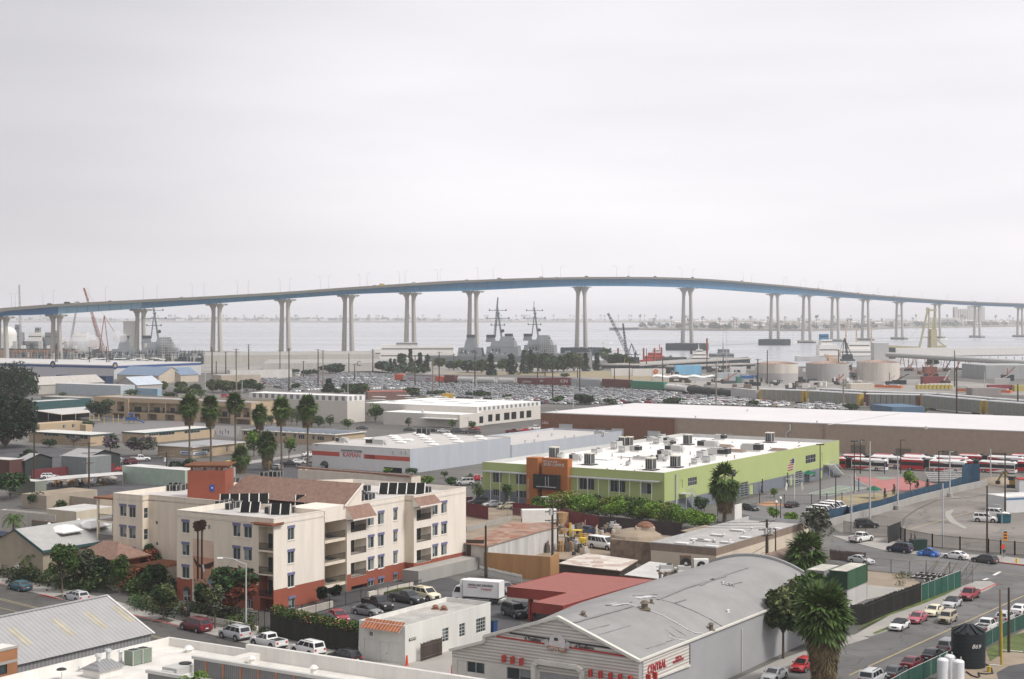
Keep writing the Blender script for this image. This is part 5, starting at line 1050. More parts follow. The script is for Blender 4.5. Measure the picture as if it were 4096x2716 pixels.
pk=F.on('x',0,d4(395,650));yp,zp=pk.y,pk.z;W2=2*yp;zlf=F.on('x',0,d3(1600,872));zl2=F.on('x',0,d3(1600,935));zl3=F.on('x',0,d3(1207,1040));ywl=zl3.y
items=[('shut',d4,172,640,1195,1500,dict(name='roller_shutter',m=M('shutter_grey',(.4,.4,.41),kind='rib',axis='Z',ks=2.5),z0=0)),('win',d3,1850,2160,1215,1400,dict(nx=2,frame=m_trimw)),('win',d3,1380,1590,1145,1310,dict(nx=2,frame=m_trimw)),('door',d3,1265,1380,1125,1350,dict(z0=0,m=m_trimw)),('win',d3,1275,1352,1140,1245,dict(nx=1))]
items=[i for i in items if i[0]!='win' or i[2]!=1275]
Cb.face('x',0,0,ywl,0,3.6,m_trimw,items);q=MB()
q.poly([(0,0,3.6),(0,ywl,3.6),(0,ywl,zl3.z),(0,zl2.y,zl2.z),(0,zlf.y,zlf.z),(0,yp,zp),(0,0,ZE)][::-1],m_clap);q.build('gable_front',Cb.t)
q=MB()
for a,b2_ in(((0,-.1,ZE),(0,yp,zp)),((0,yp,zp),(0,zlf.y,zlf.z)),((0,zlf.y,zlf.z),(0,zl2.y,zl2.z)),((0,zl2.y,zl2.z),(0,ywl+.2,zl3.z))):q.bar(Vector(a)+Vector((-.1,0,.05)),Vector(b2_)+Vector((-.1,0,.05)),.5,m_trimw,h=.32)
q.build('barge_board',Cb.t)
def arc(y):
 r=(yp*yp+(zp-ZE)**2)/(2*(zp-ZE));return ZE-.12+math.sqrt(max(0,r*r-(y-yp)**2))-(r-(zp-ZE))
def roofz(x,y):
 y=min(max(y,0),W2);s_=ZE-.1+(zp-ZE)*(1-abs(y-yp)/yp);t_=min(1,max(0,x/14));return s_+(arc(y)-s_)*t_
def hitroof(p):
 z=zp+.5
 while z>5 and z>roofz(*F.loc_of(P(p,z))[:2]):z-=.03
 return F.loc_of(P(p,z))
n=18;rings=[[(x,W2*k/n,roofz(x,W2*k/n))for k in range(n+1)]for x in(.05,4,8,14,LX*.6,LX)]
q=MB();q.smooth=True;q.loft(rings,m_croof,closed=False,caps=False);q.build('barrel_roof',Cb.t)
Cb.face('y',0,0,LX,0,ZE,m_cwall);q=MB();q.bar((-.2,-.05,ZE+.02),(LX,-.05,ZE+.02),.3,m_trimw,h=.2);q.build('eaves_trim',Cb.t)
q=MB();q.poly([(LX,0,0),(LX,W2,0)]+[(LX,W2*k/n,arc(W2*k/n)+.25)for k in range(n,-1,-1)],m_cwall)
for k in range(n):q.bar((LX,W2*k/n,arc(W2*k/n)+.2),(LX,W2*(k+1)/n,arc(W2*(k+1)/n)+.2),.35,m_cwall,h=.3)
q.poly([(0,W2,0),(0,W2,ZE),(LX,W2,ZE),(LX,W2,0)],m_cwall);q.build('wall',Cb.t)
def rtick(cf,pts,w,m,off=.06):
 q=MB();L3=[];raw=[cf(*p)for p in pts];fine=[]
 for A_,B_2 in zip(raw[:-1],raw[1:]):
  for k in range(6):fine.append((A_[0]+(B_2[0]-A_[0])*k/6,A_[1]+(B_2[1]-A_[1])*k/6))
 for p in fine+[raw[-1]]:L3.append(hitroof(p)+Vector((0,0,off)))
 for a,b2_ in zip(L3[:-1],L3[1:]):q.bar(a,b2_,w,m,h=.06)
 return q
m_seam=M('roof_seam',(.25,.25,.25),var=.1);m_patch=M('roof_patch',(.5,.5,.5),var=.1)
for cf,pts,w in((d4,[(565,715),(900,620),(1260,520)],.5),(d4,[(1620,450),(1780,490),(1990,575),(2200,680),(2340,765)],.12),(d4,[(1560,440),(1900,300),(2300,180),(2365,165)],.55),(d4,[(1280,400),(1560,380)],.3),(d4,[(960,510),(1260,470)],.3),(d4,[(1660,800),(1850,935)],.12),(d4,[(1720,760),(1900,870)],.12),(d4,[(1430,1025),(1660,960)],.1),(d4,[(1670,945),(1840,890)],.1),(d4,[(1780,480),(1900,440)],.3),(d5,[(0,275),(200,180),(390,120),(560,65)],.4),(d5,[(250,235),(380,262),(490,235)],.25),(d4,[(870,860),(1250,750)],.1),(d4,[(640,830),(1000,740)],.08)):
 rtick(cf,pts,w,m_seam).build('roof_seam',Cb.t)
for cf,pts,w in((d5,[(270,235),(370,255)],2.2),(d4,[(1300,420),(1500,395)],1.4),(d4,[(1000,505),(1200,475)],1.2)):rtick(cf,pts,w,m_patch,.02).build('roof_patch',Cb.t)
q=rtick(d4,[(1210,495),(1330,530),(1500,585),(1640,640),(1800,730),(1920,800),(2010,840),(2110,850)],.1,m_wht,.1);one(q,'white_hose','white hose lying across the barrel roof','hose',Cb.t.location,Cb.t.rotation_euler.z)
q=rtick(d4,[(1690,870),(1760,905),(1850,925),(1950,935)],.1,m_wht,.1);one(q,'white_hose','short white pipe near the eaves of the barrel roof','pipe',Cb.t.location,Cb.t.rotation_euler.z)
def onbar(cf,x,y):l=hitroof(cf(x,y));return F.w(l.x,l.y,l.z-.05)
m_ruv=M('vent_brown',(.16,.13,.1),var=.2)
for cf,x,y,s,h,lab in((d4,1415,550,.9,.7,'largest brown roof ventilator, in the middle of the barrel roof'),(d4,690,630,.55,.4,'dark low ventilator at the front of the barrel roof'),(d4,2200,800,.6,.7,'rusty capped ventilator near the eaves of the barrel roof'),(d4,1495,480,.4,.4,'small blue black fan vent behind the largest ventilator'),(d5,330,590,.35,.3,'small white cap vent on the far half of the barrel roof')):vent(lab,onbar(cf,x,y),s,h,m_ruv if cf is d4 else m_wht)
def onf(cf,x,y,off=-.06):l=F.on('x',0,cf(x,y));return Vector((off,l.y,l.z))
m_stb=M('stripe_black',(.03,.035,.04));m_str=M('stripe_red',(.42,.05,.04));m_letb=M('letter_black',(.04,.04,.045));m_letr=M('letter_red',(.4,.04,.05))
for pa,pb,m,nm in(((d3,1890,832),(d4,1020,1012),m_stb,'black_stripe'),((d3,1735,872),(d4,1205,1108),m_str,'red_stripe')):
 q=MB();q.bar(onf(*pa),onf(*pb),.05,m,h=.17);q.build(nm,Cb.t)
rzL=-math.pi/2
text('A Tradition',.52,m_letb,Cb.t,onf(d4,95,908,-.1),rzL,font_sx=.85);text('of Excellence',.52,m_letb,Cb.t,onf(d4,705,998,-.1),rzL,font_sx=.85)
q=MB();c=onf(d4,390,955,-.08);rr=abs(onf(d4,310,940).y-onf(d4,505,965).y)/2
q.cyl(c+Vector((-.12,0,0)),c,rr,None,24,M('emblem_pale',(.6,.58,.56),var=.2,scale=1.5));em=q.build('emblem',Cb.t);q=MB();q.bar(c+Vector((-.16,rr*1.1,-rr*.5)),c+Vector((-.16,-rr*1.1,-rr*.62)),.06,M('emblem_ribbon',(.36,.16,.1)),h=rr*.42)
for y in(1,-1):q.bar(c+Vector((-.15,y*rr*1.05,.05)),c+Vector((-.15,y*rr*1.5,-.1)),.06,m_acg,h=rr*.7)
q.box(c.x-.16,c.x-.13,c.y-.1,c.y+.35,c.z+.3,c.z+.6,m_letb);q.build('emblem_ribbon',Cb.t);text('CENTRAL MEAT',.38,m_trimw,Cb.t,c+Vector((-.22,0,-rr*.56)),rzL,font_sx=.75)
for i,(cf,x,y)in enumerate(((d3,1838,1130),(d3,1940,1147),(d3,2045,1165),(d4,792,1300),(d4,910,1318),(d4,1028,1338),(d4,1143,1355),(d4,1262,1372))):
 p=onf(cf,x,y,-.35);q=MB();q.box(-.25,.25,-.13,.13,-.38,.38,m_str);q.build('red_wall_lamp',Cb.t,p)
for i,(x,y)in enumerate(((1428,1360),(1507,1335))):
 l=F.on('y',0,d4(x,y));q=MB();q.box(-.13,.13,-.5,0,-.38,.38,m_str);q.build('red_wall_lamp',Cb.t,Vector((l.x,-.05,l.z)))
s=[F.on('y',0,d4(x,y))for x,y in((1392,1150),(1940,970),(1940,1215),(1392,1420))];q=MB();q.poly([(p.x,-.06,p.z)for p in(s[3],s[2],s[1],s[0])],m_clap);q.bar((s[3].x,-.08,s[3].z),(s[2].x,-.08,s[2].z),.2,m_trimw);q.bar((s[1].x,-.08,s[1].z),(s[2].x,-.08,s[2].z),.1,m_black);sg=q.build('side_sign',Cb.t)
def ony(cf,x,y):l=F.on('y',0,cf(x,y));return Vector((l.x,-.1,l.z))
text('CENTRAL',1.25,m_letr,sg,ony(d4,1550,1232),0,font_sx=.78,depth=.06);text('MEAT inc',.42,m_letr,sg,ony(d4,1808,1118),0,font_sx=.9);text('PROVISION CO',.42,m_letr,sg,ony(d4,1803,1158),0,font_sx=.9)
q=MB();l=F.on('y',0,d5(487,780));q.cyl((l.x,-.12,0),(l.x,-.12,l.z),.06,None,6,m_trimw);q.build('downpipe',Cb.t)
q=MB();pp=[onf(d4,x,y,-.25)for x,y in((120,1400),(120,1200),(170,1165),(630,1232),(690,1280),(690,1420))]
for a,b2_ in zip(pp[:-1],pp[1:]):q.bar(a,b2_,.5,m_trimw,h=.5)
q.build('door_surround',Cb.t)
bush('clipped dark hedge at the foot of the butchery front',P(d3(1780,1400)),1.5,7.5,L_deep,31,1500,'hedge',None,1.2,hv,.14)
t=T('equipment_stand','rickety timber stand carrying condensers behind the barrel roof','stand',P(d4(1600,290),5.2),0);q=MB();Ls=6.6
for x in(0,2.2,4.4,Ls):
 for y in(0,2.2):q.box(x,x+.18,y,y+.18,-2.5,1.7,m_woodl)
q.build('post',t);q=MB()
for y in(0,2.2):q.box(-.3,Ls+.4,y,y+.15,1.7,1.95,m_woodl);q.bar((0,y,0),(2.2,y,1.7),.14,m_woodl);q.bar((2.2,y,1.7),(4.4,y,-.2),.14,m_woodl)
for k in range(9):q.box(k*.8,k*.8+.2,-.2,2.5,1.95,2.05,m_woodl)
q.build('platform',t);Ps=Frame(P(d4(1600,290),5.2),90)
def sideunit(label,x,s,h,m):
 w=Ps.w(x,1.0,5.2+2.05);t=T('condenser_unit',label,'air conditioner',w,0,'condensers on the timber stand');q=MB();q.box(-s/2,s/2,-.5,.5,0,h,m);q.build('casing',t);q=MB();q.cyl((0,-.5,h*.5),(0,-.56,h*.5),h*.36,None,16,m_black);q.cyl((0,-.55,h*.5),(0,-.58,h*.5),h*.1,None,8,m_acg);q.build('fan_grille',t)
sideunit('white condenser with big round fan at the right end of the timber stand',5.6,2.0,1.6,m_acw);sideunit('brown rusty condenser with round fan on the timber stand',3.5,1.45,2.1,M('ac_rust',(.13,.09,.07),var=.3))
for x,lab in((.9,'flat twin fan condenser at the left end of the timber stand'),(3.2,'flat white condenser in the middle of the timber stand')):rooftop_unit(lab,Ps.w(x,-.2 if x>2 else .9,7.25),0,1.7,1.2,.85,0,'condensers on the timber stand')
m_cred=M('canopy_red',(.33,.115,.085),rough=.6,var=.05,kind='rib',axis='Y',ks=.5,col2=(.25,.07,.062));m_cfas=M('canopy_fascia',(.3,.055,.045),rough=.6,var=.05,kind='rib',axis='X',ks=.55)
ZC=4.5;t=T('carport_canopy','flat red corrugated canopy over the yard beside the barrel roof','canopy',P(d4(450,515),ZC).xy.to_3d(),hu);Fc=Frame(P(d4(450,515),ZC))
pl=[Fc.loc_of(P(p,ZC))for p in(d4(450,515),d4(1530,205),d4(470,115),d3(1855,290),d4(490,360),d4(85,470))];pl=[(p.x,p.y)for p in pl]
q=MB();q.prism(pl,ZC-.06,ZC,m_cred);q.build('roof_sheet',t);q=MB()
for a,b2_ in zip(pl,pl[1:]+pl[:1]):q.poly([(a[0],a[1],ZC-1.35),(b2_[0],b2_[1],ZC-1.35),(b2_[0],b2_[1],ZC+.05),(a[0],a[1],ZC+.05)],m_cfas)
q.build('fascia',t)
for k,p in enumerate((d4(55,690),d3(2150,690))):l=Fc.loc_of(P(p));q=MB();q.box(l.x-.15,l.x+.15,l.y-.15,l.y+.15,0,ZC-.1,m_cfas);q.build('column',t)
for l in((18,9),(18,2),(8,2)):q=MB();q.box(l[0]-.15,l[0]+.15,l[1]-.15,l[1]+.15,0,ZC-.1,m_cfas);q.build('column',t)
# right foreground: containers, yard, street, tanks
def container(label,F,x0,y0,z,L,W,m,top=None,group=None,H=2.6):
 w=F.w(x0,y0,z);t=T('shipping_container',label,'container',w,F.rz,group);q=MB();q.box(0,L,0,W,.1,H,m,top);q.build('corrugated_shell',t)
 q=MB()
 for x in(0,L):
  for y in(0,W):q.box(x-.06,x+.06,y-.06,y+.06,0,H+.02,m)
 for y in(0,W):q.box(0,L,y-.05,y+.05,0,.16,m);q.box(0,L,y-.05,y+.05,H-.1,H+.02,m)
 q.build('corner_frame',t);return t
m_cg=M('container_green',(.05,.13,.065),rough=.7,var=.35,kind='rib',axis='X',ks=1.0,streak=1,col2=(.02,.055,.03));m_cw=M('container_white',(.6,.58,.56),rough=.7,var=.15,kind='rib',axis='X',ks=1.0,streak=1,col2=(.42,.41,.4));m_cgy=M('container_grey',(.33,.34,.34),rough=.7,var=.25,kind='rib',axis='X',ks=1.0,streak=1)
m_ctop=M('container_top',(.5,.48,.42),var=.35,scale=.6)
Fg=Frame(P(d5(1740,108),5.2));Lg=Fg.sx(d5(1976,0)[0],0)
container('rusty green container stacked on a white one beside the fan palm',Fg,0,0,2.6,Lg,2.6,m_cg,m_ctop);container('white container underneath the rusty green one',Fg,.2,.1,0,Lg,2.6,m_cw,m_ctop)
container('grey container behind the green one, rust marks near its top',Fg,-1.0,3.1,2.55,6.0,2.6,m_cgy,m_ctop);container('grey lower container behind the white one',Fg,-1.0,3.2,0,6.0,2.6,m_cgy,m_ctop)
palm('huge shaggy fan palm with long dead skirt on the kerb at the bottom edge',P((3300,2748)),11.2,6.6,1,'fan palms',.95,.4,95,300)
palm('bushy fan palm in front of the green container',P((3232,2352)),7.9,6.6,2,'fan palms',.3,.3,80,40)
palm('tall shaggy fan palm in front of the green school',P(c5(280,690)),CAMZ-(c5(0,50)[1]-HZ)/FPX*P(c5(280,690)).y,135*P(c5(280,690)).y/FPX,3,'fan palms',.62,.35,70,170)
tree('gum tree with pale forked trunk against the grey butchery wall',P((3133,2637)),8.6,6.4,L_olive,41,'gum_tree',None,3000,.4,m2=L_deep)
tree('taller gum tree behind the huge fan palm',P((3250,2590)),9.4,8.4,L_olive,42,'gum_tree',None,3600,.4,m2=L_mid)
tree('thin grey green tree at the corner of the flat brown topped building',P(c5(1330,1000)),8.0,7.0,L_grey,43,'tree',None,900,.3,m2=L_olive)
F=Frame(P(c5(960,1260),3.2));t=T('small_house','low house with brown hipped roof beside the bushy fan palm','house',F.loc,F.rz);m_shin=M('brown_shingle',(.22,.16,.125),var=.25,scale=1,fine=.2,kind='rib',axis='Y',ks=.9)
q=MB();q.box(.5,17,-.0,9.5,0,3.1,m_stc);q.build('wall',t);q=MB();r0,r1=(4.8,4.6,5.2),(13,4.6,5.2);c_=[(0,-.6,3.1),(17.5,-.6,3.1),(17.5,10.2,3.1),(0,10.2,3.1)]
q.poly([c_[0],c_[1],r1,r0],m_shin);q.poly([c_[1],c_[2],r1],m_shin);q.poly([c_[2],c_[3],r0,r1],m_shin);q.poly([c_[3],c_[0],r0],m_shin);q.build('hip_roof',t)
fence('tall weathered dark board fence along the pavement',LEN(d6,[(20,850),(215,838),(560,690),(970,540)]),2.9,M('dark_boards'),'board_fence','planks',2.6)
m_scrg=M('green_screen',(.015,.075,.055),var=.2,scale=.8);m_scrd=M('dark_green_screen',(.02,.07,.055),var=.3,scale=.6);m_scrb=M('blue_screen',(.025,.065,.11),var=.35,scale=.6)
fence('bright green screened fence between board fence and corner',LEN(d6,[(975,535),(1240,435),(1500,335)]),2.6,m_acg,'screen_fence','screen',3.0,mesh_m=m_scrg)
m_wire=M('chain_wire',(.2,.2,.2),rough=.5)
fence('chain link fence at the street corner with leaning poles',LEN(d6,[(1500,335),(1665,283)]),2.9,m_wire,'wire_fence','wire',2.2);fence('chain link fence along the back of the trailer yard',LEN(c6,[(695,1330),(880,1335),(1150,1360),(1412,1385)]),3.0,m_wire,'wire_fence','wire',3.0)
fence('brown slatted gate beside the silver car behind the wire fence',LEN(c5,[(1480,1110),(1700,1130),(1890,1150)]),1.8,M('boards_brown'),'board_fence','planks',2.5);fence('wire fence along the dirt lot by the street',LEN(c6,[(200,1235),(480,1265),(690,1290)]),2.2,m_wire,'wire_fence','wire',3.2)
def trailer(label,a,b,w=2.0,wheels=1):
 A,B=P(a),P(b);L=(B-A).length;t=T('flat_trailer',label,'trailer',A,math.atan2(B.y-A.y,B.x-A.x),'trailers in the fenced yard');q=MB()
 for y in(-w/2,w/2):q.box(0,L,y-.08,y+.08,.55,.75,m_trim)
 k=0
 while k<L:q.box(k,k+.1,-w/2,w/2,.6,.72,m_acg);k+=.9
 q.build('frame',t);add_wheels(t,(L*.45,L*.6),w/2+.2,.38)
trailer('long bare trailer nearest the back wire fence',c6(780,1310),c6(1220,1345));trailer('bare trailer in the middle of the yard',c6(730,1345),c6(1180,1385));trailer('bare trailer along the green screen',c6(860,1395),c6(1120,1400));trailer('short trailer with double wheels behind the boards',c6(830,1470),c6(900,1450))
r_=random.Random(8);
for k in range(9):
 x=760+k*70;a=P(c6(x,1330+k*5));q=MB();q.bar((0,0,.2),(1.6+r_.random(),.2,3.0),.12,m_woodl if k%3 else m_acg);one(q,'leaning_plank','pale plank leaning on the back wire fence of the trailer yard, %s from left'%ordn(k+1),'plank',a,0,'planks leaning on the yard fence')
for x,y,h in((560,1330,1.0),(660,1320,1.4),(590,1400,1.0)):bush('scrubby weed in the dirt lot %s the green container'%{560:'nearest',660:'farthest right of',590:'lowest, beyond'}[x],P(c6(x,y)),h,1.8,L_olive,x,160)
dn,up=hu+math.pi,hu
for kind,col,cf,x,y,h,lab in(('soft','white',d6,680,895,dn,'white convertible with black roof parked nearest the driveway'),('sedan','pink',d6,925,800,dn,'faded red saloon parked between the convertible and the cream saloon'),('sedan','cream',d6,1140,705,dn,'cream saloon parked by the board fence'),('soft','silver',d6,1385,600,dn,'pale silver coupe parked behind the cream saloon'),('pickup','cherry',d6,1620,490,dn,'red pickup parked at the street corner'),('boxy','tan',d6,1325,805,dn,'boxy beige car driving down the middle of the street'),('sedan','white',d5,880,1385,dn,'white saloon at the bottom edge by the grey wall'),('hatch','red',d5,1220,1270,dn,'bright red hatchback parked under the huge fan palm'),('suv','silver',d6,320,1640,up,'pale car with roof rack at the bottom behind the green screen fence'),('sedan','charcoal',d6,620,1545,up,'dark grey saloon behind the green screen fence near the bottom'),('sedan','maroon',d6,850,1415,up,'dark maroon saloon along the green screen fence'),('sedan','black',d6,1125,1305,up,'black saloon along the green screen fence'),('minivan','grey',d6,1345,1195,up,'blue grey minivan beside the black water tank'),('pickup','white',d6,1850,935,up,'white pickup behind the black water tank'),('wagon','silver',d6,2110,800,up,'silver estate car seen behind the yellow pole'),('sedan','white',d6,2300,690,up,'white saloon at the right edge of the street'),('suv','navy',c6,580,1025,heading(c6(700,1040),c6(450,1010)),'black four wheel drive leading the row below the iron fence'),('beetle','blue',c6,910,1068,heading(c6(1000,1075),c6(800,1050)),'blue rounded old car between black and white cars'),('sedan','white',c6,1215,1100,heading(c6(1300,1110),c6(1080,1085)),'white saloon behind the blue rounded car'),('wagon','charcoal',c6,1550,1145,heading(c6(1630,1150),c6(1420,1120)),'dark grey estate car last below the iron fence'),('pickup','white',c6,140,905,heading(c6(60,912),c6(240,880)),'white utility pickup leaving through the yard gate'),('suv','black',c6,200,745,heading(c6(100,740),c6(300,740)),'black four wheel drive parked against the concrete wall'),('suv','white',c6,1560,680,heading(c6(1450,680),c6(1640,690)),'white four wheel drive with spare wheel in the rail yard'),('suv','white',c6,1690,625,heading(c6(1590,610),c6(1770,625)),'white four wheel drive behind the other by the white shed'),('sedan','silver',c6,140,1150,heading(c6(20,1125),c6(260,1160)),'silver saloon parked behind the brown slatted gate'),('hatch','charcoal',c5,575,545,heading(c5(480,520),c5(670,550)),'dark hatchback in the school car park by the shaggy palm'),('sedan','black',c5,1050,510,heading(c5(980,520),c5(1120,490)),'black saloon in front of the flagpole')):
 car(kind,col,lab,P(cf(x,y)),h)
for i,(x,y)in enumerate(((1350,630),(1420,598),(1490,570),(1560,548))):car('van','white','white passenger van in the school car park, %s'%('nearest of four','second of four','third of four','farthest of four')[i],P(c5(x,y)),heading(c5(1230,600),c5(1470,625)),'white vans in the school car park')
fence('black iron fence along the rail yard pavement',LEN(c6,[(590,885),(640,905),(950,968),(1265,1002),(1590,1030),(1730,1045),(1890,1058),(2100,1075)]),2.4,m_black,'iron_fence','bars',5.2,step=.17,post=.2,bw=.035)
fence('black iron fence left of the solid gate',LEN(c6,[(-60,800),(190,842),(440,858)]),2.3,m_black,'iron_fence','bars',5.0,step=.17,bw=.035);fence('solid black yard gate standing open',LEN(c6,[(450,925),(585,870)]),3.2,m_black,'iron_gate','screen',6.0,post=.12)
bin_('dark green dumpster behind the blue rounded car',P(c6(790,1008)),.1,M('bin_green',(.015,.04,.032)),2.6,1.6,2.0,'dumpster');bin_('teal dumpster beside the white four wheel drives',P(c6(1765,690)),.2,M('bin_teal',(.02,.09,.12)),2.2,1.5,1.7,'dumpster')
def person(label,loc,rz,shirt,trousers,stride=.22,h=1.74,hair=(.03,.02,.018),short=False,group=None):
 t=T('person',label,'person',loc,rz,group);k=h/1.74;skin=M('skin',(.42,.24,.17),rough=.6,var=.05);ms=M('cloth_%.2f_%.2f_%.2f'%shirt,shirt);mt=M('cloth_%.2f_%.2f_%.2f'%trousers,trousers)
 def limb(q,pts,m,n=8):
  rings=[]
  for(x,y,z,r,rr)in pts:rings.append([(x+r*math.cos(a*2*math.pi/n),y+rr*math.sin(a*2*math.pi/n),z)for a in range(n)])
  q.smooth=True;q.loft(rings,m)
 q=MB();limb(q,[(0,0,.9,.1,.16),(0,0,1.05,.1,.15),(.01,0,1.25,.12,.18),(0,0,1.42,.11,.2),(0,0,1.48,.07,.1),(0,0,1.53,.05,.055),(.015,0,1.57,.07,.06),(.02,0,1.65,.095,.078),(.01,0,1.72,.08,.07),(0,0,1.745,.03,.03)],skin)
 for s in(-1,1):
  f=stride*s;limb(q,[(f,s*.09,.0,.1,.045),(f*.95,s*.09,.06,.06,.045),(f*.8,s*.09,.12,.045,.04),(f*.5+.03,s*.09,.47,.06,.055),(0,s*.09,.9,.085,.08)],skin)
  limb(q,[(-f*.7+.06,s*.26,.72,.03,.03),(-f*.65+.05,s*.26,.8,.04,.035),(-f*.4,s*.25,1.08,.045,.04),(0,s*.21,1.43,.055,.05)],skin)
  for j in range(4):q.bar((-f*.7+.03+j*.022,s*.26,.74),(-f*.7+.05+j*.022,s*.255,.63+.012*abs(j-1.5)),.018,skin)
  q.bar((-f*.7+.1,s*.25,.74),(-f*.7+.13,s*.245,.67),.02,skin)
 q.box(.1,.125,-.015,.015,1.6,1.64,skin)
 q.build('body',t);q=MB();limb(q,[(0,0,.86,.115,.185),(0,0,1.05,.112,.168),(.01,0,1.25,.135,.195),(0,0,1.41,.125,.22),(0,0,1.48,.075,.11)],ms)
 for s in(-1,1):limb(q,[(-stride*s*.4,s*.255,1.1,.055,.05),(0,s*.215,1.44,.07,.062)],ms)
 q.build('shirt',t);q=MB()
 for s in(-1,1):f=stride*s;limb(q,[(f*.85 if not short else f*.5,s*.09,.1 if not short else .5,.065,.06),(f*.5+.03,s*.09,.47 if not short else .52,.078,.07),(0,s*.09,.92,.11,.1)],mt)
 q.build('trousers',t);q=MB();q.smooth=True;q.ball((-.005,0,1.69),.1,M('hair_%.2f'%hair[0],hair),10,5,.085);q.build('hair',t);t.scale=(k,k,k);return t
person('person in dark hooded clothes walking along the iron fence, left of two',P(c6(708,912)),-.3,(.05,.05,.055),(.035,.035,.045));person('person in grey top walking along the iron fence, right of two',P(c6(752,905)),-.3,(.2,.2,.22),(.05,.05,.07));person('person in dark jacket standing by the orange road sign',P(c6(1765,1088)),1.6,(.04,.045,.06),(.3,.3,.3),.06)
person('person in blue shirt on the pavement by the arched window, right of two',P(d1(2225,640)),-2.6,(.1,.2,.33),(.05,.06,.1),.08);person('person in pale top on the pavement by the arched window, left of two',P(d1(2190,655)),-2.4,(.38,.25,.22),(.06,.05,.06),.08)
t=T('road_sign','orange diamond roadworks sign on a post','sign',P(c6(1745,1135)),-.1);q=MB();q.cyl((0,0,0),(0,0,9.3),.07,.05,6,m_steel);q.build('post',t);q=MB();ms=M('sign_orange',(.85,.09,.03),rough=.5);Yp=P(c6(1745,1135)).y;zz=lambda y:CAMZ-(c6(0,y)[1]-HZ)/FPX*Yp
z0_,z1_=zz(995),zz(920);q.poly([(.15,-.1,z0_),(.15+(z1_-z0_)*.34,-.1,(z0_+z1_)/2),(.15,-.1,z1_),(.15-(z1_-z0_)*.34,-.1,(z0_+z1_)/2)],ms);q.build('diamond_plate',t)
q=MB();z0_,z1_=zz(892),zz(797);q.box(.15,.9,-.1,-.06,z0_,z1_,M('sign_orange_pale',(.75,.3,.05)));
for k in range(3):q.box(.25,.8,-.106,-.101,z0_+.35+k*.5,z0_+.6+k*.5,m_trim)
q.build('detour_plate',t);q=MB();q.tube([(0,0,9.2),(-.4,0,9.7),(-1.6,0,9.8)],.05,m_steel);q.build('arm',t)
t=T('fire_hydrant','yellow fire hydrant on the pavement','hydrant',P(c6(1913,1152)));q=MB();my=M('hydrant_yellow',(.75,.5,.05),rough=.4);q.cyl((0,0,0),(0,0,.75),.17,.15,8,my);q.ball((0,0,.75),.2,my,8,4,.22,True);q.cyl((-.3,0,.5),(.3,0,.5),.09,None,6,my);q.build('body',t)
S_=boxbld('white_shed','white shed with blue band at the right edge',c6(1795,395),3.4,(16,),(7,),mR=M('shed_white',(.6,.61,.62),var=.05),mroof=m_wroofd,par=.3,cat='shed',ang=70)
q=MB();q.box(-.02,16,-.03,.0,2.75,3.15,M('band_blue',(.09,.18,.34)));q.build('blue_band',S_.t)
Sx=P(c6(1942,338));t=T('white_cabin','white cabin with red top stripe behind the blue banded shed','cabin',Sx,0);q=MB();q.box(0,12,0,3,0,2.9,M('shed_white'));q.build('wall',t);q=MB();q.box(-.1,12.1,-.1,3.1,2.9,3.15,m_str);q.build('red_trim',t)
t=T('excavator','yellow excavator beside the white cabin','excavator',P(c6(1895,290)),2.4);q=MB();my2=M('machine_yellow',(.32,.22,.06),var=.2)
q.box(-1.6,1.6,-1.3,-.7,0,.8,m_trim);q.box(-1.6,1.6,.7,1.3,0,.8,m_trim);q.build('track',t);q=MB();q.box(-1.7,1.0,-1.2,1.2,.9,1.9,my2);q.build('body',t);q=MB();q.box(-.2,1.2,.1,1.2,1.9,2.9,m_glassc);q.build('cab',t);q=MB();q.bar((1,-.4,1.6),(3.2,-.4,3.8),.4,my2);q.bar((3.2,-.4,3.8),(4.6,-.4,1.4),.35,my2);q.box(4.2,5.0,-.9,.1,.6,1.4,m_trim);q.build('digging_arm',t)
mb=MB();leaves_r=random.Random(2);mb.smooth=True;mb.ball((0,0,-.3),5,m_dirt,14,5,1.9,True);one(mb,'dirt_mound','heap of pale earth beside the excavator','earth heap',P(c6(1680,240)))
cw=LEN(c6,[(-330,760),(0,672),(120,640),(330,590),(540,525),(760,460),(1130,365),(1300,325),(1570,265)])
lowwall('long low concrete wall between school and rail yard',cw,1.5,m_conc2,.4,'concrete_wall')
bf=LEN(c5,[(1275,880),(1270,700),(1450,690),(1680,640)])+LEN(c6,[(0,655),(120,622),(330,575),(540,510),(760,445),(1000,375),(1130,340),(1290,285)])
fence('blue screened fence along the concrete wall of the school yard',bf[1:],2.6,m_black,'screen_fence','screen',3.0,mesh_m=m_scrb);fence('tall blue screened fence beyond the bleachers',LEN(c6,[(1290,285),(1400,270),(1490,268)]),5.5,m_black,'screen_fence','screen',3.0,mesh_m=m_scrb)
for i,(x,yb,yt,r)in enumerate(((28,800,140,.16),(240,640,-240,.17),(555,540,-70,.17),(1150,395,-120,.17),(1070,975,240,.16),(1615,215,-155,.17))):
 cf=c6;b_=P(cf(x,yb));zt=CAMZ-(cf(x,yt)[1]-HZ)/FPX*b_.y
 lpole('tall pale steel pole %s'%('at the left end of the concrete wall','next to the black car by the wall','on the wall beside the courts','at the bleachers','inside the iron fence','at the far end of the blue fence')[i],b_,zt,m_steel,r,'box' if i in(3,)else 'none','tall pale steel poles',0,'steel_pole',.9 if i in(2,3)else 0,.9)
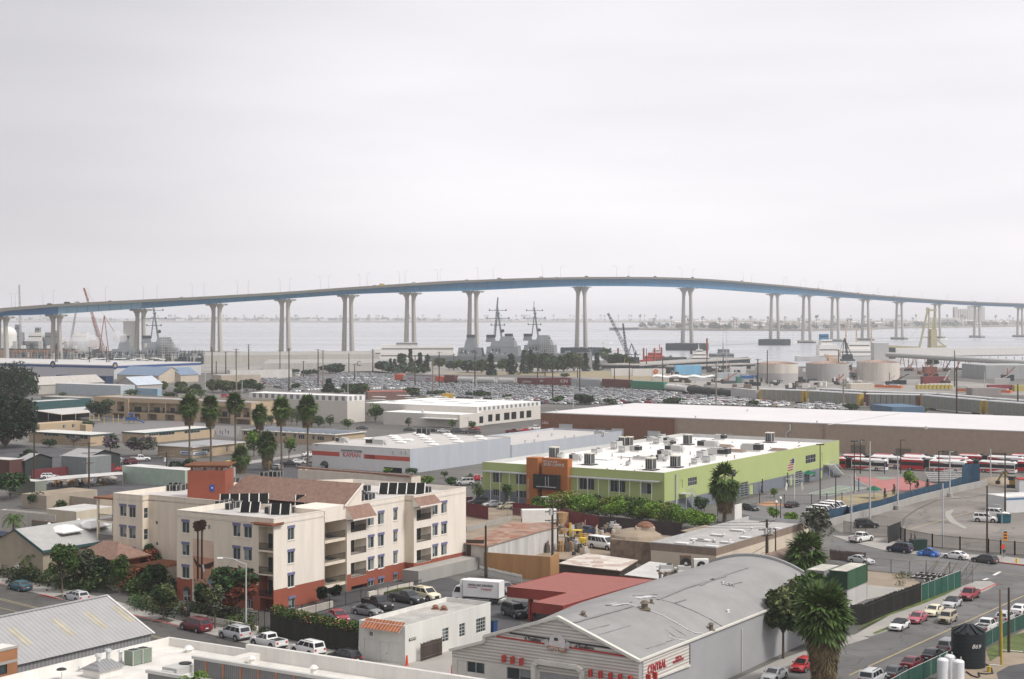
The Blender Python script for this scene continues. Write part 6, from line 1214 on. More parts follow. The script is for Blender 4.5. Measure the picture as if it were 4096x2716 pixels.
for i,(x,yb,yt,m,cf)in enumerate(((1575,1030,262,m_wood,c6),(1780,615,-110,m_wood,c6),(2035,1265,355,m_woodl,d6),(2150,1210,335,m_wood,d6))):
 b_=P(cf(x,yb));upole('bare wooden pole %s'%('inside the iron fence by the white cars','beside the teal dumpster','behind the yellow guarded pole','right of the yellow guarded pole')[i],b_,CAMZ-(cf(x,yt)[1]-HZ)/FPX*b_.y,(),.16,0,m)
for i,(x,yb,yt)in enumerate(((62,200+0,-120),(130,370-420+0,-240),)):pass
b_=P(d6(2052,1392));lpole('yellow guarded pole by the black tank',b_,CAMZ-(d6(0,640)[1]-HZ)/FPX*b_.y,M('guard_yellow',(.5,.36,.04),var=.2),.13,'none',None,0,'guard_pole')
fence('dark green screened fence along the right hand kerb',[P(d6(*p),1.9)for p in((440,1640),(800,1440),(1000,1350),(1200,1255),(1430,1150),(1840,935),(2100,795),(2355,690),(2700,520))],1.9,m_acg,'screen_fence','screen',3.0,mesh_m=m_scrd)
bt=P(d6(1668,1440));t=T('water_tank','big black ribbed water tank with white scrawl','tank',bt+Vector((0,1.9,0)));m_tk=M('tank_black',(.015,.02,.023),rough=.45,var=.2);q=MB();q.smooth=True;R_=1.98
q.cyl((0,0,0),(0,0,4.1),R_,None,28,m_tk)
for k in range(8):q.cyl((0,0,.4+k*.45),(0,0,.47+k*.45),R_+.025,None,28,m_tk)
q.build('body',t);q=MB();q.cyl((0,0,4.1),(0,0,4.9),R_,.5,24,m_tk);q.cyl((0,0,4.9),(0,0,5.1),.5,None,14,m_tk)
for k in range(10):a=k*.628;q.bar((math.cos(a)*R_*1.02,math.sin(a)*R_*1.02,4.25),(math.cos(a)*.5,math.sin(a)*.5,4.98),.32,m_tk,h=.16)
q.build('lid',t);text('869',.7,m_wht,t,(.35,-2.02,2.7),.0,name='scrawl',shear=.3)
for i,(x,y,h,s)in enumerate(((1262,1640,3.0,.64),(1472,1650,2.9,.66),(1355,1590,3.0,.6))):
 t=T('filter_tank','white pressure tank, %s of the three beside the black tank'%('left','right','rear')[i],'tank',P(d6(x,y)),0,'white pressure tanks');q=MB();q.smooth=True;mw=M('tank_white',(.72,.73,.75),rough=.35,var=.04);q.cyl((0,0,.3),(0,0,h-.25),s,None,20,mw);q.ball((0,0,h-.25),s,mw,20,4,.28,True);q.build('body',t)
 q=MB()
 for a in(-.5,.5):q.cyl((a*s,-.1,h-.1),(a*s,-.1,h+.25),.03,None,5,m_acg);q.cyl((a*s,.3,h-.1),(a*s,.3,h+.25),.03,None,5,m_acg);q.bar((a*s,-.1,h+.25),(a*s,.3,h+.25),.05,m_acg)
 q.build('rail',t)
 for a in(0,2.1,4.2):q=MB();q.bar((math.cos(a)*s*.8,math.sin(a)*s*.8,0),(math.cos(a)*s*.8,math.sin(a)*s*.8,.5),.1,m_acg);q.build('leg',t)
def hose(label,px,r,m,z=.1,name='hose'):
 pts=[P(p,z)for p in px];o=pts[0];q=MB();q.smooth=True;q.tube([p-o for p in pts],r,m,6);return one(q,name,label,name,o)
hose('thick black hose curling from the tank over the sand',[d6(1770,1350),d6(1850,1370),d6(1920,1430),d6(1935,1490),d6(1850,1500),d6(1750,1490)],.09,m_trim);hose('black hose beside the white tanks',[d6(1580,1470),d6(1650,1520),d6(1730,1545),d6(1760,1530),d6(1740,1480)],.09,m_trim);hose('white pipe leading from the black tank to the yellow pole',[d6(1890,1378),d6(1980,1382),d6(2050,1388)],.07,m_wht,name='pipe');hose('white pipe across the weeds at the right edge',[d6(2070,1180),d6(2200,1190),d6(2340,1200)],.07,m_wht,name='pipe')
t=T('yellow_drum','small yellow bollard beside the black hose','bollard',P(d6(1885,1475)));q=MB();q.cyl((0,0,0),(0,0,.6),.22,.2,12,M('guard_yellow'));q.cyl((0,0,.6),(0,0,.68),.24,None,12,M('guard_yellow'));q.build('body',t)
# middle distance: school, warehouses, yards
m_brn=M('brown_band',(.24,.185,.145),var=.15,scale=.8);m_crm=M('cream_wall',(.58,.5,.4),var=.06)
Fb=boxbld('flat_roofed_shop','flat roofed cream building with broad brown parapet band',c5(185,970),4.5,c5(1240,0)[0],c4(1435,0)[0],mR=m_brn,mroof=M('felt_roof',(.4,.385,.37),var=.15),par=.7,parm=M('parapet_grey',(.42,.42,.42)),low=m_crm,zlow=3.15)
for i,(cf,x,y)in enumerate(((c5,420,780),(c5,200,835),(c5,40,895),(c5,310,920),(c5,535,865),(c5,920,765),(c4,1790,930),(c4,1970,890),(c4,2130,965))):skylight('flat white skylight on the brown banded roof, %s in order'%ordn(i+1),P(cf(x,y),3.85),hv,2.4,1.1,0,'skylights on the brown banded roof')
for i,(cf,x,y)in enumerate(((c5,585,775),(c5,503,820),(c5,268,855),(c5,157,910),(c5,338,920),(c4,1925,930),(c4,2150,910))):vent('small round vent on the brown banded roof, %s in order'%ordn(i+1),P(cf(x,y),3.8),.45,.5,None,'vents on the brown banded roof')
# green school
m_gr=M('school_green',(.385,.45,.19),var=.04,scale=.2,fine=.03);m_grg=M('school_grey',(.17,.19,.22),var=.08);m_orp=M('portal_orange',(.4,.145,.05),var=.05);m_roofw=M('school_roof',(.72,.7,.68),var=.08,scale=.2)
m_parg=M('parapet_pale',(.5,.5,.49),var=.06)
wn4=dict(nx=4,nz=2,frame=m_galv)
GS=boxbld('school_building','lime green two storey school with white roof full of air conditioners',b4(1590,1400),8.9,b5(1588,0)[0],b3(1510,0)[0],mR=m_gr,mroof=m_roofw,par=.9,parm=m_parg,coping=m_gr,low=m_grg,zlow=2.7,itR=[('win',b5,1205,1320,1195,1287,wn4),('win',b5,345,410,1368,1440,wn4),('win',c4,1858,1962,170,262,wn4),('win',c5,1265,1317,103,172,dict(nx=2,nz=2,frame=m_galv)),('win',c5,1090,1163,97,235,dict(nx=2,nz=6,frame=m_galv)),('win',c5,465,548,222,392,dict(nx=2,nz=6,frame=m_galv)),('door',c5,1030,1058,152,278,dict(m=m_gr)),('door',c5,566,611,248,378,dict(m=m_gr)),('door',b5,1372,1396,1180,1258,dict(m=m_gr)),('door',c4,1768,1798,198,292,dict(m=m_gr)),('door',c5,1376,1400,85,200,dict(m=m_gr))],itL=[('win',c4,618,790,180,310,dict(nx=4,nz=1,frame=m_galv)),('win',c4,972,1143,205,338,dict(nx=4,frame=m_galv)),('win',c4,1330,1445,235,360,dict(nx=2,frame=m_galv)),('win',c3,1628,1728,105,228,dict(nx=3,frame=m_galv)),('win',c3,1892,2010,125,250,dict(nx=3,frame=m_galv)),('win',c3,1630,1710,305,382,dict(nx=3,frame=m_galv)),('win',c3,1895,2010,320,405,dict(nx=3,frame=m_galv)),('win',c4,880,1010,395,450,dict(nx=3,frame=m_galv)),('win',c4,230,330,350,420,dict(nx=2,frame=m_galv))])
G=GS.F
def slab(cf,x0,x1,ytop,ybot,d0,d1,m,name,par=GS):
 y0=G.on('x',d0,cf(x1,ytop)).y;y1=G.on('x',d0,cf(x0,ytop)).y;xm=(x0+x1)/2;zt=G.on('x',d0,cf(xm,ytop)).z;zb=0 if ybot is None else G.on('x',d0,cf(xm,ybot)).z
 q=MB();q.box(d0,d1,y0,y1,zb,zt,m);return q.build(name,par.t),(y0,y1,zb,zt)
p1,r1=slab(b4,15,145,1228,None,-1.6,1.2,m_orp,'orange_pylon');p2,r2=slab(b4,195,485,1240,None,-1.2,.8,m_orp,'orange_portal');p3,r3=slab(c4,92,370,140,305,-2.4,-.9,M('bay_dark',(.02,.022,.026),rough=.3),'dark_bay_window')
q=MB()
for f in(.36,.48):q.box(-2.44,-2.4,r3[0]+(r3[1]-r3[0])*f,r3[0]+(r3[1]-r3[0])*f+.12,r3[2]+.5,r3[3]-.4,m_galv)
q.box(-2.44,-2.4,r3[0]+.4,r3[1]-.8,r3[2]+.45,r3[2]+.6,m_galv);q.build('bay_mullion',p3)
m_ltr=M('letter_steel',(.62,.62,.6),rough=.4);tp=lambda cf,x,y,d:Vector((d,*G.on('x',d,cf(x,y))[1:]))
text('NAT & FLORA',.62,m_ltr,GS.t,tp(b4,287,1275,-1.26),rzL,font_sx=.95);text('BOSA CAMPUS',.92,m_ltr,GS.t,tp(b4,328,1312,-1.26),rzL,font_sx=.85)
o=text('MONARCH SCHOOL',.56,m_ltr,GS.t,tp(c4,35,300,-1.66),rzL,font_sx=.85);o.rotation_euler=Matrix.Rotation(rzL,3,'Z').to_euler();o.rotation_euler=(Matrix.Rotation(rzL,3,'Z')@Matrix.Rotation(math.radians(90),3,'X')@Matrix.Rotation(math.radians(-90),3,'Z')).to_euler()
for(pa,pb),xs in((((c4,488,152),(c4,1512,228)),[(c4,x)for x in(598,715,835,955,1075,1192,1315,1443)]),(((c3,1490,92),(c3,2010,132)),[(c3,x)for x in(1490,1603,1708,1815,1922)])):
 a=G.on('x',-1.9,pa[0](*pa[1:]));b2_=G.on('x',-1.9,pb[0](*pb[1:]));z=(a.z+b2_.z)/2;q=MB()
 for k in range(7):q.box(-1.9+k*.27,-1.8+k*.27,b2_.y,a.y,z-.05,z+.05,m_galv)
 q.box(-1.95,-1.88,b2_.y,a.y,z-.15,z+.06,m_galv);q.build('louvre_awning',GS.t)
 for cf,x in xs:y=G.on('x',-1.9,cf(x,200)).y;q=MB();q.cyl((-1.9,y,0),(-1.9,y,z),.09,None,6,m_galv);q.build('awning_post',GS.t)
def stairs(x,z,L,drop,s,par,y=0.0):
 q=MB();q.box(x-1.5,x+1.5,y-1.8,y-.05,z-.2,z,m_galv);n_=12
 for k in range(n_):q.box(x+s*(1.5+L*k/n_),x+s*(1.5+L*(k+1)/n_),y-1.8,y-.4,z-drop*(k+1)/n_-.08,z-drop*(k+1)/n_,m_galv)
 q.bar((x+s*1.5,y-1.8,z-.2),(x+s*(1.5+L),y-1.8,z-drop-.2),.12,m_galv,h=.35);q.build('outside_stair',par);q=MB()
 for a_,b_ in(((x-1.5,y-1.8,z+1.1),(x+s*1.5,y-1.8,z+1.1)),((x+s*1.5,y-1.8,z+1.1),(x+s*(1.5+L),y-1.8,z-drop+1.1))):
  q.bar(a_,b_,.06,m_galv);n2=9
  for k in range(n2+1):p=Vector(a_).lerp(Vector(b_),k/n2);q.bar(p,p-Vector((0,0,1.1)),.03,m_galv)
 for dx in(-1.4,1.4):q.box(x+dx-.06,x+dx+.06,y-1.75,y-1.63,0,z-.2,m_galv)
 q.build('stair_railing',par)
l=G.on('y',0,b5(1430,1300));stairs(l.x,l.z,6.5,l.z-.3,1,GS.t);l=G.on('y',0,c4(1790,345));stairs(l.x,l.z,4.5,l.z-.3,1,GS.t)
q=MB();l=G.on('y',0,c4(1715,90));q.cyl((l.x,-.2,1),(l.x,-.2,8.2),.22,None,8,m_galv);q.build('downpipe',GS.t)
RS=lambda cf,x,y:P(cf(x,y),8.0)
for i,(cf,x,y,L,W,H,lv,rz)in enumerate(((b4,575,1265,2.4,1.7,1.6,1,hv),(b4,410,1240,1.4,1.2,1.3,0,hu),(b4,820,1185,2.8,1.6,1.3,0,hu),(b4,1045,1130,3.0,1.8,2.0,0,hu),(b4,1130,1165,2.6,1.8,1.6,0,hu),(b4,1250,1160,3.2,1.7,1.5,1,hv+math.pi),(b4,1420,1045,2.4,1.7,1.4,1,hv),(b4,1515,1070,2.4,1.7,1.5,0,hu),(b4,1555,1010,2.4,1.5,1.2,0,hu),(b4,1655,1085,2.7,1.5,1.2,1,hv+math.pi),(b4,1650,1048,3.0,1.6,1.2,1,hv),(b4,1700,1165,4.2,1.8,1.7,1,hv),(b4,1590,1210,3.0,1.8,1.5,1,hv),(b4,1540,1270,1.5,1.2,1.6,1,hv),(b4,1605,1270,1.3,1.0,1.3,0,hu),(b4,2085,1110,5.0,2.0,1.7,1,hv),(b4,2020,1255,2.5,1.8,2.2,0,hu),(b4,2100,1280,3.2,1.8,1.6,0,hu),(b4,1950,1300,2.2,1.4,1.4,0,hu),(b4,2190,1200,4.4,2.0,1.6,1,hv+math.pi),(b5,235,1200,4.6,2.0,1.8,1,hv+math.pi),(b5,600,1155,5.0,2.1,1.9,1,hv+math.pi),(b5,235,1025,3.0,1.7,1.5,1,hv+math.pi),(b4,1330,1255,4.0,1.2,.9,0,hv),(b4,1180,1320,.9,.9,1.0,0,hu),(b4,1440,1255,1.6,1.1,1.0,0,hu))):
 rooftop_unit('grey rooftop machine %s on the school roof, %s from front left'%('with black coil' if lv else 'without coil',ordn(i+1)),RS(cf,x,y),rz,L,W,H,lv,'grey machines on the school roof')
for i,(cf,x,y)in enumerate(((b4,332,1235),(b4,735,1310),(b4,1435,1370),(b4,1715,1340),(b4,1120,1110),(b4,1180,1108),(b4,1855,1080),(b5,795,1055))):tall_unit('upright slatted cooling unit on the school roof, %s from left'%ordn([1,2,5,6,3,4,7,8][i]),RS(cf,x,y),hu,1.8,2.6)
for i,(cf,x,y,m)in enumerate(((b4,865,1250,None),(b4,1190,1225,None),(b5,410,1165,m_brn),(b5,905,1155,m_brn),(b5,275,1110,m_brn))):skylight('%s skylight hump on the school roof, %s'%('low brown' if m else 'pale flat',ordn(i+1)),RS(cf,x,y),hv,5.0,2.6,1,'skylight humps on the school roof',m)
r_=random.Random(4)
for i in range(44):p=G.w(r_.uniform(2,GS.lx-3),r_.uniform(2,GS.ly-3),8.0);vent('little dark pipe flashing on the school roof',p,.25,.25+.5*(i%5==0),m_brn,'little pipe flashings on the school roof',0)
# white works with red band, and grey annex
m_kw=M('works_white',(.7,.69,.68),var=.05);m_kg=M('works_grey',(.42,.45,.5),var=.07,streak=1);m_kr=M('works_roof',(.5,.48,.46),var=.08,scale=.2);m_kred=M('works_red',(.55,.11,.08),var=.04)
KB=boxbld('works_building','white fronted works with red band and skylit grey roof',b3(685,1130),6.5,b3(1832,0)[0],b2(1562,0)[0],mR=m_kg,mL=m_kw,mroof=m_kr,par=.25,parm=m_kr,itL=[('shut',b3,385,593,1340,1440,dict(z0=0,m=m_dopen,name='open_gateway')),('door',b2,1712,1745,1310,1360,dict(z0=0,m=m_black))])
for cf,x0,x1,y0,y1 in((b2,1563,1877,1146,1208),(b2,2155,2281,1188,1240),(b3,0,0,0,0),(b3,160,684,1190,1268)):
 if x1==0:continue
 a=KB.F.on('x',0,cf(x0,y0));b_=KB.F.on('x',0,cf(x1,y0+(28 if x1-x0>300 else 14)));c_=KB.F.on('x',0,cf(x0,y0+48));q=MB();zt=a.z;h_=a.z-c_.z;q.box(-.03,.0,b_.y,a.y,zt-h_,zt,m_kred);q.build('red_band',KB.t)
kt=lambda cf,x,y:Vector((-.05,*KB.F.on('x',0,cf(x,y))[1:]))
m_kdk=M('letter_dark',(.07,.06,.06));text('KAMAN',1.75,M('letter_kred',(.6,.12,.14)),KB.t,kt(b2,2015,1198),rzL,font_sx=1.0,depth=.05);text('Kaman Industrial Technologies',.72,m_kdk,KB.t,kt(b2,2015,1146),rzL,font_sx=.8);text('1675',.5,m_kdk,KB.t,kt(b2,1615,1084),rzL);q=MB();a=kt(b2,1895,1161);b_=kt(b2,2138,1168);q.bar(a,b_,.03,m_kdk,h=.08);q.build('rule_line',KB.t)
q=MB();a=KB.F.on('x',0,b2(1708,1290));q.smooth=True;q.ball((0,a.y,a.z-.5),1.3,m_black,12,5,1.1,True);q.build('door_awning',KB.t)
for i,(x,y)in enumerate(((205,1020),(490,990),(522,1010),(555,1033),(587,1060),(770,960),(803,977),(838,998),(877,1025),(915,1057),(955,1088),(1110,970),(1160,995),(1200,1023),(1238,1055),(1470,995),(1510,1023),(668,1035))):skylight('white domed skylight on the works roof, %s'%ordn(i+1),P(b3(x,y),6.25),hv,3.0,1.8,1,'skylights on the works roof')
for lab,cf,x,y,L in(('long grey machine group at the front of the works roof',b3,300,1080,6.0),('beige machine with black side at the left corner of the works roof',b2,1905,1060,3.2)):rooftop_unit(lab,P(cf(x,y),6.25),hv,L,1.8,1.5,1,'machines on the works roof')
for i,x in enumerate((808,862)):condenser('black box unit at the back of the works roof, %s'%('left','right')[i],P(b3(x,968),6.25),hv,1.9,1.9,None,'black units on the works roof')
q=MB()
for x0 in(495,590,640):a=KB.F.on('x',0,b3(x0,1165));q=MB();q.box(-.2,0,a.y-.2,a.y+.2,a.z-.5,a.z+.5,m_acg);q.build('wall_vent',KB.t)
zA=KB.F.on('y',0,b3(1850,1084)).z;AN=boxbld('grey_annex','low grey annex with parapet running on from the works',b3(1840,1086),zA,b4(1103,0)[0],(26,),mR=m_kg,mroof=m_kr,par=.6,parm=m_kg)
for i,(x,y)in enumerate(((150,995),(310,980),(460,1010),(563,1000),(110,1050),(5,1060))):vent('square vent on the annex roof, %s from left'%ordn([3,4,5,6,2,1][i]),P(b4(x,y),zA-.6),.7,.9,None,'vents on the annex roof',0)
rooftop_unit('grey box machine at the far end of the annex roof',P(b4(845,970),zA-.6),hv,3,1.5,1.4,0)
# long brick and tan warehouse
m_bk=M('brick_red',(.26,.13,.085),var=.1,kind='brick',ks=2.5,col2=(.22,.11,.07));m_bt=M('brick_tan',(.46,.355,.28),var=.08,kind='brick',ks=2.5,col2=(.41,.32,.25));m_lroof=M('long_roof',(.64,.62,.62),var=.05,scale=.08)
BW=Bld('long_warehouse','very long low warehouse, red brick at its left end and tan to the right','warehouse',P(b4(180,713),8.5));HB2=8.5;Fw=BW.F;dep=Fw.loc_of(P(b4(1200,602),HB2)).x;yb=Fw.sy(b4(1705,0)[0],0);yE=-190
sh=M('shutter_pale',(.55,.56,.55),var=.05)
BW.face('x',0,yb,0,0,HB2,m_bk,[('shut',b4,385,541,843,940,dict(m=sh,z0=0)),('shut',b4,985,1125,893,1000,dict(m=sh,z0=0)),('shut',b4,1395,1545,922,1010,dict(m=sh,z0=0)),('shut',b4,780,918,882,930,dict(m=m_brn,name='boarded_window'))])
BW.face('x',0,yE,yb,0,HB2,m_bt,[('shut',cf,a,b_,c_,d_,dict(m=M('shutter_brown',(.2,.17,.14)),z0=0))for cf,a,b_,c_,d_ in((b5,1715,1885,1085,1200),(b6,530,710,1125,1230),(b6,1055,1235,1148,1240),(b6,1625,1800,1175,1260),(b6,1885,2080,1180,1270))])
BW.roof([(0,yE),(dep,yE),(dep,0),(0,0)],HB2+.01,m_lroof);q=MB();q.poly([(0,0,0),(dep,0,0),(dep,0,HB2),(0,0,HB2)][::-1],m_bk);q.poly([(dep,yE,0),(dep,0,0),(dep,0,HB2),(dep,yE,HB2)],m_bt);q.build('wall',BW.t)
q=MB();q.box(-.12,.15,yE,0,HB2-.15,HB2+.15,M('roof_edge',(.6,.58,.57)));q.build('roof_edge',BW.t)
a=Fw.loc_of(P(b5(1460,855),HB2));b_=Fw.loc_of(P(b5(2281,725),HB2));q=MB();q.bar(Vector((a.x,a.y,HB2+.06)),Vector((b_.x,b_.y,HB2+.06)),.5,m_acg,h=.15);q.build('roof_joint',BW.t)
for cf,pts in((b5,[(1030,845),(1030,920),(985,945),(985,1010)]),(b5,[(1412,858),(1412,1030)]),(b4,[(1722,790),(1722,960)])):
 L3=[Vector((-.25,*Fw.on('x',0,cf(*p))[1:]))for p in pts];q=MB();q.tube(L3,.22,m_galv if cf is b5 and pts[0][0]==1030 else m_brn,6);q.build('downpipe',BW.t)
a=[Fw.on('x',0,b4(x,y))for x,y in((195,805),(272,850))];q=MB();q.box(-.1,-.02,a[1].y,a[0].y,a[1].z,a[0].z,m_wht);q.box(-.12,-.1,a[1].y,a[0].y,a[0].z-.3,a[0].z,m_kred);q.box(-.12,-.1,a[1].y,a[0].y,a[1].z,a[1].z+.3,m_kred);sg=q.build('lease_sign',BW.t);text('FOR LEASE',.95,m_letb,sg,Vector((-.13,(a[0].y+a[1].y)/2,(a[0].z+a[1].z)/2+.1)),rzL,font_sx=.8)
for cf,x0,x1,y0,y1,s_ in((b5,1772,1845,1030,1055,'1684'),(b5,328,378,958,985,'1690')):
 a=[Fw.on('x',0,cf(x0,y0)),Fw.on('x',0,cf(x1,y1))];q=MB();q.box(-.1,-.02,a[1].y,a[0].y,a[1].z,a[0].z,m_wht);sg=q.build('number_sign',BW.t);text(s_,.8,m_letb,sg,Vector((-.12,(a[0].y+a[1].y)/2,(a[0].z+a[1].z)/2)),rzL)
for cf,x,y in((b4,360,708),(b4,1945,778),(b5,1335,835),(b6,880,900),(b4,1110,640),(b5,540,700)):vent('small flue on the long warehouse roof, near photo column %s'%{360:'of the brick end',1945:'of the brick joint',1335:'above the brown pipe',880:'above the buses',1110:'of the far left edge',540:'of the middle back'}[x],P(cf(x,y),HB2),.6,.8,None,'flues on the long warehouse roof',0)
# white warehouse with chequered band
m_ww=M('warehouse_cream',(.6,.57,.52),var=.05);m_wr=M('warehouse_roof',(.8,.79,.77),var=.04,scale=.1);m_chk=M('chequer_grey',(.22,.23,.24))
W1=boxbld('chequered_warehouse','tall cream warehouse block with grey and white chequered band',b2(1965,523),10.5,b2(2165,0)[0],b2(845,0)[0],mR=m_ww,mroof=m_wr,par=.3,parm=m_wht,cat='warehouse',coping=m_wht)
W3=boxbld('low_warehouse_front','low cream front block of the white warehouse with entrance canopy',b3(1250,738),4.9,b3(1530,0)[0],b3(380,0)[0],mR=m_ww,mroof=m_wr,par=.2,parm=m_wht,cat='warehouse',itR=[('shut',b3,1475,1520,757,880,dict(m=m_dopen,z0=.9,name='dock_door')),('shut',b3,1300,1355,775,850,dict(m=m_ww))])
W2=boxbld('dock_warehouse','wide white roofed warehouse with chequered band over dark loading docks',b3(1450,648),7.1,b3(2172,0)[0],b3(170,0)[0],mR=m_ww,mroof=m_wr,par=.2,parm=m_wht,cat='warehouse',itR=[('shut',b3,x0,x1,y0,y1,dict(m=m_dopen,z0=1.0,name='dock_door'))for x0,x1,y0,y1 in((1575,1625,735,848),(1660,1710,728,838),(1757,1820,714,830),(1840,1898,706,822),(1937,1985,697,815),(2012,2068,690,806))])
def chequer(b,axis,n,L,H,h):
 q=MB();s=L/(2*n+1)
 b.bx(q,axis,0,0,L,H-h-.3,H-.02,-.03,0,m_wht)
 for k in range(n):b.bx(q,axis,0,s*(2*k+.75),s*(2*k+1.75),H-h-.05,H-.3,-.05,-.03,m_chk)
 q.build('chequered_band',b.t)
chequer(W1,'x',15,W1.ly,10.5,1.9);chequer(W1,'y',3,W1.lx,10.5,1.9);chequer(W2,'y',14,W2.lx,7.1,1.5)
q=MB();a=W3.F.on('x',0,b3(1232,790));b_=W3.F.on('x',0,b3(850,780));q.box(-3.0,0,a.y,b_.y,a.z-.1,a.z+.25,m_wht);q.build('entrance_canopy',W3.t)
for i,(x,y)in enumerate(((330,538),(320,570),(470,585),(700,550),(780,575),(900,596),(1095,565),(1180,590),(1320,610),(1510,588),(610,523),(1040,540))):skylight('flat skylight on the white warehouse roof, %s'%ordn(i+1),P(b3(x,y),6.9),hv,6,2.4,0,'skylights on the white warehouse',m_acg if y in(550,570,585)else None)
for i,(x,y)in enumerate(((770,672),(985,692),(830,715))):vent('grey box vent on the low warehouse front, %s from left'%ordn((1,3,2)[i]),P(b3(x,y),4.7),1.3,1.2,None,'vents on the low warehouse front',0)
# articulated buses
m_busw=M('bus_white',(.76,.76,.75),rough=.35,var=.04);m_busr=M('bus_red',(.5,.03,.04),rough=.35)
BUS=None
def bus(label,p,rz):
 global BUS
 if BUS:return dup(BUS,p,rz,label)
 t=T('articulated_bus',label,'bus',p,rz,'red and white articulated buses');W=1.3
 def seg(x0,x1,col2):
  q=MB();q.box(x0,x1,-W,W,.35,2.9,m_busr if col2 else m_busw,m_busw);q.box(x0+.1,x1-.1,-W*.9,W*.9,2.9,3.2,m_busw,tx=.3,ty=.25);return q
 q=seg(-10.6,-1.2,0);q.build('front_section',t,(10.6,0,0));q=seg(-18.6,-12.2,1)
 b0=q.build('rear_section',t,(10.6,0,0));bb=MB()
 q=MB();q.box(-1.5,-.1,-W*.95,W*.95,.4,3.15,m_trim)
 for k in range(6):q.box(-1.4+k*.22,-1.3+k*.22,-W*.99,W*.99,.42,3.12,m_black)
 q.build('bellows',t,(0,0,0));q=MB()
 for x0,x1 in((.2,9.3),(-7.8,-1.7)):
  for y in(-1,1):q.box(x0,x1,y*W-.012,y*W+.012,1.35,2.3,m_glassc)
 q.box(9.41,9.43,-W*.88,W*.88,1.1,2.6,m_glassc);q.build('window_glass',t);q=MB()
 for y in(-1,1):
  yy=y*(W+.004)
  def fl(pts):
   pts=[(a,yy,c)for a,c in pts];q.poly(pts if y<0 else pts[::-1],m_busr)
  fl([(-8.0,.4),(-4.6,.4),(-2.0,1.32),(-8.0,1.32)]);fl([(-8.0,2.32),(-1.7,2.32),(-3.5,2.85),(-8,2.85)]);fl([(.1,.4),(3.2,.4),(5.6,1.0),(8.8,1.2),(5.0,1.15),(.1,1.0)]);fl([(.1,2.32),(4.5,2.32),(2.2,2.7),(.1,2.85)]);fl([(6.3,.5),(9.3,.9),(9.3,1.1),(6.6,.7)])
 q.box(-8.02,-7.9,-W*.98,W*.98,.4,2.85,m_busr);q.box(-7.6,-3,-W*.6,W*.6,3.2,3.32,m_busr);q.box(-2.2,-1.6,-.8,.8,3.2,3.5,m_trim);q.box(8.2,9.0,-.8,.8,3.2,3.45,m_trim);q.build('red_swoosh',t)
 add_wheels(t,(7.0,1.2,-5.2),W,.5)
 for y in(-1,1):q=MB();q.box(9.38,9.44,y*.95-.2,y*.95+.2,.75,.95,m_head);q.build('headlight',t)
 for y,rz_ in((-1,0),(1,math.pi)):text('Rapid',.55,m_kdk,t,(5.6,y*(W+.03),2.58),rz_,shear=.25)
 BUS=t;return t
hb=hv+math.pi;base=[P(b6(430,1382)),P(b6(1330,1402)),P(b6(1905,1412)),P(b6(2700,1430))]
for i,p in enumerate(base):bus('red and white bendy bus in the front row by the tan warehouse, %s from left'%ordn(i+1),p-Frame((0,0,0)).v*-9.4,hb)
for i,x in enumerate((640,985,1345,1990,2600)):p=P(b6(x,1352));bus('red and white bendy bus in the back row by the tan warehouse, %s from left'%ordn(i+1),p+Frame((0,0,0)).v*9.4,hb)
# trees and fences in front of the school
for i,(x,y,yt,w)in enumerate(((190,610,415,300),(440,640,352,420),(720,660,390,420),(980,690,415,430),(1270,710,430,460),(1540,735,450,420),(1760,760,500,380),(1990,770,560,330))):
 b_=P(c4(x,y));tree('bushy bright green tree in the row before the school, %s from left'%ordn(i+1),b_,.6+CAMZ-(c4(0,yt)[1]-HZ)/FPX*b_.y,w/2.851*b_.y/FPX*1.15,L_bright,60+i,'hedge_tree','bright trees in front of the school',4200,.1,m2=L_yell if i%2 else L_mid,size=.24)
for i,(cf,x,y,yt,w)in enumerate(((c3,1455,470,215,165),(c3,1775,515,210,170),(c4,800,560,350,170),(c4,1190,600,365,160),(c4,1540,640,415,120),(c4,1625,655,430,110),(c4,2010,590,380,190),(c4,420,520,280,120),(c3,2150,570,370,190),(c5,50,560,385,130),(c5,840,680,495,190),(c5,1040,690,560,220),(c5,845,400,280,100))):
 b_=P(cf(x,y));tree('round green street tree by the school, %s in the list from left'%ordn([1,2,5,6,7,8,9,4,3,10,11,13,12][i]),b_,CAMZ-(cf(0,yt)[1]-HZ)/FPX*b_.y,w/2.851*b_.y/FPX,L_mid if i<10 else L_bright,80+i,'street_tree','street trees by the school',900,.25,m2=L_deep if i<10 else None)
for i,(x,y,yt)in enumerate(((710,350,185),(1000,280,112))):b_=P(c5(x,y));tree('slim dark cypress against the school wall, %s of two'%('left','right')[i],b_,CAMZ-(c5(0,yt)[1]-HZ)/FPX*b_.y,1.0,L_dark,95+i,'cypress','cypresses at the school',500,.05,'cone')
m_mar=M('maroon_fence',(.15,.035,.04),var=.15);m_mard=M('dark_fence',(.05,.035,.038),var=.2)
fence('maroon metal fence of the scrap yard, right of the gap',LEN(c4,[(-140,600),(0,612),(480,690),(850,765)]),2.6,m_mar,'screen_fence','screen',4);fence('dark metal fence under the bright trees',LEN(c4,[(850,765),(1300,800),(1790,850)]),2.6,m_mard,'screen_fence','screen',4);fence('maroon metal fence of the scrap yard, left of the gap',LEN(c3,[(1320,610),(1575,655)]),2.8,m_mar,'screen_fence','screen',4);fence('grey wire gate between the maroon fences',LEN(c3,[(1795,650),(1950,665)]),2.4,m_wire,'wire_fence','wire',3)
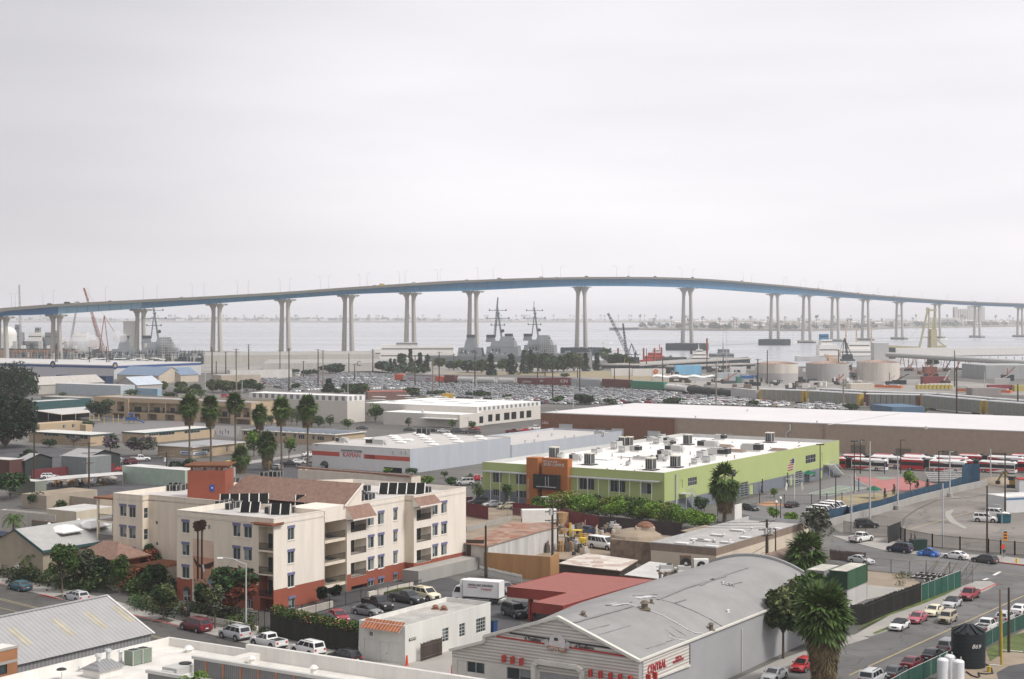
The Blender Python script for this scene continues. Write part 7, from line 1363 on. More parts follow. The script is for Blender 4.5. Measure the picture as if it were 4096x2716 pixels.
for kind,col,x,y,lab in(('suv','black',1455,485,'black four wheel drive parked before the school, spare wheel at the back'),('sedan','silver',1625,505,'silver saloon parked before the school'),('hatch','tan',1795,530,'tan hatchback parked before the school'),('soft','black',1948,540,'black coupe parked before the school'),('sedan','white',2100,560,'white car half hidden by the first bright tree'),('suv','silver',1300,260,'silver car among bushes left of the school'),('sedan','maroon',1335,460,'maroon car at the end of the flats'),('sedan','red',1430,205,'red car left of the school')):car(kind,col,lab,P(c3(x,y)),hv+.9,'cars before the school')
q=MB();
fence('black iron fence round the school car park',LEN(c5,[(400,480),(680,470),(960,480),(1270,480),(1620,455)]),2.2,m_black,'iron_fence','bars',4.5,step=.3,bw=.03,post=.14);fence('black iron fence at the corner of the school under the trees',LEN(c4,[(1640,560),(1785,530)]),2.6,m_black,'iron_fence','bars',2,step=.2,post=.12);fence('black iron fence beside the shaggy palm',LEN(c5,[(200,690),(385,680)]),3.0,m_black,'iron_fence','bars',2,step=.2,post=.12);lowwall('pale wall pier beside the shaggy palm',LEN(c5,[(388,690),(470,670)]),3.6,m_wpar)
b_=P(c5(1077,410));zf=CAMZ-(b5(0,1215)[1]-HZ)/FPX*b_.y;t=T('flagpole','white flagpole with striped flag and two white pennants','flagpole',b_);q=MB();q.cyl((0,0,0),(0,0,zf),.1,.06,8,m_wht);q.build('pole',t);zc_=CAMZ-(c5(0,188)[1]-HZ)/FPX*b_.y;q=MB();q.bar((-1.9,0,zc_),(1.9,0,zc_),.1,m_wht);q.build('yard',t)
q=MB();m_fr=M('flag_red',(.55,.06,.08));m_fb=M('flag_blue',(.05,.07,.22));k_=b_.y/FPX/2.851
for i in range(9):z=zf-.5-i*.28;s_=.12*math.sin(i);q.poly([(-.05-i*.04,0,z),(-1.0-i*.07+s_,.2,z-.35),(-1.0-i*.08+s_,.2,z-.62),(-.05-i*.04,0,z-.28)],m_fr if i%2==0 else m_wht)
q.box(-.5,-.08,-.03,-.01,zf-1.5,zf-.45,m_fb);q.build('flag',t)
for s_ in(-1,1):q=MB();q.poly([(s_*1.85,0,zc_-.6),(s_*1.5,.1,zc_-1.2),(s_*1.75,.1,zc_-2.8),(s_*2.1,0,zc_-2.2)],m_wht);q.build('pennant',t)
for i,(x,yb_,yt,h)in enumerate(((1370,450,-200,.5),(1548,640,168,0),(1760,350,-240,.5))):b_=P(c5(x,yb_));lpole('black lamp post in the school yard, %s from left'%ordn((1,2,3)[i]),b_,CAMZ-(c5(0,yt)[1]-HZ)/FPX*b_.y,m_black,.12,'two','black lamp posts in the school yard',0,'lamp_post',h,.9)
for i,(x,yb_,yt)in enumerate(((130,1370,1030),(590,1370,1030),(1025,1520,1160))):b_=P(b6(x,yb_+40));lpole('black lamp post before the buses, %s from left'%ordn(i+1),b_,CAMZ-(b6(0,yt)[1]-HZ)/FPX*b_.y,m_black,.13,'box','black lamp posts before the buses',0,'lamp_post',0,1.2)
for i,(x,y,yt,w,cf)in enumerate(((700,330,85,200,c6),(410,410,295,75,c6),(515,370,250,90,c6),(895,275,190,70,c6),(780,290,215,90,c6))):b_=P(cf(x,y));tree('%s tree behind the blue screened fence, %s'%(('bright taller','small dark')[i>0],ordn(i+1)),b_,CAMZ-(cf(0,yt)[1]-HZ)/FPX*b_.y,w/2.851*b_.y/FPX,L_bright if i==0 else L_deep,110+i,'tree','trees behind the blue fence',900 if i==0 else 400,.3 if i==0 else .1,'round' if i==0 else 'cone')
for i,(cf,x,y)in enumerate(((c5,885,275),(c5,1240,220),(c6,285,410))):t=T('parasol','green parasol in the school yard, %s from left'%ordn(i+1),'parasol',P(cf(x,y)),0,'green parasols in the school yard');q=MB();q.cyl((0,0,0),(0,0,2.4),.05,None,6,m_black);q.build('pole',t);q=MB();q.cyl((0,0,2.0),(0,0,2.9),2.0,.1,8,M('parasol_green',(.01,.12,.07)),caps=False);q.build('canopy',t)
t=T('bleachers','grey spectator stand by the courts','bleachers',P(c6(1120,220)),.1);q=MB()
for k in range(5):q.box(-5,5,-2.2+k*.9,-1.5+k*.9,.4+k*.45,.48+k*.45,m_galv);
q.build('bench',t);q=MB()
for x in(-5,-2.5,0,2.5,5):q.bar((x,-2,.2),(x,2,2.3),.1,m_galv);q.bar((x,2,0),(x,2,3.3),.08,m_galv)
q.bar((-5,2,3.3),(5,2,3.3),.07,m_galv);q.build('frame',t)
for x,y,rz_,lab in((2105,130,1.2,'white backboard basketball hoop before the buses'),(1810,330,-1.8,'blue posted basketball hoop at the near court corner')):t=T('basketball_hoop',lab,'basketball hoop',P(c5(x,y)),rz_);q=MB();q.cyl((0,0,0),(0,0,3.2),.14,None,6,M('post_blue',(.04,.09,.22)));q.build('post',t);q=MB();q.cyl((0,-.8,3.5),(0,-.86,3.5),.9,None,14,m_wht);q.bar((0,0,3.2),(0,-.8,3.5),.1,m_acg);q.build('backboard',t)
# left side: schools, sheds, palms, scrap market
m_tan=M('school_tan',(.45,.35,.235),var=.06);m_tanr=M('school_roof_grey',(.33,.33,.34),var=.12,scale=.2);m_teal=M('teal_wall',(.04,.095,.1),var=.1);m_tealr=M('pale_school_roof',(.6,.59,.56),var=.06);m_mint=M('mint_wall',(.36,.44,.37),var=.1);m_rl=M('roof_light_grey',(.52,.51,.49),var=.15,scale=.3)
op=lambda cf,x0,x1,y0,y1,**k:('open',cf,x0,x1,y0,y1,{'deep':2.0,**k})
TS=boxbld('two_storey_school','tan two storey school with long open galleries behind the palms',b2(870,600),8.4,b2(1180,0)[0],b1(1075,0)[0],mR=m_tan,mroof=m_tanr,par=.5,parm=m_tan,z0=0,itL=[op(b1,1335,1425,590,702,rail=1.0),op(b1,1475,1690,603,712,rail=1.0),op(b1,1700,1880,608,718,rail=1.0),op(b1,1890,2080,612,726,rail=1.0),op(b2,0,70,620,735,rail=1.0),op(b2,490,632,645,765,rail=1.0),op(b2,692,748,655,768,rail=1.0),op(b2,776,850,662,770,rail=1.0)]+[op(b1,a,b_,c_,d_,back=m_brn)for a,b_,c_,d_ in((1285,1420,722,815),(1480,1598,725,822),(1680,1788,730,830),(1880,1988,738,838),(2075,2200,745,842))]+[op(b2,285,370,762,852,back=m_brn),op(b2,488,632,772,868,back=m_brn),op(b2,694,852,790,872,back=m_brn)])
q=MB();a=TS.F.on('x',0,b1(1450,600));b_=TS.F.on('x',0,b1(1450,760));q.box(-.5,0,a.y-1.2,a.y+1.2,0,8.0,m_tan);q.build('pier',TS.t)
S1=boxbld('school_classroom_block','low tan classroom block with pale roof and teal fascia, right of the jacarandas',b1(1650,945),3.5,b2(442,0)[0],b1(1395,0)[0],mR=m_tan,mroof=m_tealr,par=0,itR=[('win',b1,1700,1810,955,978,dict(nx=4)),('win',b1,1815,1990,935,972,dict(nx=5)),('win',b1,2105,2281,915,948,dict(nx=5)),('win',b2,170,420,890,915,dict(nx=6))])
S2=boxbld('school_hall','low tan school hall with grey roof and two white banners',b2(200,1105),3.3,b2(812,0)[0],b1(1800,0)[0],mR=m_tan,mroof=m_tanr,par=0,itR=[('win',b2,310,398,1125,1170,dict(nx=3)),('win',b2,585,610,1090,1160)])
S3=boxbld('solar_roofed_school','low tan school block with rows of blue grey roof panels',b2(1825,963),3.7,b2(2168,0)[0],b2(765,0)[0],mR=m_tan,mroof=m_tealr,par=0,itL=[('win',b2,a,b_,c_,d_,dict(nx=3))for a,b_,c_,d_ in((780,850,905,970),(990,1050,925,975),(1195,1262,945,985),(1405,1475,965,1015),(1622,1697,985,1030))]+[('door',b2,a,b_,c_,d_,dict(m=M('door_blue',(.06,.13,.17))))for a,b_,c_,d_ in((1138,1165,935,985),(1350,1378,955,1010),(1565,1592,975,1020),(1790,1815,995,1030))])
S4=boxbld('teal_school_block','teal walled school block with pale roof beside the dark fig tree',b1(245,600),5.6,b1(1045,0)[0],(14,),mR=m_teal,mroof=m_rl,par=.4)
S5=boxbld('tan_store','small tan store with two dark windows in front of the shade canopy',b1(452,845),3.6,b1(945,0)[0],(6,),mR=m_tan,mroof=m_tan,par=0,itR=[('win',b1,717,750,853,892),('win',b1,822,855,845,885)])
S6=boxbld('tan_classrooms','low tan classrooms with teal roof edge left of the jacarandas',b1(1030,968),3.6,b1(1300,0)[0],b1(330,0)[0],mR=m_tan,mroof=m_tealr,par=0,itL=[('win',b1,500,668,940,980,dict(nx=4)),('win',b1,750,1000,955,1010,dict(nx=5))])
boxbld('tan_school_pier','tan stair block between store and playground',b1(978,855),3.0,b1(1055,0)[0],(3,),mR=m_tan,par=0)
for b_ in(S1,S6):q=MB();q.box(-.25,b_.lx+.2,-.25,b_.ly+.2,b_.H-.4,b_.H-.02,m_teal);q.build('fascia',b_.t)
for b_ in(S2,S3):q=MB();q.box(-.5,b_.lx+.3,-.5,b_.ly+.3,b_.H-.25,b_.H-.02,m_tealr);q.build('eaves',b_.t)
for k in range(14):q=MB();y=S3.ly*(k+.3)/14;q.box(1,S3.lx-1,y,y+S3.ly/14*.62,S3.H+.12,S3.H+.2,M('solar_blue',(.1,.13,.18),rough=.3));q.build('solar_row',S3.t)
for axis,cf,x0,x1,y0,y1 in(('x',b2,62,190,1142,1200),('y',b2,206,365,1150,1196)):
 r=S2.rect(axis,0,cf,x0,x1,y0,y1);q=MB();S2.bx(q,axis,0,*r,-.12,-.06,m_wht);S2.bx(q,axis,0,r[0],r[1],r[2],r[2]+.22,-.14,-.12,M('band_blue'));S2.bx(q,axis,0,r[0],r[1],r[3]-.2,r[3],-.14,-.12,M('band_blue'));sg=q.build('banner',S2.t)
 c_=((r[0]+r[1])/2,-.16,(r[2]+r[3])/2)if axis=='y' else(-.16,(r[0]+r[1])/2,(r[2]+r[3])/2);text('centerchurch',.9,M('letter_blue',(.04,.1,.25)),sg,c_,0 if axis=='y' else rzL,font_sx=min(1.2,(r[1]-r[0])/6.2))
t=T('shade_canopy','flat shade canopy on thin posts in the school yard','canopy',P(b1(700,738),4.2).xy.to_3d());cp=[P(b1(x,y),4.2)-t.location for x,y in((700,738),(1030,712),(970,648),(395,692))];q=MB();q.prism([(p.x,p.y)for p in cp],4.1,4.3,m_tan,m_rl);q.build('roof',t);q=MB();q.prism([(cp[3].x,cp[3].y),(cp[2].x,cp[2].y),(cp[2].x+1,cp[2].y+3),(cp[3].x+1,cp[3].y+3)],0,4.05,m_dopen);q.build('back_wall',t)  # near-black block at the back paints the shade under the canopy
for p in(cp[0],cp[1],cp[3],cp[0].lerp(cp[1],.5),cp[0].lerp(cp[3],.5)):q=MB();q.cyl((p.x*.97,p.y*.97+.2,0),(p.x*.97,p.y*.97+.2,4.1),.1,None,6,m_acg);q.build('post',t)
t=T('playground_frame','blue and yellow climbing frame in the school playground','climbing frame',P(b1(1380,838)));mbp=M('play_blue',(.03,.08,.25));my3=M('play_yellow',(.5,.38,.12));q=MB()
for k,x in enumerate((-12,-10.5,-8.5,-6.5,-3,-1,1,3,5,6.5)):q.box(x-.12,x+.12,-.12,.12,0,2.6+(k%3)*.5,my3)
q.build('post',t);q=MB();q.box(-12,-8,-1,1,1.2,1.4,m_acg);q.box(2,6.5,-1,1,1.3,1.5,mbp);q.box(2,6.5,-1,-.9,1.5,2.6,mbp);q.bar((6,0,1.6),(9,0,.3),.9,mbp,h=.3);q.bar((4,0,3.2),(4,0,4.0),1.8,mbp);q.bar((-8,0,2.6),(2,0,2.4),.15,mbp);q.build('slide',t)
for i,(x,y)in enumerate(((465,965),(515,960),(540,968),(578,945),(608,965))):person('child playing on the school yard, %s from left'%ordn(i+1),P(b2(x,y)),i*1.3,((.05,.05,.07),(.35,.1,.1),(.04,.05,.1),(.1,.12,.2),(.06,.06,.08))[i],(.03,.03,.05),.2,1.5,group='children on the school yard')
for i,(x,yt,yb_,w,sk)in enumerate(((165,520,1255,210,.85),(410,540,1300,210,.85),(690,500,1240,190,.2),(965,640,1210,175,.8),(1215,560,1380,200,.75),(1515,530,1350,220,.85),(745,1110,1405,200,.8),(1045,950,1375,220,1.2))):
 b_=P(b2(x,yb_));h_=CAMZ-(b2(0,yt)[1]-HZ)/FPX*b_.y;palm('%s fan palm behind the flats, %s from left'%(('tall','short')[i>5],ordn((1,2,3,5,7,8,4,6)[i])),b_,h_,w/2.851*b_.y/FPX*1.2,20+i,'fan palms behind the flats',sk*.72,.26,70,80)
TL=[('broad dark tree between mint building and flats',b2,190,1500,1235,330,L_deep,L_dark,1800,.05),('dark tree at the market corner behind the sheet roof',b1,330,1330,1120,260,L_dark,L_deep,900,.1),('loose green tree by the school canopy',b1,1000,930,800,180,L_deep,L_mid,700,.1),('dark street tree on the far side of the market',b1,560,1110,1010,190,L_deep,L_dark,600,.1),('leafy tree behind the pale shed roofs',c1,420,520,330,230,L_deep,L_mid,900,.1),('leafy tree at the corner of the round roofed shed',c1,700,600,420,190,L_mid,L_deep,800,.1),('green tree beyond the two storey school, left',b1,1500,540,440,200,L_deep,L_mid,600,.05),('green tree beyond the two storey school, middle',b1,1950,560,470,220,L_deep,L_dark,600,.05),('green tree beyond the two storey school, right',b2,300,560,440,200,L_mid,L_deep,600,.05),('huge dark fig tree rising at the left edge',b1,60,640,128,820,L_dark,L_deep,6500,.02),('second huge dark tree in front at the left edge',b1,60,1112,490,790,L_dark,L_dark,6500,.02),('dark bushy tree below the red sign at the left edge',b1,120,1700,1395,640,L_deep,L_olive,2400,.1),('bare purple jacaranda beside the classroom wall',b1,1610,1215,965,385,L_purple,L_grey,1900,.3),('smaller greenish jacaranda left of the purple one',b1,1260,1205,962,270,L_purple,L_deep,1000,.35),('thin bare grey tree left of the jacarandas',b1,840,1110,975,190,L_purple,L_grey,250,.4),('round dark tree before the two storey school',b1,1150,800,548,370,L_deep,L_dark,1900,.15),('bright tree behind the palms, left',b2,900,1215,905,230,L_bright,L_mid,1500,.2),('bright tree behind the palms, right',b2,1300,1250,962,180,L_bright,L_mid,1200,.25),('dark spreading tree right of the mint building',b1,2100,1520,1235,380,L_deep,L_dark,1700,.1),('dark tree clump by the cream warehouse, left',b2,1330,850,640,130,L_deep,L_mid,700,.1),('dark tree clump by the cream warehouse, middle',b2,1390,860,650,140,L_mid,L_deep,700,.1),('dark tree clump by the cream warehouse, right',b2,1640,880,735,170,L_deep,L_mid,800,.1),('round tree at the end of the tree clump',b2,1770,880,730,130,L_mid,L_deep,700,.15),('clipped round tree before the cream warehouse',b2,1975,900,775,175,L_mid,L_olive,700,.15),('tall bushy tree at the corner of the low warehouse front',b3,290,830,610,195,L_mid,L_deep,1100,.1),('columnar clipped tree before the low warehouse front',b3,670,930,755,95,L_deep,L_mid,600,.4),('round street tree under the entrance canopy',b3,1165,915,785,115,L_mid,L_bright,600,.3),('round street tree by the dock corner',b3,1390,920,792,125,L_mid,L_deep,600,.3),('small tree left of the mural building',b1,710,540,480,110,L_mid,L_deep,350,.2),('shrub tree beside the black door of the works',b3,700,1430,1335,150,L_mid,L_deep,700,.1),('bright tree left of the works gateway',b3,420,1420,1345,130,L_bright,L_mid,500,.1),('bush tree along the works side wall, second',b3,1080,1460,1375,110,L_deep,L_mid,500,.2),('light green tree before the works side wall',c3,880,260,145,200,L_bright,L_yell,900,.1),('dark tree before the works side wall',c3,1150,270,165,190,L_mid,L_deep,800,.1),('tree at the left corner of the school front',c3,1360,240,120,120,L_deep,L_mid,600,.15),('dark bush tree before the low school block',b2,1100,860,735,140,L_deep,L_mid,500,.1)]
for i,(lab,cf,x,yb_,yt,w,m,m2,n_,tr_)in enumerate(TL):b_=P(cf(x,yb_));tree(lab,b_,CAMZ-(cf(0,yt)[1]-HZ)/FPX*b_.y,w/2.851*b_.y/FPX,m,200+i,'tree',None,n_,tr_,m2=m2,size=.75 if n_>6000 else None)
for i,(x,y)in enumerate(((560,738),(893,690))):vent('white pipe vent on the tan shed roof, %s'%('left','right')[i],P(c1(x,y),6.4),.5,.6,m_acw,None)
NV=Bld('navy_shop','navy blue shop front at the left edge below the tan shed','shop',P(c1(238,1235)));m_nv=M('navy_wall',(.018,.03,.055),var=.2);zt=NV.F.on('x',0,c1(238,862)).z;NV.face('x',0,0,28,0,zt,m_nv,[('win',c1,-30,78,1070,1130,dict(nx=3,frame=m_galv))]);NV.roof([(0,0),(4,0),(4,28),(0,28)],zt,m_nv);q=MB();q.poly([(0,0,0),(4,0,0),(4,0,zt),(0,0,zt)],m_nv);q.box(-.1,0,.05,27,zt*.36,zt*.5,M('navy_grey',(.1,.11,.12)));q.build('wall',NV.t)
SH=[('pale_shed','pale flat roofed shed behind the skylit shed',c1,628,600,4.6,700,0,(.5,.47,.43),m_rl,.5),('brown_roofed_hut','dark brown roofed hut between the pale sheds',c1,700,690,3.4,862,360,(.2,.17,.14),m_shin,0),('round_roofed_shed','cream shed with rounded roof behind the end balconies',c1,870,560,5.6,1300,None,(.52,.46,.36),m_rl,0),('grey_hut','low hut with orange eaves and grey roof',c1,635,545,4.2,865,590,(.3,.16,.08),m_rl,0),('mint_building','mint green building with patched pale roof',b1,2110,1372,4.2,2300,1392,None,M('patched_roof',(.6,.59,.57),var=.25,scale=.4),.0),('cream_wing','cream building wing with tiled wall top behind the flats',b3,700,1452,12.5,805,b2(1400,0)[0],(.6,.54,.47),m_rl,.5),('grey_workshop','grey workshop wall above the maroon wall',b1,985,1225,5.0,1268,700,(.2,.22,.22),m_corr,0),('tan_boundary_block','tan wall block right of the dark bushy tree',c1,530,380,3.0,1110,None,(.36,.31,.25),m_dirt,0),('sage_block','sage green end wall beside the scrap heap',b1,400,1500,3.5,530,None,(.2,.22,.18),m_rl,0),('grey_block_tower','pale grey block beside the terracotta lift tower',b2,670,1340,5,690,455,(.33,.36,.34),m_rl,0)]
for nm,lab,cf,x,y,z,xr_,xl,c_,rf,pr in SH:
 L_=(8,)if xl is None else((xl if xl>1000 else cf(xl,0)[0])if nm=='cream_wing' else cf(xl,0)[0]);boxbld(nm,lab,cf(x,y),z,cf(xr_,0)[0],L_,mR=m_mint if c_ is None else M(nm+'_wall',c_,var=.1,streak=1),mroof=rf,par=pr)
q=MB();a=P(b2(1400,1350),12.5);b_=P(b3(700,1452),12.5);q.bar((0,0,0),b_-a,.9,m_tileX,h=.35);one(q,'wall_coping','line of clay tiles along the top of the cream wing','tiles',a+Vector((0,0,.2)))
def gable(name,label,pe,ze,pl,W,zr,wallc,roofm,cat='shed',ang=GRID,axis='L'):
 F=Frame(P(pe,ze),ang);t=T(name,label,cat,F.loc,F.rz);Lg=F.sy(pl,0)if axis=='L' else F.sx(pl,0);tr_=(lambda x,y,z:(x,y,z))if axis=='L' else(lambda x,y,z:(y,x,z));q=MB();w_=M(name+'_wall',wallc,var=.1)
 for x in(0,W):q.poly([tr_(x,0,0),tr_(x,Lg,0),tr_(x,Lg,ze),tr_(x,0,ze)],w_)
 for y in(0,Lg):q.poly([tr_(0,y,0),tr_(W,y,0),tr_(W,y,ze),tr_(W/2,y,zr-.05),tr_(0,y,ze)],w_)
 q.build('wall',t);q=MB()
 for s_ in(0,1):x0=-.4 if s_==0 else W+.4;q.poly([tr_(x0,-.4,ze-.1),tr_(x0,Lg+.4,ze-.1),tr_(W/2,Lg+.4,zr),tr_(W/2,-.4,zr)],roofm)
 q.build('roof',t);return t
Fs=Frame(P(c1(490,995),5.2));hS=Fs.sy(c1(190,0)[0],0);w_=Fs.w(0,hS);zS=CAMZ-(c1(0,755)[1]-HZ)/FPX*w_.y;SK=gable('skylit_shed','tan shed with pale sloping roof, dark edge and white skylights left of the flats',c1(490,995),5.2,c1(1560,0)[0],2*hS,zS,(.36,.31,.235),M('felt_pale',(.37,.37,.36),var=.1),axis='R');q=MB();q.box(-.5,50,-.5,-.42,4.75,5.15,m_teal);q.bar((-.42,-.4,4.95),(-.42,hS,zS-.15),.1,m_teal,h=.4);q.build('roof_edge',SK)
for i,(x,y)in enumerate(((740,790),(1050,735),(330,722),(650,675),(960,632))):
 z=zS
 for _ in range(30):l=Fs.loc_of(P(c1(x,y),z));z+=.4*(5.1+(zS-5.1)*(1-abs(l.y-hS)/hS)-z)
 o=skylight('white ribbed skylight on the tan shed roof, %s'%('front left','front right','back left','back middle','back right')[i],P(c1(x,y),z-.05),hu,4.4 if i<2 else 5.5,4.0 if i<2 else 1.3,1,'skylights on the tan shed')
m_blr=M('blue_roof',(.2,.27,.37),var=.1,kind='rib',axis='Y',ks=1.5);m_wav=M('wavy_roof',(.42,.4,.37),var=.12)
gable('market_shed','long shed with pale corrugated gable roof over dark stalls',b1(285,1255),4.2,b1(200,0)[0],9,5.6,(.04,.045,.045),m_corr,axis='L');gable('market_shed','second pale gable roof behind the maroon wall',b1(980,1225),4.6,b1(700,0)[0],12,6.2,(.03,.033,.035),m_corr)
gable('blue_roofed_hall','hall with large pale blue hipped roof below the striped warehouse',b1(1810,292),4.6,b1(1335,0)[0],22,9.5,(.5,.44,.36),m_blr);gable('blue_roofed_hall','hall end with pale blue gable facing right',b1(2060,285),4.6,b1(2262,0)[0],16,9.0,(.5,.44,.36),m_blr,axis='R');gable('mural_building','building with painted gable and light blue roof',b1(1560,400),4.2,b1(1850,0)[0],16,8.4,(.4,.37,.36),M('pale_blue_roof',(.45,.5,.56)),axis='R');gable('quonset_shed','long shed with rounded pale roof behind the flags',b1(440,400),5.0,b1(1190,0)[0],14,9,(.42,.4,.36),m_wav,axis='R')
for nm,lab,p,z,R_,L_,c_,rf in(('pale_blue_shop','pale blue building with dark awnings and white signs',b1(1375,405),5.5,(10,),b1(500,0)[0],(.42,.47,.5),m_rl),('shingled_hall','hall with wide grey sloping roof by the flags',b1(900,545),4.5,(8,),b1(470,0)[0],(.3,.27,.23),m_wav),('navy_canopy','dark navy canopy building below the striped warehouse',b1(1205,300),6,(6,),b1(640,0)[0],(.02,.04,.09),M('navy_canopy_roof',(.04,.07,.15))),('light_blue_wall','low light blue painted wall',b1(1795,440),4,(3,),b1(1560,0)[0],(.25,.38,.48),m_rl),('red_sign_shop','low shop with red sign board at the left edge',b1(108,1255),4.5,(5,),b1(-150,0)[0],(.1,.045,.04),m_rl)):boxbld(nm,lab,p,z,R_,L_,mR=M(nm+'_wall',c_,var=.1),mroof=rf,par=0)
lowwall('maroon wall along the market street',[P(b1(x,y))for x,y in((360,1470),(745,1430),(985,1415),(1310,1390))],2.3,m_mar,.3,'market_wall');lowwall('tan wall with brown top behind the scrap heap',[P(c1(x,y))for x,y in((530,470),(1110,540),(1290,520))],2.4,M('tan_wall',(.36,.31,.25)),.3,'yard_wall')
q=MB();pts=[P(b1(x,y),2.6)for x,y in((400,1500),(1400,1420),(1400,1385),(640,1440))];q.poly([p-pts[0]for p in pts],m_rl);q.poly([p-pts[0]-Vector((0,0,.12))for p in pts][::-1],m_brn)
for p in pts:q.bar(p-pts[0],p-pts[0]-Vector((0,0,2.6)),.2,m_brn)
one(q,'lean_to_roof','long low sheet roof along the top of the scrap heap','roof',pts[0])
for kind,col,cf,x,y,h,lab in(('wagon','white',b1,570,1468,.2,'white estate car on the market street'),('sedan','white',b1,815,1420,-.3,'white saloon before the maroon market wall'),('sedan','red',b1,1345,1380,1.2,'red saloon between maroon wall and mint building'),('suv','maroon',b1,1505,1300,1.0,'maroon car parked under the jacaranda'),('sedan','grey',b1,1410,1300,1.0,'grey car parked left of the maroon one'),('sedan','white',b1,1305,1262,1.0,'white car at the corner of the grey workshop'),('pickup','white',b1,1600,1268,.3,'white pickup below the jacaranda'),('van','white',b1,30,1385,.2,'white van at the left edge'),('hatch','silver',b2,1145,1362,2.6,'silver hatchback below the palms'),('pickup','black',b2,1310,1330,.1,'black pickup below the palms'),('sedan','white',b2,1395,1300,.4,'white car right of the black pickup'),('sedan','grey',b2,1505,1290,.5,'grey car beside the white works'),('sedan','yellow',b2,630,1320,.1,'yellow car behind the terracotta tower'),('sedan','white',b2,1530,1215,.6,'white car near the works corner'),('suv','red',b2,575,540,.1,'red car on the road behind the school'),('sedan','charcoal',b3,140,905,.2,'dark car left of the rooftop cabin'),('sedan','silver',b3,1065,945,.05,'silver car passing before the white warehouse'),('suv','charcoal',b3,1230,950,.1,'dark grey four wheel drive before the white warehouse'),('sedan','red',b3,1420,915,.1,'red car under the dock tree'),('pickup','charcoal',b3,1400,955,.1,'dark pickup by the annex'),('pickup','maroon',b3,1860,950,.3,'maroon pickup by the dock yard'),('sedan','red',b3,2005,935,.3,'red car between maroon and white pickups'),('pickup','white',b3,2115,915,.4,'white pickup by the brick wall'),('sedan','charcoal',b3,680,925,.1,'dark car behind the columnar tree'),('suv','grey',b3,850,930,.1,'grey car behind the works roof'),('sedan','black',b3,930,935,.1,'black car behind the works roof')):car(kind,col,lab,P(cf(x,y)),h,'cars on the left streets')
r_=random.Random(9);cs=[(.3,.25,.18),(.12,.1,.09),(.5,.46,.4),(.32,.2,.1),(.5,.4,.1),(.06,.06,.07),(.4,.42,.44),(.25,.08,.06)]
def junk(area,n_,nm,lab,grp,smax=2.2):
 for i in range(n_):
  u,v=r_.random(),r_.random();a,b_,c_,d_=area;p=P(((a[0]*(1-u)+b_[0]*u)*(1-v)+(d_[0]*(1-u)+c_[0]*u)*v,(a[1]*(1-u)+b_[1]*u)*(1-v)+(d_[1]*(1-u)+c_[1]*u)*v));q=MB();k=r_.choice(cs);m=M('scrap_%.2f'%k[0],k,var=.3);s_=r_.uniform(.5,smax);h_=r_.uniform(.4,1.9)
  if i%4==0:q.cyl((0,0,0),(0,0,h_*.6+.3),.35,None,10,m)
  elif i%4==1:q.box(-s_/2,s_/2,-.4,.4,0,h_*.5,m);q.box(-s_/2,s_*.1,-.38,.38,h_*.5,h_,m,tx=.1);q.bar((s_*.2,-.3,0),(s_*.5,.4,h_*1.3),.12,m)
  else:q.box(-s_/2,s_/2,-s_*.4,s_*.4,0,h_*.7,m,tx=.05);q.bar((-s_/2,0,h_*.7),(s_/2,.2,h_*1.1),.1,m);q.box(-s_*.3,s_*.2,-s_*.2,s_*.3,h_*.7,h_,m)
  one(q,nm,lab,'scrap',p,r_.uniform(0,3),grp)
junk((b1(540,1565),b1(1310,1540),b1(1330,1450),b1(560,1500)),60,'scrap_piece','rusty piece of scrap in the heap below the sheet roof','scrap in the left heap')
# scrap yard before the school
junk((c4(380,1040),c4(700,1080),c4(680,960),c4(400,960)),22,'scrap_piece','oddment of scrap beside the yellow forklift','scrap beside the forklift',1.6);junk((c4(-200,1000),c4(340,1080),c4(320,930),c4(0,900)),22,'scrap_piece','oddment of scrap behind the plywood fence','scrap behind the plywood fence');junk((c4(380,860),c4(1250,830),c4(1200,750),c4(400,740)),34,'scrap_piece','oddment of scrap along the maroon fence','scrap along the maroon fence',3)
m_rust=M('rusty_sheets',(.26,.115,.07),var=.35,scale=.6,kind='patch',ks=.45,col2=(.34,.25,.2));m_sheet=M('patchwork_sheets',(.62,.58,.52),var=.1,kind='patch',ks=.5,col2=(.4,.3,.25));m_ply=M('plywood',(.4,.22,.1),var=.2,scale=.5,streak=1);m_dbr=M('dark_brown_wall',(.06,.045,.035),var=.2)
def sheetroof(name,label,px,z,m,wall_m,th=.15):
 pts=[P(p,z)for p in px];o=pts[0];q=[(p.x-o.x,p.y-o.y)for p in pts];ar=sum(a[0]*b[1]-b[0]*a[1]for a,b in zip(q,q[1:]+q[:1]))
 if ar<0:q.reverse()
 t=T(name,label,'shed',(o.x,o.y,0));mb=MB();mb.prism(q,z-th,z,m_brn,m);mb.build('roof',t)
 if wall_m:cx=sum(p[0]for p in q)/len(q);cy=sum(p[1]for p in q)/len(q);mb=MB();mb.prism([((p[0]-cx)*.96+cx,(p[1]-cy)*.96+cy)for p in q],0,z-th-.01,wall_m);mb.build('wall',t)
 return t
sheetroof('rusty_shed','long shed with patched rusty sheet roof right of the flats',[c3(1300,920),c3(1560,958),c3(2200,775),c4(380,735),c4(290,690),c3(1830,680)],4.0,m_rust,M('shed_whitewash',(.5,.49,.47),var=.25,streak=1))
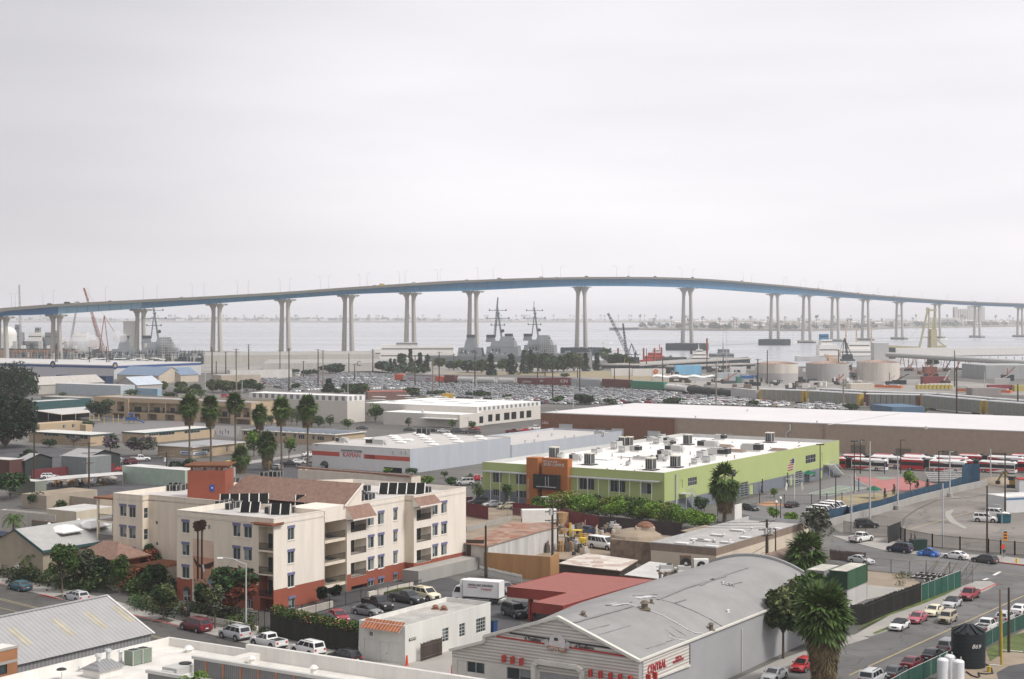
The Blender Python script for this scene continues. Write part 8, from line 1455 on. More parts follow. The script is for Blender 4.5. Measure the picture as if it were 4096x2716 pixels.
sheetroof('patchwork_shed','low shed with white patchwork sheet roof behind the red canopy',[c4(380,1150),c4(1090,1235),c4(1290,1112),c4(720,1035),c4(590,1065)],3.6,m_sheet,m_dbr);sheetroof('grey_sloping_roof','smooth grey roof wedge between patchwork shed and timber stand',[c4(1130,1280),c4(1420,1128),c4(1620,1150),c4(1560,1330)],3.4,m_rl,m_dbr);boxbld('stone_store','tan stone walled store with pale roof left of the brown banded building',c4(1432,912),3.8,c4(1660,0)[0],c4(970,0)[0],par=0,mroof=m_dirt,mR=M('rubble_wall',(.27,.2,.145),var=.3,kind='patch',ks=1.2,col2=(.18,.13,.1)))
sheetroof('low_tan_roof','low tan roof in front of the dark fence',[c4(1775,775),c4(1900,800),c4(2170,735),c4(2060,712)],2.6,m_dirt,m_dbr)
b_=P(c4(1370,850),3.8);q=MB();q.box(-1.6,1.6,-1.2,1.2,0,1.8,M('plaster_stub',(.5,.42,.34)));q.ball((0,0,1.8),1.5,m_bk,10,5,.9,True);one(q,'domed_chimney','stubby plaster chimney with red dome on the stone store','chimney',b_)
mb=MB();mb.ball((0,0,0),4.6,m_dirt,12,4,1.7,True);one(mb,'tarpaulin_mound','tan peaked tarpaulin heap on the stone store roof','tarpaulin',P(c4(1270,860),3.6))
def panelwall(name,label,px,h,m):pts=[P(p)for p in px];return lowwall(label,pts,h,m,.15,name,'fence')
panelwall('plywood_fence','tall orange plywood fence below the scrap yard',[c3(1525,1290),c3(2281,1350),c4(385,1290)],3.8,m_ply);panelwall('brown_shed_wall','dark brown plank wall left of the plywood fence',[c3(1325,1195),c3(1530,1200)],4.6,m_dbr);panelwall('dark_brown_wall','dark brown wall under the patchwork shed',[c4(380,1270),c4(1080,1320)],2.4,m_dbr)
fence('grey board fence below the plywood fence',[P(c3(x,y))for x,y in((1480,1290),(1570,1310),(1960,1400))],1.6,m_acg,'board_fence','planks',2.5)
panelwall('yard_low_wall','low grey kerb wall at the left edge of the scrap yard',[c3(1330,790),c3(1850,660)],1.0,m_conc2)
t=T('forklift_truck','yellow forklift in the scrap yard','forklift',P(c4(595,965)),-.3);my4=M('forklift_yellow',(.72,.5,.02),rough=.4);q=MB();q.box(-1.0,1.5,-.75,.75,.5,1.3,my4);q.box(.5,1.6,-.72,.72,1.3,1.75,my4);q.build('body',t);q=MB()
for x in(-.7,.7):
 for y in(-.65,.65):q.box(x-.06,x+.06,y-.06,y+.06,1.3,3.0,my4)
q.box(-.8,.8,-.75,.75,3.0,3.12,my4);q.build('cab_frame',t);q=MB()
for y in(-.4,.4):q.box(-1.35,-1.2,y-.08,y+.08,.2,4.3,my4)
q.box(-1.4,-1.15,-.5,.5,1.0,1.2,my4);q.build('mast',t);add_wheels(t,(-.7,1.0),.8,.42)
car('van','white','white passenger van parked in the scrap yard',P(c4(890,985)),heading(c4(760,960),c4(1040,1000)),None).scale=(1.1,)*3
car('pickup','navy','blue and white pickup behind the yellow forklift',P(c4(715,825)),.9,None)
q=MB();q.box(-3.5,3.5,-1.2,1.2,.5,3,m_wht);one(q,'white_trailer','white box trailer behind the rusty shed','trailer',P(c4(160,705)),.1)
t=T('portable_toilet','white slatted cabin by the first bright tree','cabin',P(c4(260,580)),.2);q=MB();q.box(-1.6,1.6,-.7,.7,0,3.4,m_wpar);q.build('wall',t);q=MB();q.box(-1.7,1.7,-.8,.8,3.4,3.55,m_acg);q.build('roof',t)
q=MB();q.cyl((0,0,0),(0,0,2.2),1.6,1.5,14,M('cistern_rust',(.38,.24,.13),var=.3));one(q,'rusty_cistern','rusty tan cistern by the maroon fence','cistern',P(c4(425,690)))
UP=[('big dark utility pole with transformers before the brown banded building',c5,763,1240,650,((.3,1.6),(1.6,1.7),(2.6,1.2),(7,1)),.24,m_wood,2),('leaning utility pole with three crossarms by the plywood fence',c4,313,1290,430,((.2,1.5),(1.8,1.4),(3.2,1.4)),.2,m_wood,1),('dark pole beside the rusty shed wall',c4,368,980,575,(),.2,m_wood,0),('brown pole before the plywood fence',c3,1548,1312,718,(),.2,m_wood,0),('thin pole on the rusty shed roof',c3,1958,860,640,(),.09,m_wood,0),('thin dark pole right of the big transformer pole',c5,862,1100,760,(),.12,m_wood,0),('utility pole with crossarm at the left edge',b1,390,1490,930,((.3,1.8),),.2,m_wood,0),('utility pole with double crossarms in the left market',b1,1015,1580,1050,((.3,1.8),(2.6,1.8),(5,1.2)),.2,m_wood,0),('utility pole before the mint building',b1,1900,1520,1165,((.2,1.8),(1.2,1.8)),.2,m_wood,1)]
for lab,cf,x,yb_,yt,arms,r,m,tf in UP:b_=P(cf(x,yb_));upole(lab,b_,CAMZ-(cf(0,yt)[1]-HZ)/FPX*b_.y,arms,r,.5,m,'near utility poles',tf)
def wire(label,A,B,sag,n_=10):
 pts=[A.lerp(B,k/n_)-Vector((0,0,sag*4*(k/n_)*(1-k/n_)))for k in range(n_+1)];q=MB();q.tube([p-A for p in pts],.035,m_black,4);one(q,'overhead_wire',label,'wire',A,0,'overhead wires')
pa=P(c5(763,1240));pb=P(c4(313,1290));za=CAMZ-(c5(0,660)[1]-HZ)/FPX*pa.y;zb=CAMZ-(c4(0,450)[1]-HZ)/FPX*pb.y
for k in range(3):d_=Vector((.6*k-.6,.3*k,0));wire('thin wire from the transformer pole to the pole by the plywood fence',pa+d_+Vector((0,0,za-.3-k*.5)),pb+d_+Vector((0,0,zb-.3-k*.5)),1.0)
for k in range(2):wire('thin wire from the transformer pole towards the grey roof wedge',pa+Vector((0,0,za-4-k)),P(c4(2090,1190+k*12),6),.6)
for b_,lab in((P(c5(918,690)),'white globe lamp before the round bushes of the school'),(P(c4(625,420)),'white globe lamp between the bright trees'),(P(c3(1622,400)),'white globe lamp at the school front'),(P(c5(1040,0)+(0,))if False else P(c5(870,740)),'white globe lamp behind the brown banded roof')):lpole(lab,b_,4.6,m_black,.08,'globe','white globe lamps',0,'globe_lamp')
b_=P(c4(832,690));lpole('brown pole with globe lamp among the bright trees',b_,CAMZ-(c4(0,390)[1]-HZ)/FPX*b_.y,m_wood,.12,'none',None,0,'brown_pole')
# storage car park
r_=random.Random(21);FL=Frame(P(b4(900,640)),33)
lot=[b2(1010,345),b2(1500,330),b3(300,345),b3(530,375),b3(1150,395),b4(300,425),b4(950,450),b4(1690,500),b4(1600,610),b4(1050,625),b4(200,615),b3(1650,580),b3(800,545),b3(670,445),b3(200,450),b2(1900,440),b2(1350,480),b2(1010,400)]
lots=[(lot,'big storage car park'),([b2(1830,285),b2(2281,280),b3(520,300),b3(515,345),b3(250,330),b2(1840,325)],'locomotive car strip'),([b4(1750,545),b5(200,540),b5(640,570),b5(1000,620),b5(1000,655),b5(500,640),b4(1800,620)],'auto carrier car park'),([b5(1100,660),b5(1400,625),b5(1680,650),b5(1680,685),b5(1100,670)],'small roofside car park'),([b2(1000,265),b2(1400,250),b2(1420,295),b2(1000,300)],'dock wall car strip')]
KC=['sedan']*6+['hatch']*3+['suv']*3+['wagon','minivan','pickup'];CC=['white']*22+['silver']*7+['grey']*3+['black']*4+['navy','red','maroon','charcoal','tan','cherry']
def inside(p,poly):
 c=False
 for a,b in zip(poly,poly[1:]+poly[:1]):
  if(a[1]>p[1])!=(b[1]>p[1])and p[0]<(b[0]-a[0])*(p[1]-a[1])/(b[1]-a[1])+a[0]:c=not c
 return c
found=[]
for pl,where in lots:
 q=[FL.loc_of(P(p))for p in pl];q2=[(p.x,p.y)for p in q];x0,x1=min(p[0]for p in q2),max(p[0]for p in q2);y0,y1=min(p[1]for p in q2),max(p[1]for p in q2);x=x0+1;row=0
 while x<x1:
  row+=1;y=y1-1;k=0
  while y>y0:
   if inside((x,y),q2)and r_.random()<.93 and not(row%9==5):k+=1;found.append((FL.w(x+r_.uniform(-.15,.15),y+r_.uniform(-.2,.2)),where,row,k))
   y-=5.5
  x+=2.75
found.sort(key=lambda f:f[0].y);ren={};mbx=MB();hc=FL.rz-math.pi/2
for i,(p,where,row,k)in enumerate(found):
 kd,cl=r_.choice(KC),r_.choice(CC)
 if i<296:low_car(kd,cl,'%s %s, %s from left in %s row, %s'%(cl,{'suv':'four wheel drive','hatch':'hatchback','wagon':'estate','sedan':'saloon'}.get(kd,kd),ordn(k),ordn(row),where),p,hc+r_.uniform(-.04,.04),'cars in the storage car parks')
 else:
  q=MB();m=Mc(cl);w=.86;q.box(-2.2,2.2,-w,w,.25,1.0,m,tx=.12);h=1.4 if kd in('sedan','hatch','wagon')else 1.75;q.box(-1.7,1.0,-w*.9,w*.9,.98,h,M('far_car_glass',(.13,.14,.15),rough=.3),m,tx=.45,ty=.12);mbx.add(q,Matrix.Translation(p)@Matrix.Rotation(hc,4,'Z'))
o=mbx.build('parked_cars_far');o['kind']='stuff';o['label']='hundreds of parked cars filling the far rows of the storage car park'
# trains
bl=[b3(525,356),b3(1220,392),b4(0,415),b4(530,425),b4(1215,455),b4(1610,475),b5(375,555),b5(680,592),b5(1205,612),b5(1860,655),b6(850,672),b6(1550,745),b6(2100,785)]
def basey(px):
 for a,b in zip(bl[:-1],bl[1:]):
  if a[0]<=px<=b[0]:return a[1]+(b[1]-a[1])*(px-a[0])/(b[0]-a[0])
 return bl[-1][1]+(px-bl[-1][0])*.12
def railcar(name,label,pa,pb,kind,m,h,roof=None,dy=0,extra=None):
 A,B=P((pa[0],basey(pa[0])+dy)),P((pb[0],basey(pb[0])+dy));L=(B-A).length-1.0;rz=math.atan2(B.y-A.y,B.x-A.x);t=T(name,label,'locomotive' if name=='locomotive' else 'rail car',A.lerp(B,.5),rz,'train along the car park');q=MB();w=1.5
 if kind=='box':q.box(-L/2,L/2,-w,w,1.1,h,m,roof)
 elif kind=='tank':q.smooth=True;q.cyl((-L/2+.3,0,2.7),(L/2-.3,0,2.7),1.65,None,16,m);q.box(-.6,.6,-.5,.5,4.2,4.7,m)
 elif kind=='hopper':q.smooth=True;q.cyl((-L/2+.6,0,2.9),(L/2-.6,0,2.9),1.9,None,16,m);q.box(-L/2,L/2,-.5,.5,4.6,4.95,m_acg)
 else:q.box(-L/2,L/2,-w,w,.8,h-.5,m);q.smooth=False;q.loft([[(x,-w,h-.5),(x,-w*.8,h-.05),(x,w*.8,h-.05),(x,w,h-.5)]for x in(-L/2,L/2)],roof)
 q.build('car_body',t);q=MB();q.box(-L/2,L/2,-1.2,1.2,.75,1.1,m_trim);
 for x in(-L*.36,L*.36):q.box(x-1.4,x+1.4,-1.1,1.1,.15,.8,m_trim)
 q.build('truck_frame',t)
 if kind=='rack':
  q=MB();yel=extra
  for x in(-L/2,L/2-1.2):q.box(x,x+1.2,-w-.03,w+.03,.9,h-.55,yel)
  for k in range(9):x=-L/2+1.5+(L-3)*k/8;q.box(x-.14,x+.14,-w-.03,w+.03,.9,h-.55,yel)
  q.build('end_door',t)
 elif kind=='box' and extra:extra(t,L)
 return t
mr=lambda n_,c,**k:M('rail_'+n_,c,rough=.7,var=.12,**k)
brn=mr('brown',(.13,.045,.04),streak=1);rib=dict(kind='rib',axis='X',ks=1.2)
def loco(t,L):
 q=MB();o_=M('loco_orange',(.6,.1,.05));q.box(-L/2-.05,-L/2+L*.18,-1.55,1.55,1.2,4.5,o_);q.box(L/2-L*.16,L/2+.05,-1.55,1.55,1.2,4.4,o_);q.box(-L*.28,L*.3,-1.0,1.0,4.2,4.6,m_trim);q.build('orange_cab',t);text('BNSF',2.0,M('loco_red',(.5,.05,.05)),t,(L*.2,-1.56,2.4),0);text('Santa Fe',1.8,MATS['loco_red'],t,(-L*.16,-1.56,2.4),0)
railcar('locomotive','silver locomotive with orange ends behind the car park',b3(525,0),b3(1090,0),'box',M('loco_silver',(.45,.45,.46)),4.2,extra=loco);railcar('boxcar','dark brown boxcar coupled to the locomotive',b3(1092,0),b3(1222,0),'box',brn,5.4)
for i,(a,b_)in enumerate(((1225,1440),(1445,1680),(1685,1905))):railcar('hopper_car','grey round sided hopper car, %s of three'%ordn(i+1),b3(a,0),b3(b_,0),'hopper',mr('grey',(.42,.42,.41)),5)
railcar('boxcar','brown boxcar with pale scrawls behind the car park',b3(1910,0),b3(2281,0),'box',brn,5.0,extra=lambda t,L:[text('SH',1.6,m_wht,t,(L*.28,-1.53,3.4),0,shear=.3),text('MMW',2.2,m_acg,t,(-L*.2,-1.53,2.6),0,shear=.4)])
railcar('boxcar','maroon boxcar with large white letters',b4(232,0),b4(532,0),'box',mr('maroon',(.16,.045,.045)),5.4,extra=lambda t,L:text('CN',2.4,m_wht,t,(L*.26,-1.53,3.5),0,font_sx=1.3));railcar('boxcar','pale grey boxcar behind the car park',b4(536,0),b4(886,0),'box',mr('pale',(.33,.35,.35)),5.0);railcar('boxcar','dark maroon boxcar beside the green one',b4(890,0),b4(1215,0),'box',brn,5.6);railcar('boxcar','green ribbed boxcar beside the maroon one',b4(1219,0),b4(1612,0),'box',mr('green',(.06,.25,.16),**rib),5.2)
railcar('tank_car','white tank car next to the green boxcar',b4(1616,0),b4(1862,0),'tank',mr('white',(.6,.59,.57)),4);railcar('tank_car','black tank car, left of two',b4(1866,0),b4(2112,0),'tank',mr('black',(.03,.035,.035)),4);railcar('tank_car','black tank car, right of two',b4(2118,0),b5(372,0),'tank',mr('black',None),4);railcar('boxcar','pale grey ribbed rail car left of the auto racks',b5(378,0),b5(676,0),'box',mr('ribbed',(.5,.49,.48),**rib),5.6)
m_rk=M('rack_panel',(.27,.29,.28),kind='rib',axis='Z',ks=1.6,var=.15);m_rr=M('rack_roof',(.6,.6,.6),var=.06);yl=M('rack_yellow',(.45,.31,.06),var=.15)
for i,(a,b_,e_)in enumerate(((b5(682,0),b5(1212,0),yl),(b5(1236,0),b5(1852,0),yl),(b5(1886,0),b6(820,0),brn),(b6(850,0),b6(1556,0),yl),(b6(1585,0),b6(2420,0),yl))):railcar('auto_rack_car','tall silver auto carrier with %s ribs, %s from left in the front line'%('maroon' if e_ is brn else 'yellow',ordn(i+1)),a,b_,'rack',m_rk,6.6,m_rr,0,e_)
for i,(a,b_)in enumerate(((b5(1380,0),b6(170,0)),(b6(190,0),b6(1000,0)),(b6(1030,0),b6(1640,0)),(b6(1660,0),b6(2400,0)))):railcar('auto_rack_car','silver auto carrier in the second line behind, %s from left'%ordn(i+1),a,b_,'rack',m_rk,6.4,m_rr,-14,brn)
# utility poles and light poles of the port
PT=dict(a1=a1,a2=a2,a3=a3,a4=a4,b1=b1,b2=b2,b3=b3,b4=b4,b5=b5,b6=b6)
tab='a1 58 930 740 2;a1 110 915 770 2;a1 512 1035 765 2;a1 527 1035 765 2;a1 825 1035 780 1;a1 985 1035 775 2;a1 1005 1035 905 2;a1 1535 1039 785 2;a1 1957 1039 780 1;a1 2085 1020 830 1;a1 2180 1039 795 3;a1 2297 1020 755 2;b2 425 340 0 1;b2 470 330 125 0;b2 580 270 25 1;b2 700 490 -15 3;b2 842 260 -10 1;b2 1197 280 0 1;b2 1300 470 -20 1;b2 1632 450 -10 1;b2 1688 480 0 3;b2 1465 310 125 1;b2 2255 250 -10 1;b2 2048 360 160 1;b2 1983 265 35 0;b3 262 250 0 1;b3 742 430 60 1;b3 945 535 100 3;b3 1017 440 20 2;b3 1425 450 0 2;b3 1185 230 45 1;b3 2138 320 20 2;b4 228 300 0 1;b4 315 580 150 2;b4 625 500 90 1;b4 1020 345 180 1;b4 1190 350 85 1;b4 600 320 130 1;b4 1570 360 80 0;b4 1385 210 -20 0;b4 2180 620 160 3;b4 2075 250 -20 0;b5 660 590 100 2;b5 768 390 0 0;b5 1580 360 0 1;b5 265 300 40 0;b5 1635 680 330 3;b6 1205 420 5 0;b6 1228 725 190 0;b6 1925 750 390 0;b1 1725 250 100 0;b1 2230 240 105 1'
for i,ln in enumerate(tab.split(';')):
 cn,x,yb_,yt,kk=ln.split();cf=PT[cn];b_=P(cf(float(x),float(yb_)));px=cf(float(x),0)[0];kk=int(kk)
 upole('%s utility pole, %s from left along the port'%(('bare','single armed','double armed','pale braced')[kk],ordn(i+1)),b_,CAMZ-(cf(0,float(yt))[1]-HZ)/FPX*b_.y,((),((.4,1.5),),((.4,1.7),(2.2,1.5)),((.4,1.6),(2.2,1.6),(4,1.2)))[kk],.32,.3,m_woodl if kk==3 else m_wood,'poles of the port')
tab='b1 905 290 195 0;b3 370 515 305 2;b3 1005 530 365 2;b3 1400 550 340 2;b4 165 470 400 2;b4 548 670 425 2;b4 1785 610 480 2;b2 1972 510 310 2;b2 895 470 260 2;b2 345 500 180 2;b2 765 490 340 2;b3 2088 260 155 1;b4 92 255 155 1;b4 370 245 140 1;b4 1135 195 100 1;b4 140 320 20 0;b4 745 235 0 0;b5 200 300 50 0;b5 303 380 90 0;b5 1233 670 550 2;b6 1533 740 620 2;b6 1845 750 620 2;b6 1545 420 240 2;a3 1950 930 620 0;a3 1983 930 650 0;b2 50 320 180 2'
for i,ln in enumerate(tab.split(';')):
 cn,x,yb_,yt,kk=ln.split();cf=PT[cn];b_=P(cf(float(x),float(yb_)));lpole('%s light pole, %s in the port list'%(('tall flood','yellow hooked','pale plain')[int(kk)],ordn(i+1)),b_,CAMZ-(cf(0,float(yt))[1]-HZ)/FPX*b_.y,(m_steel,M('guard_yellow'),m_steel)[int(kk)],.2,('flood','yellow','none')[int(kk)],'light poles of the port',0,'light_pole',0,1.6)
 # trees of the middle distance: crop, x, foot, top, width, kind (c conifer, r round, b bush, p palm)
tab='b3 460 215 100 60 c;b3 510 210 105 60 c;b3 600 235 20 100 r;b3 690 215 -10 90 c;b3 795 245 40 100 c;b3 880 245 65 105 c;b3 1015 215 90 120 r;b3 1230 230 110 110 r;b3 1330 260 110 120 r;b3 1605 290 50 120 c;b3 1740 240 100 120 r;b3 1840 280 55 130 c;b3 1980 270 0 100 c;b3 2060 260 0 95 c;b3 2200 270 30 150 r;b4 60 250 10 120 r;b4 300 255 50 190 r;b4 560 250 30 190 r;b4 690 240 40 105 c;b4 820 235 40 105 c;b4 1100 190 35 170 r;b4 1000 180 55 95 r;b4 1250 200 130 90 r;b4 950 140 -10 90 p;b4 900 120 -20 80 p;b4 440 250 60 160 r;b4 160 255 40 150 r;b3 1500 265 100 120 r;b3 1130 225 120 90 r;b2 1785 265 160 200 r;b2 1540 290 220 130 b;b2 1380 270 215 75 b;b2 1250 230 190 120 b;b2 1750 480 340 130 c;b2 1390 455 380 85 b;b2 2070 500 390 190 r;b2 1960 455 385 95 b;b2 540 490 340 140 r;b2 430 480 335 130 r;b2 655 480 335 90 r;b2 820 480 330 150 r;b2 940 470 375 95 r;b2 1930 225 180 75 b;b2 1860 495 445 90 b;b3 710 530 430 135 r;b3 985 535 455 130 r;b3 1370 540 470 85 b;b3 1500 550 465 150 r;b3 1795 565 505 105 b;b3 90 500 390 200 r;b3 370 250 130 130 r;b3 170 235 180 70 b;b4 375 610 525 120 b;b4 680 620 505 165 r;b4 960 625 555 115 b;b4 450 310 265 80 b;b4 1690 605 550 180 b;b5 610 640 575 120 b;b5 1725 680 615 140 b;b5 2070 690 640 150 b;b6 800 715 645 180 b;b6 380 700 635 130 b;b1 1840 470 350 95 r;b1 2055 455 355 90 r;b1 1690 500 455 150 b;b1 1270 75 40 60 b;b1 500 290 235 200 b;b1 500 50 -5 70 p;b1 1815 60 10 80 p;b1 2230 470 395 90 b;b2 80 470 360 90 b;b2 250 470 385 80 b;b4 1650 110 60 120 p;b6 950 175 100 100 r;b2 100 490 430 180 b;b1 1560 500 470 110 b;b3 2250 260 60 110 r;b3 1420 255 120 110 r;b3 560 260 170 200 b;b3 760 265 200 190 b'
nm_=dict(c='dark conifer',r='round tree',b='bushy tree',p='fan palm')
for i,ln in enumerate(tab.split(';')):
 cn,x,yb_,yt,w,kk=ln.split();cf=PT[cn];b_=P(cf(float(x),float(yb_)));h=CAMZ-(cf(0,float(yt))[1]-HZ)/FPX*b_.y;ww=float(w)/2.851*b_.y/FPX*(1.65 if kk!='p' else 1.5);lab='%s of the port, %s in the list from left'%(nm_[kk],ordn(i+1))
 if kk=='p':palm(lab,b_,h,ww,300+i,'trees of the port',.2,.3,30,12)
 else:tree(lab,b_,h,ww,(L_pine if kk=='c' else r_.choice((L_deep,L_deep,L_mid,L_pine,L_olive))),300+i,'conifer' if kk=='c' else 'tree','trees of the port',800 if kk!='b' else 420,.05,'cone' if kk=='c' else 'round',m2=L_dark if kk=='c' else L_deep,size=ww*.085)
 # port sheds, trailers, containers
SB=boxbld('striped_warehouse','long white warehouse with blue band and round emblems at the far left',(456,1461),9.0,b2(297,0)[0],(260,),mR=M('white_wall_far',(.5,.5,.51),var=.05),mroof=M('pale_far_roof',(.5,.49,.48),var=.1,scale=.05),par=.3,parm=m_roofw,cat='warehouse',ang=30)
q=MB();q.box(-.1,SB.lx,-.12,-.0,7.0,8.4,M('band_navy',(.035,.085,.24)));q.box(-.12,0,-.1,SB.ly,7.0,8.4,MATS['band_navy']);q.build('blue_band',SB.t)
for px,py in((b1(605,162)),(b1(1310,178))):
 ax='x' if px<456 else 'y';l=SB.F.on(ax,0,(px,py));q=MB();c_=Vector((-.35,l.y,l.z))if ax=='x' else Vector((l.x,-.35,l.z));d_=Vector((.3,0,0))if ax=='x' else Vector((0,.3,0));q.cyl(c_,c_+d_,2.3,None,20,M('emblem_navy',(.03,.06,.16)));q.cyl(c_-d_*.2,c_,1.0,None,10,M('emblem_gold',(.5,.36,.08)));q.build('round_emblem',SB.t)
for i,(x,y)in enumerate(((870,110),(960,98),(1020,125),(1075,97),(1120,103),(1170,98),(1245,130),(1400,100),(1450,128),(1515,112),(1580,98),(1650,112),(1720,128),(1800,100),(1855,110),(1760,95),(1050,110),(1330,100))):q=MB();q.box(-2.5,2.5,-1.6,1.6,0,.5,m_acg,tx=.8,ty=.6);one(q,'skylight','pale skylight on the striped warehouse roof, %s'%ordn(i+1),'skylight',P(b1(x,y),8.8),.5,'skylights on the striped warehouse')
BX=[('white_dock_wall',b2(1000,150),6,(92,),(100,),(.5,.48,.455),84),('beige_dock_building',b2(310,75),6,(110,),(160,),(.4,.37,.33),60),('white_dock_shed',b2(630,235),6,(40,),(12,),(.6,.58,.55),70),('tan_dock_shed',b2(525,290),7,b2(972,0)[0],(18,),(.42,.36,.29),62),('pale_dock_roof',b2(330,60),7.5,(150,),(120,),(.42,.4,.37),75),('blue_site_cabin',b4(1717,175),6.5,b4(2012,0)[0],(5,),(.2,.46,.66),84),('grey_site_shed',b5(200,262),5,b5(470,0)[0],(8,),(.38,.42,.43),84),('blue_container_shed',b5(482,292),4.5,b5(676,0)[0],(6,),(.05,.13,.3),84),('white_trailer',b4(987,212),5,b4(1222,0)[0],(3,),(.62,.61,.6),84),('white_trailer',b4(1228,215),5,b4(1446,0)[0],(3,),(.62,.61,.6),84),('white_trailer',b4(1452,212),5,b4(1606,0)[0],(3,),(.62,.61,.6),84),('white_lorry_box',b5(347,192),5,b5(526,0)[0],(3,),(.62,.61,.6),84),('maroon_container',b6(842,303),4.6,b6(1132,0)[0],(4,),(.19,.05,.05),84),('brown_container',b6(866,192),7,b6(1005,0)[0],(4,),(.2,.09,.06),84),('red_container',b6(1602,400),3.4,b6(1885,0)[0],(4,),(.24,.05,.06),84),('olive_container',b6(1888,402),3.4,b6(2100,0)[0],(4,),(.42,.36,.13),84),('blue_slatted_shed',b6(495,650),3.6,b6(865,0)[0],(22,),(.1,.17,.25),80),('grey_shed_far_right',b6(1560,175),9,b6(2200,0)[0],(40,),(.36,.37,.37),84),('pale_pump_house',b6(1405,435),4,b6(1735,0)[0],(8,),(.3,.27,.26),84),('long_pale_flat_car',b6(925,385),3,b6(1180,0)[0],(4,),(.5,.46,.4),84),('tan_kerb_block',b3(205,475),4,b3(650,0)[0],(9,),(.2,.12,.1),78),('yellow_machine',b3(1052,500),3.6,b3(1180,0)[0],(4,),(.5,.32,.05),84),('tan_flat_roof_stand',b6(20,385),3,b6(290,0)[0],(8,),(.55,.5,.42),84),('green_bin_shed',b5(425,305),4,b5(476,0)[0],(4,),(.06,.18,.15),84)]
BXS=[];m_maroonl=M('letter_maroon',(.12,.02,.03))
for i,(nm,p,z,R_,L_,c_,an)in enumerate(BX):boxbld(nm,'%s in the port behind the car park, %s in the list'%(nm.replace('_',' '),ordn(i+1)),p,z,R_,L_,mR=M(nm+'_paint',c_,var=.1,streak=1),mroof=m_wht if 'trailer' in nm else M('dock_roof',(.34,.33,.31),var=.15,scale=.05)if 'dock' in nm else(M('red_roof',(.4,.1,.08))if nm=='tan_kerb_block' else None),par=0,ang=an)if i not in(0,10)else BXS.append(boxbld(nm,'%s in the port behind the car park, %s in the list'%(nm.replace('_',' '),ordn(i+1)),p,z,R_,L_,mR=M(nm+'_paint',c_,var=.1,streak=1),mroof=M('dock_roof',(.34,.33,.31),var=.15,scale=.05),par=0,ang=an))
l=BXS[0].F.on('y',0,a2(950,935));text('C',5,m_maroonl,BXS[0].t,(l.x,-.15,l.z),0);l=BXS[1].F.on('y',0,b4(1490,245));q=MB();q.cyl((l.x,-.3,l.z),(l.x,-.05,l.z),1.6,None,16,M('emblem_red',(.5,.06,.04)));q.box(l.x-.7,l.x+.7,-.36,-.3,l.z-.6,l.z+.6,MATS['emblem_gold']);q.build('round_emblem',BXS[1].t)
q=MB();o=P(b4(1455,345));q.smooth=True;q.loft([[(k*2.2,y,2.2+1.0*math.sin(k*1.2)*.5+(.8 if y else 0))for k in range(19)]for y in(0,10)],m_wht,closed=False,caps=False);q.box(0,39,-.1,10,0,1.9,m_galv);one(q,'wavy_white_roof','low shed with wavy white roof beyond the green boxcar','shed',o,-.15)
for i in range(9):p=P(b6(790+i*45,455));q=MB();q.box(-1.1,1.1,-1.2,1.2,.5,2.9,M('hopper_yellow',(.45,.36,.1),var=.2));q.ball((.6,0,2.6),1.2,m_acg,8,4,.9);one(q,'yellow_hopper','small yellow hopper in a row among the rail cars, %s from left'%ordn(i+1),'hopper',p,.2,'row of yellow hoppers')
for i,(x0,x1,y)in enumerate(((830,1320,385),(1505,1700,345),(1760,2080,335))):a,b_=P(b5(x0,y)),P(b5(x1,y-20));L=(b_-a).length;q=MB();q.box(0,L,-1.3,1.3,1.5,2.1,m_trim);[q.box(x,x+1.5,-1.2,1.2,0,1.5,m_trim)for x in(L*.1,L*.75)];one(q,'flat_rail_car','empty dark flat car before the storage tanks, %s from left'%ordn(i+1),'rail car',a,math.atan2(b_.y-a.y,b_.x-a.x),'empty flat cars')
for i,(x,y)in enumerate(((370,440),(530,445),(1310,485),(1770,500),(2281-960+0,470))):p=P(b6(x,y));q=MB();q.box(-4,4,-1.4,1.4,.6,2.0,M('orange_car',(.6,.16,.06)));q.box(-3.5,2,-1.2,1.2,2.0,2.7,m_acg);one(q,'orange_wagon','low orange wagon among the rail tracks, %s from left'%ordn(i+1),'rail car',p,-.7,'low orange wagons')
m_tkw=M('tank_rusty_white',(.55,.51,.46),var=.16,scale=.3,streak=1);m_tkg=M('tank_grey_far',(.38,.37,.36),var=.1,streak=1);m_tkr=M('tank_rust_top',(.36,.26,.21),var=.35,scale=.15)
for i,(x0,x1,yt,yb_,m)in enumerate(((b5(680,0)[0],b5(1160,0)[0],b5(0,160)[1],1534,m_tkg),(b5(1256,0)[0],b5(1745,0)[0],b5(0,158)[1],1528,m_tkg),(b6(145,0)[0],b6(632,0)[0],b6(0,145)[1],1526,m_tkw))):
 b_=P(((x0+x1)/2,yb_));r=(x1-x0)/2*b_.y/FPX;h=CAMZ-(yt-HZ)/FPX*(b_.y+r*.3);t=T('storage_tank','big round storage tank with rusty roof, %s of three'%('left','middle','right')[i],'storage tank',b_+Vector((0,r,0)),0,'storage tanks');q=MB();q.smooth=True;q.cyl((0,0,0),(0,0,h*.52),r,None,40,m);q.cyl((0,0,h*.52),(0,0,h),r,None,40,m_tkw if i!=1 else m_tkg);q.build('tank_wall',t);q=MB();q.cyl((0,0,h),(0,0,h+1.6),r,.5,40,m_tkr)
 for k in range(28):a=k*.2244;q.bar((math.cos(a)*r,math.sin(a)*r,h+.1),(math.cos(a)*r*.5,math.sin(a)*r*.5,h+1),1.2,m_tkr,h=.3)
 q.build('tank_roof',t)
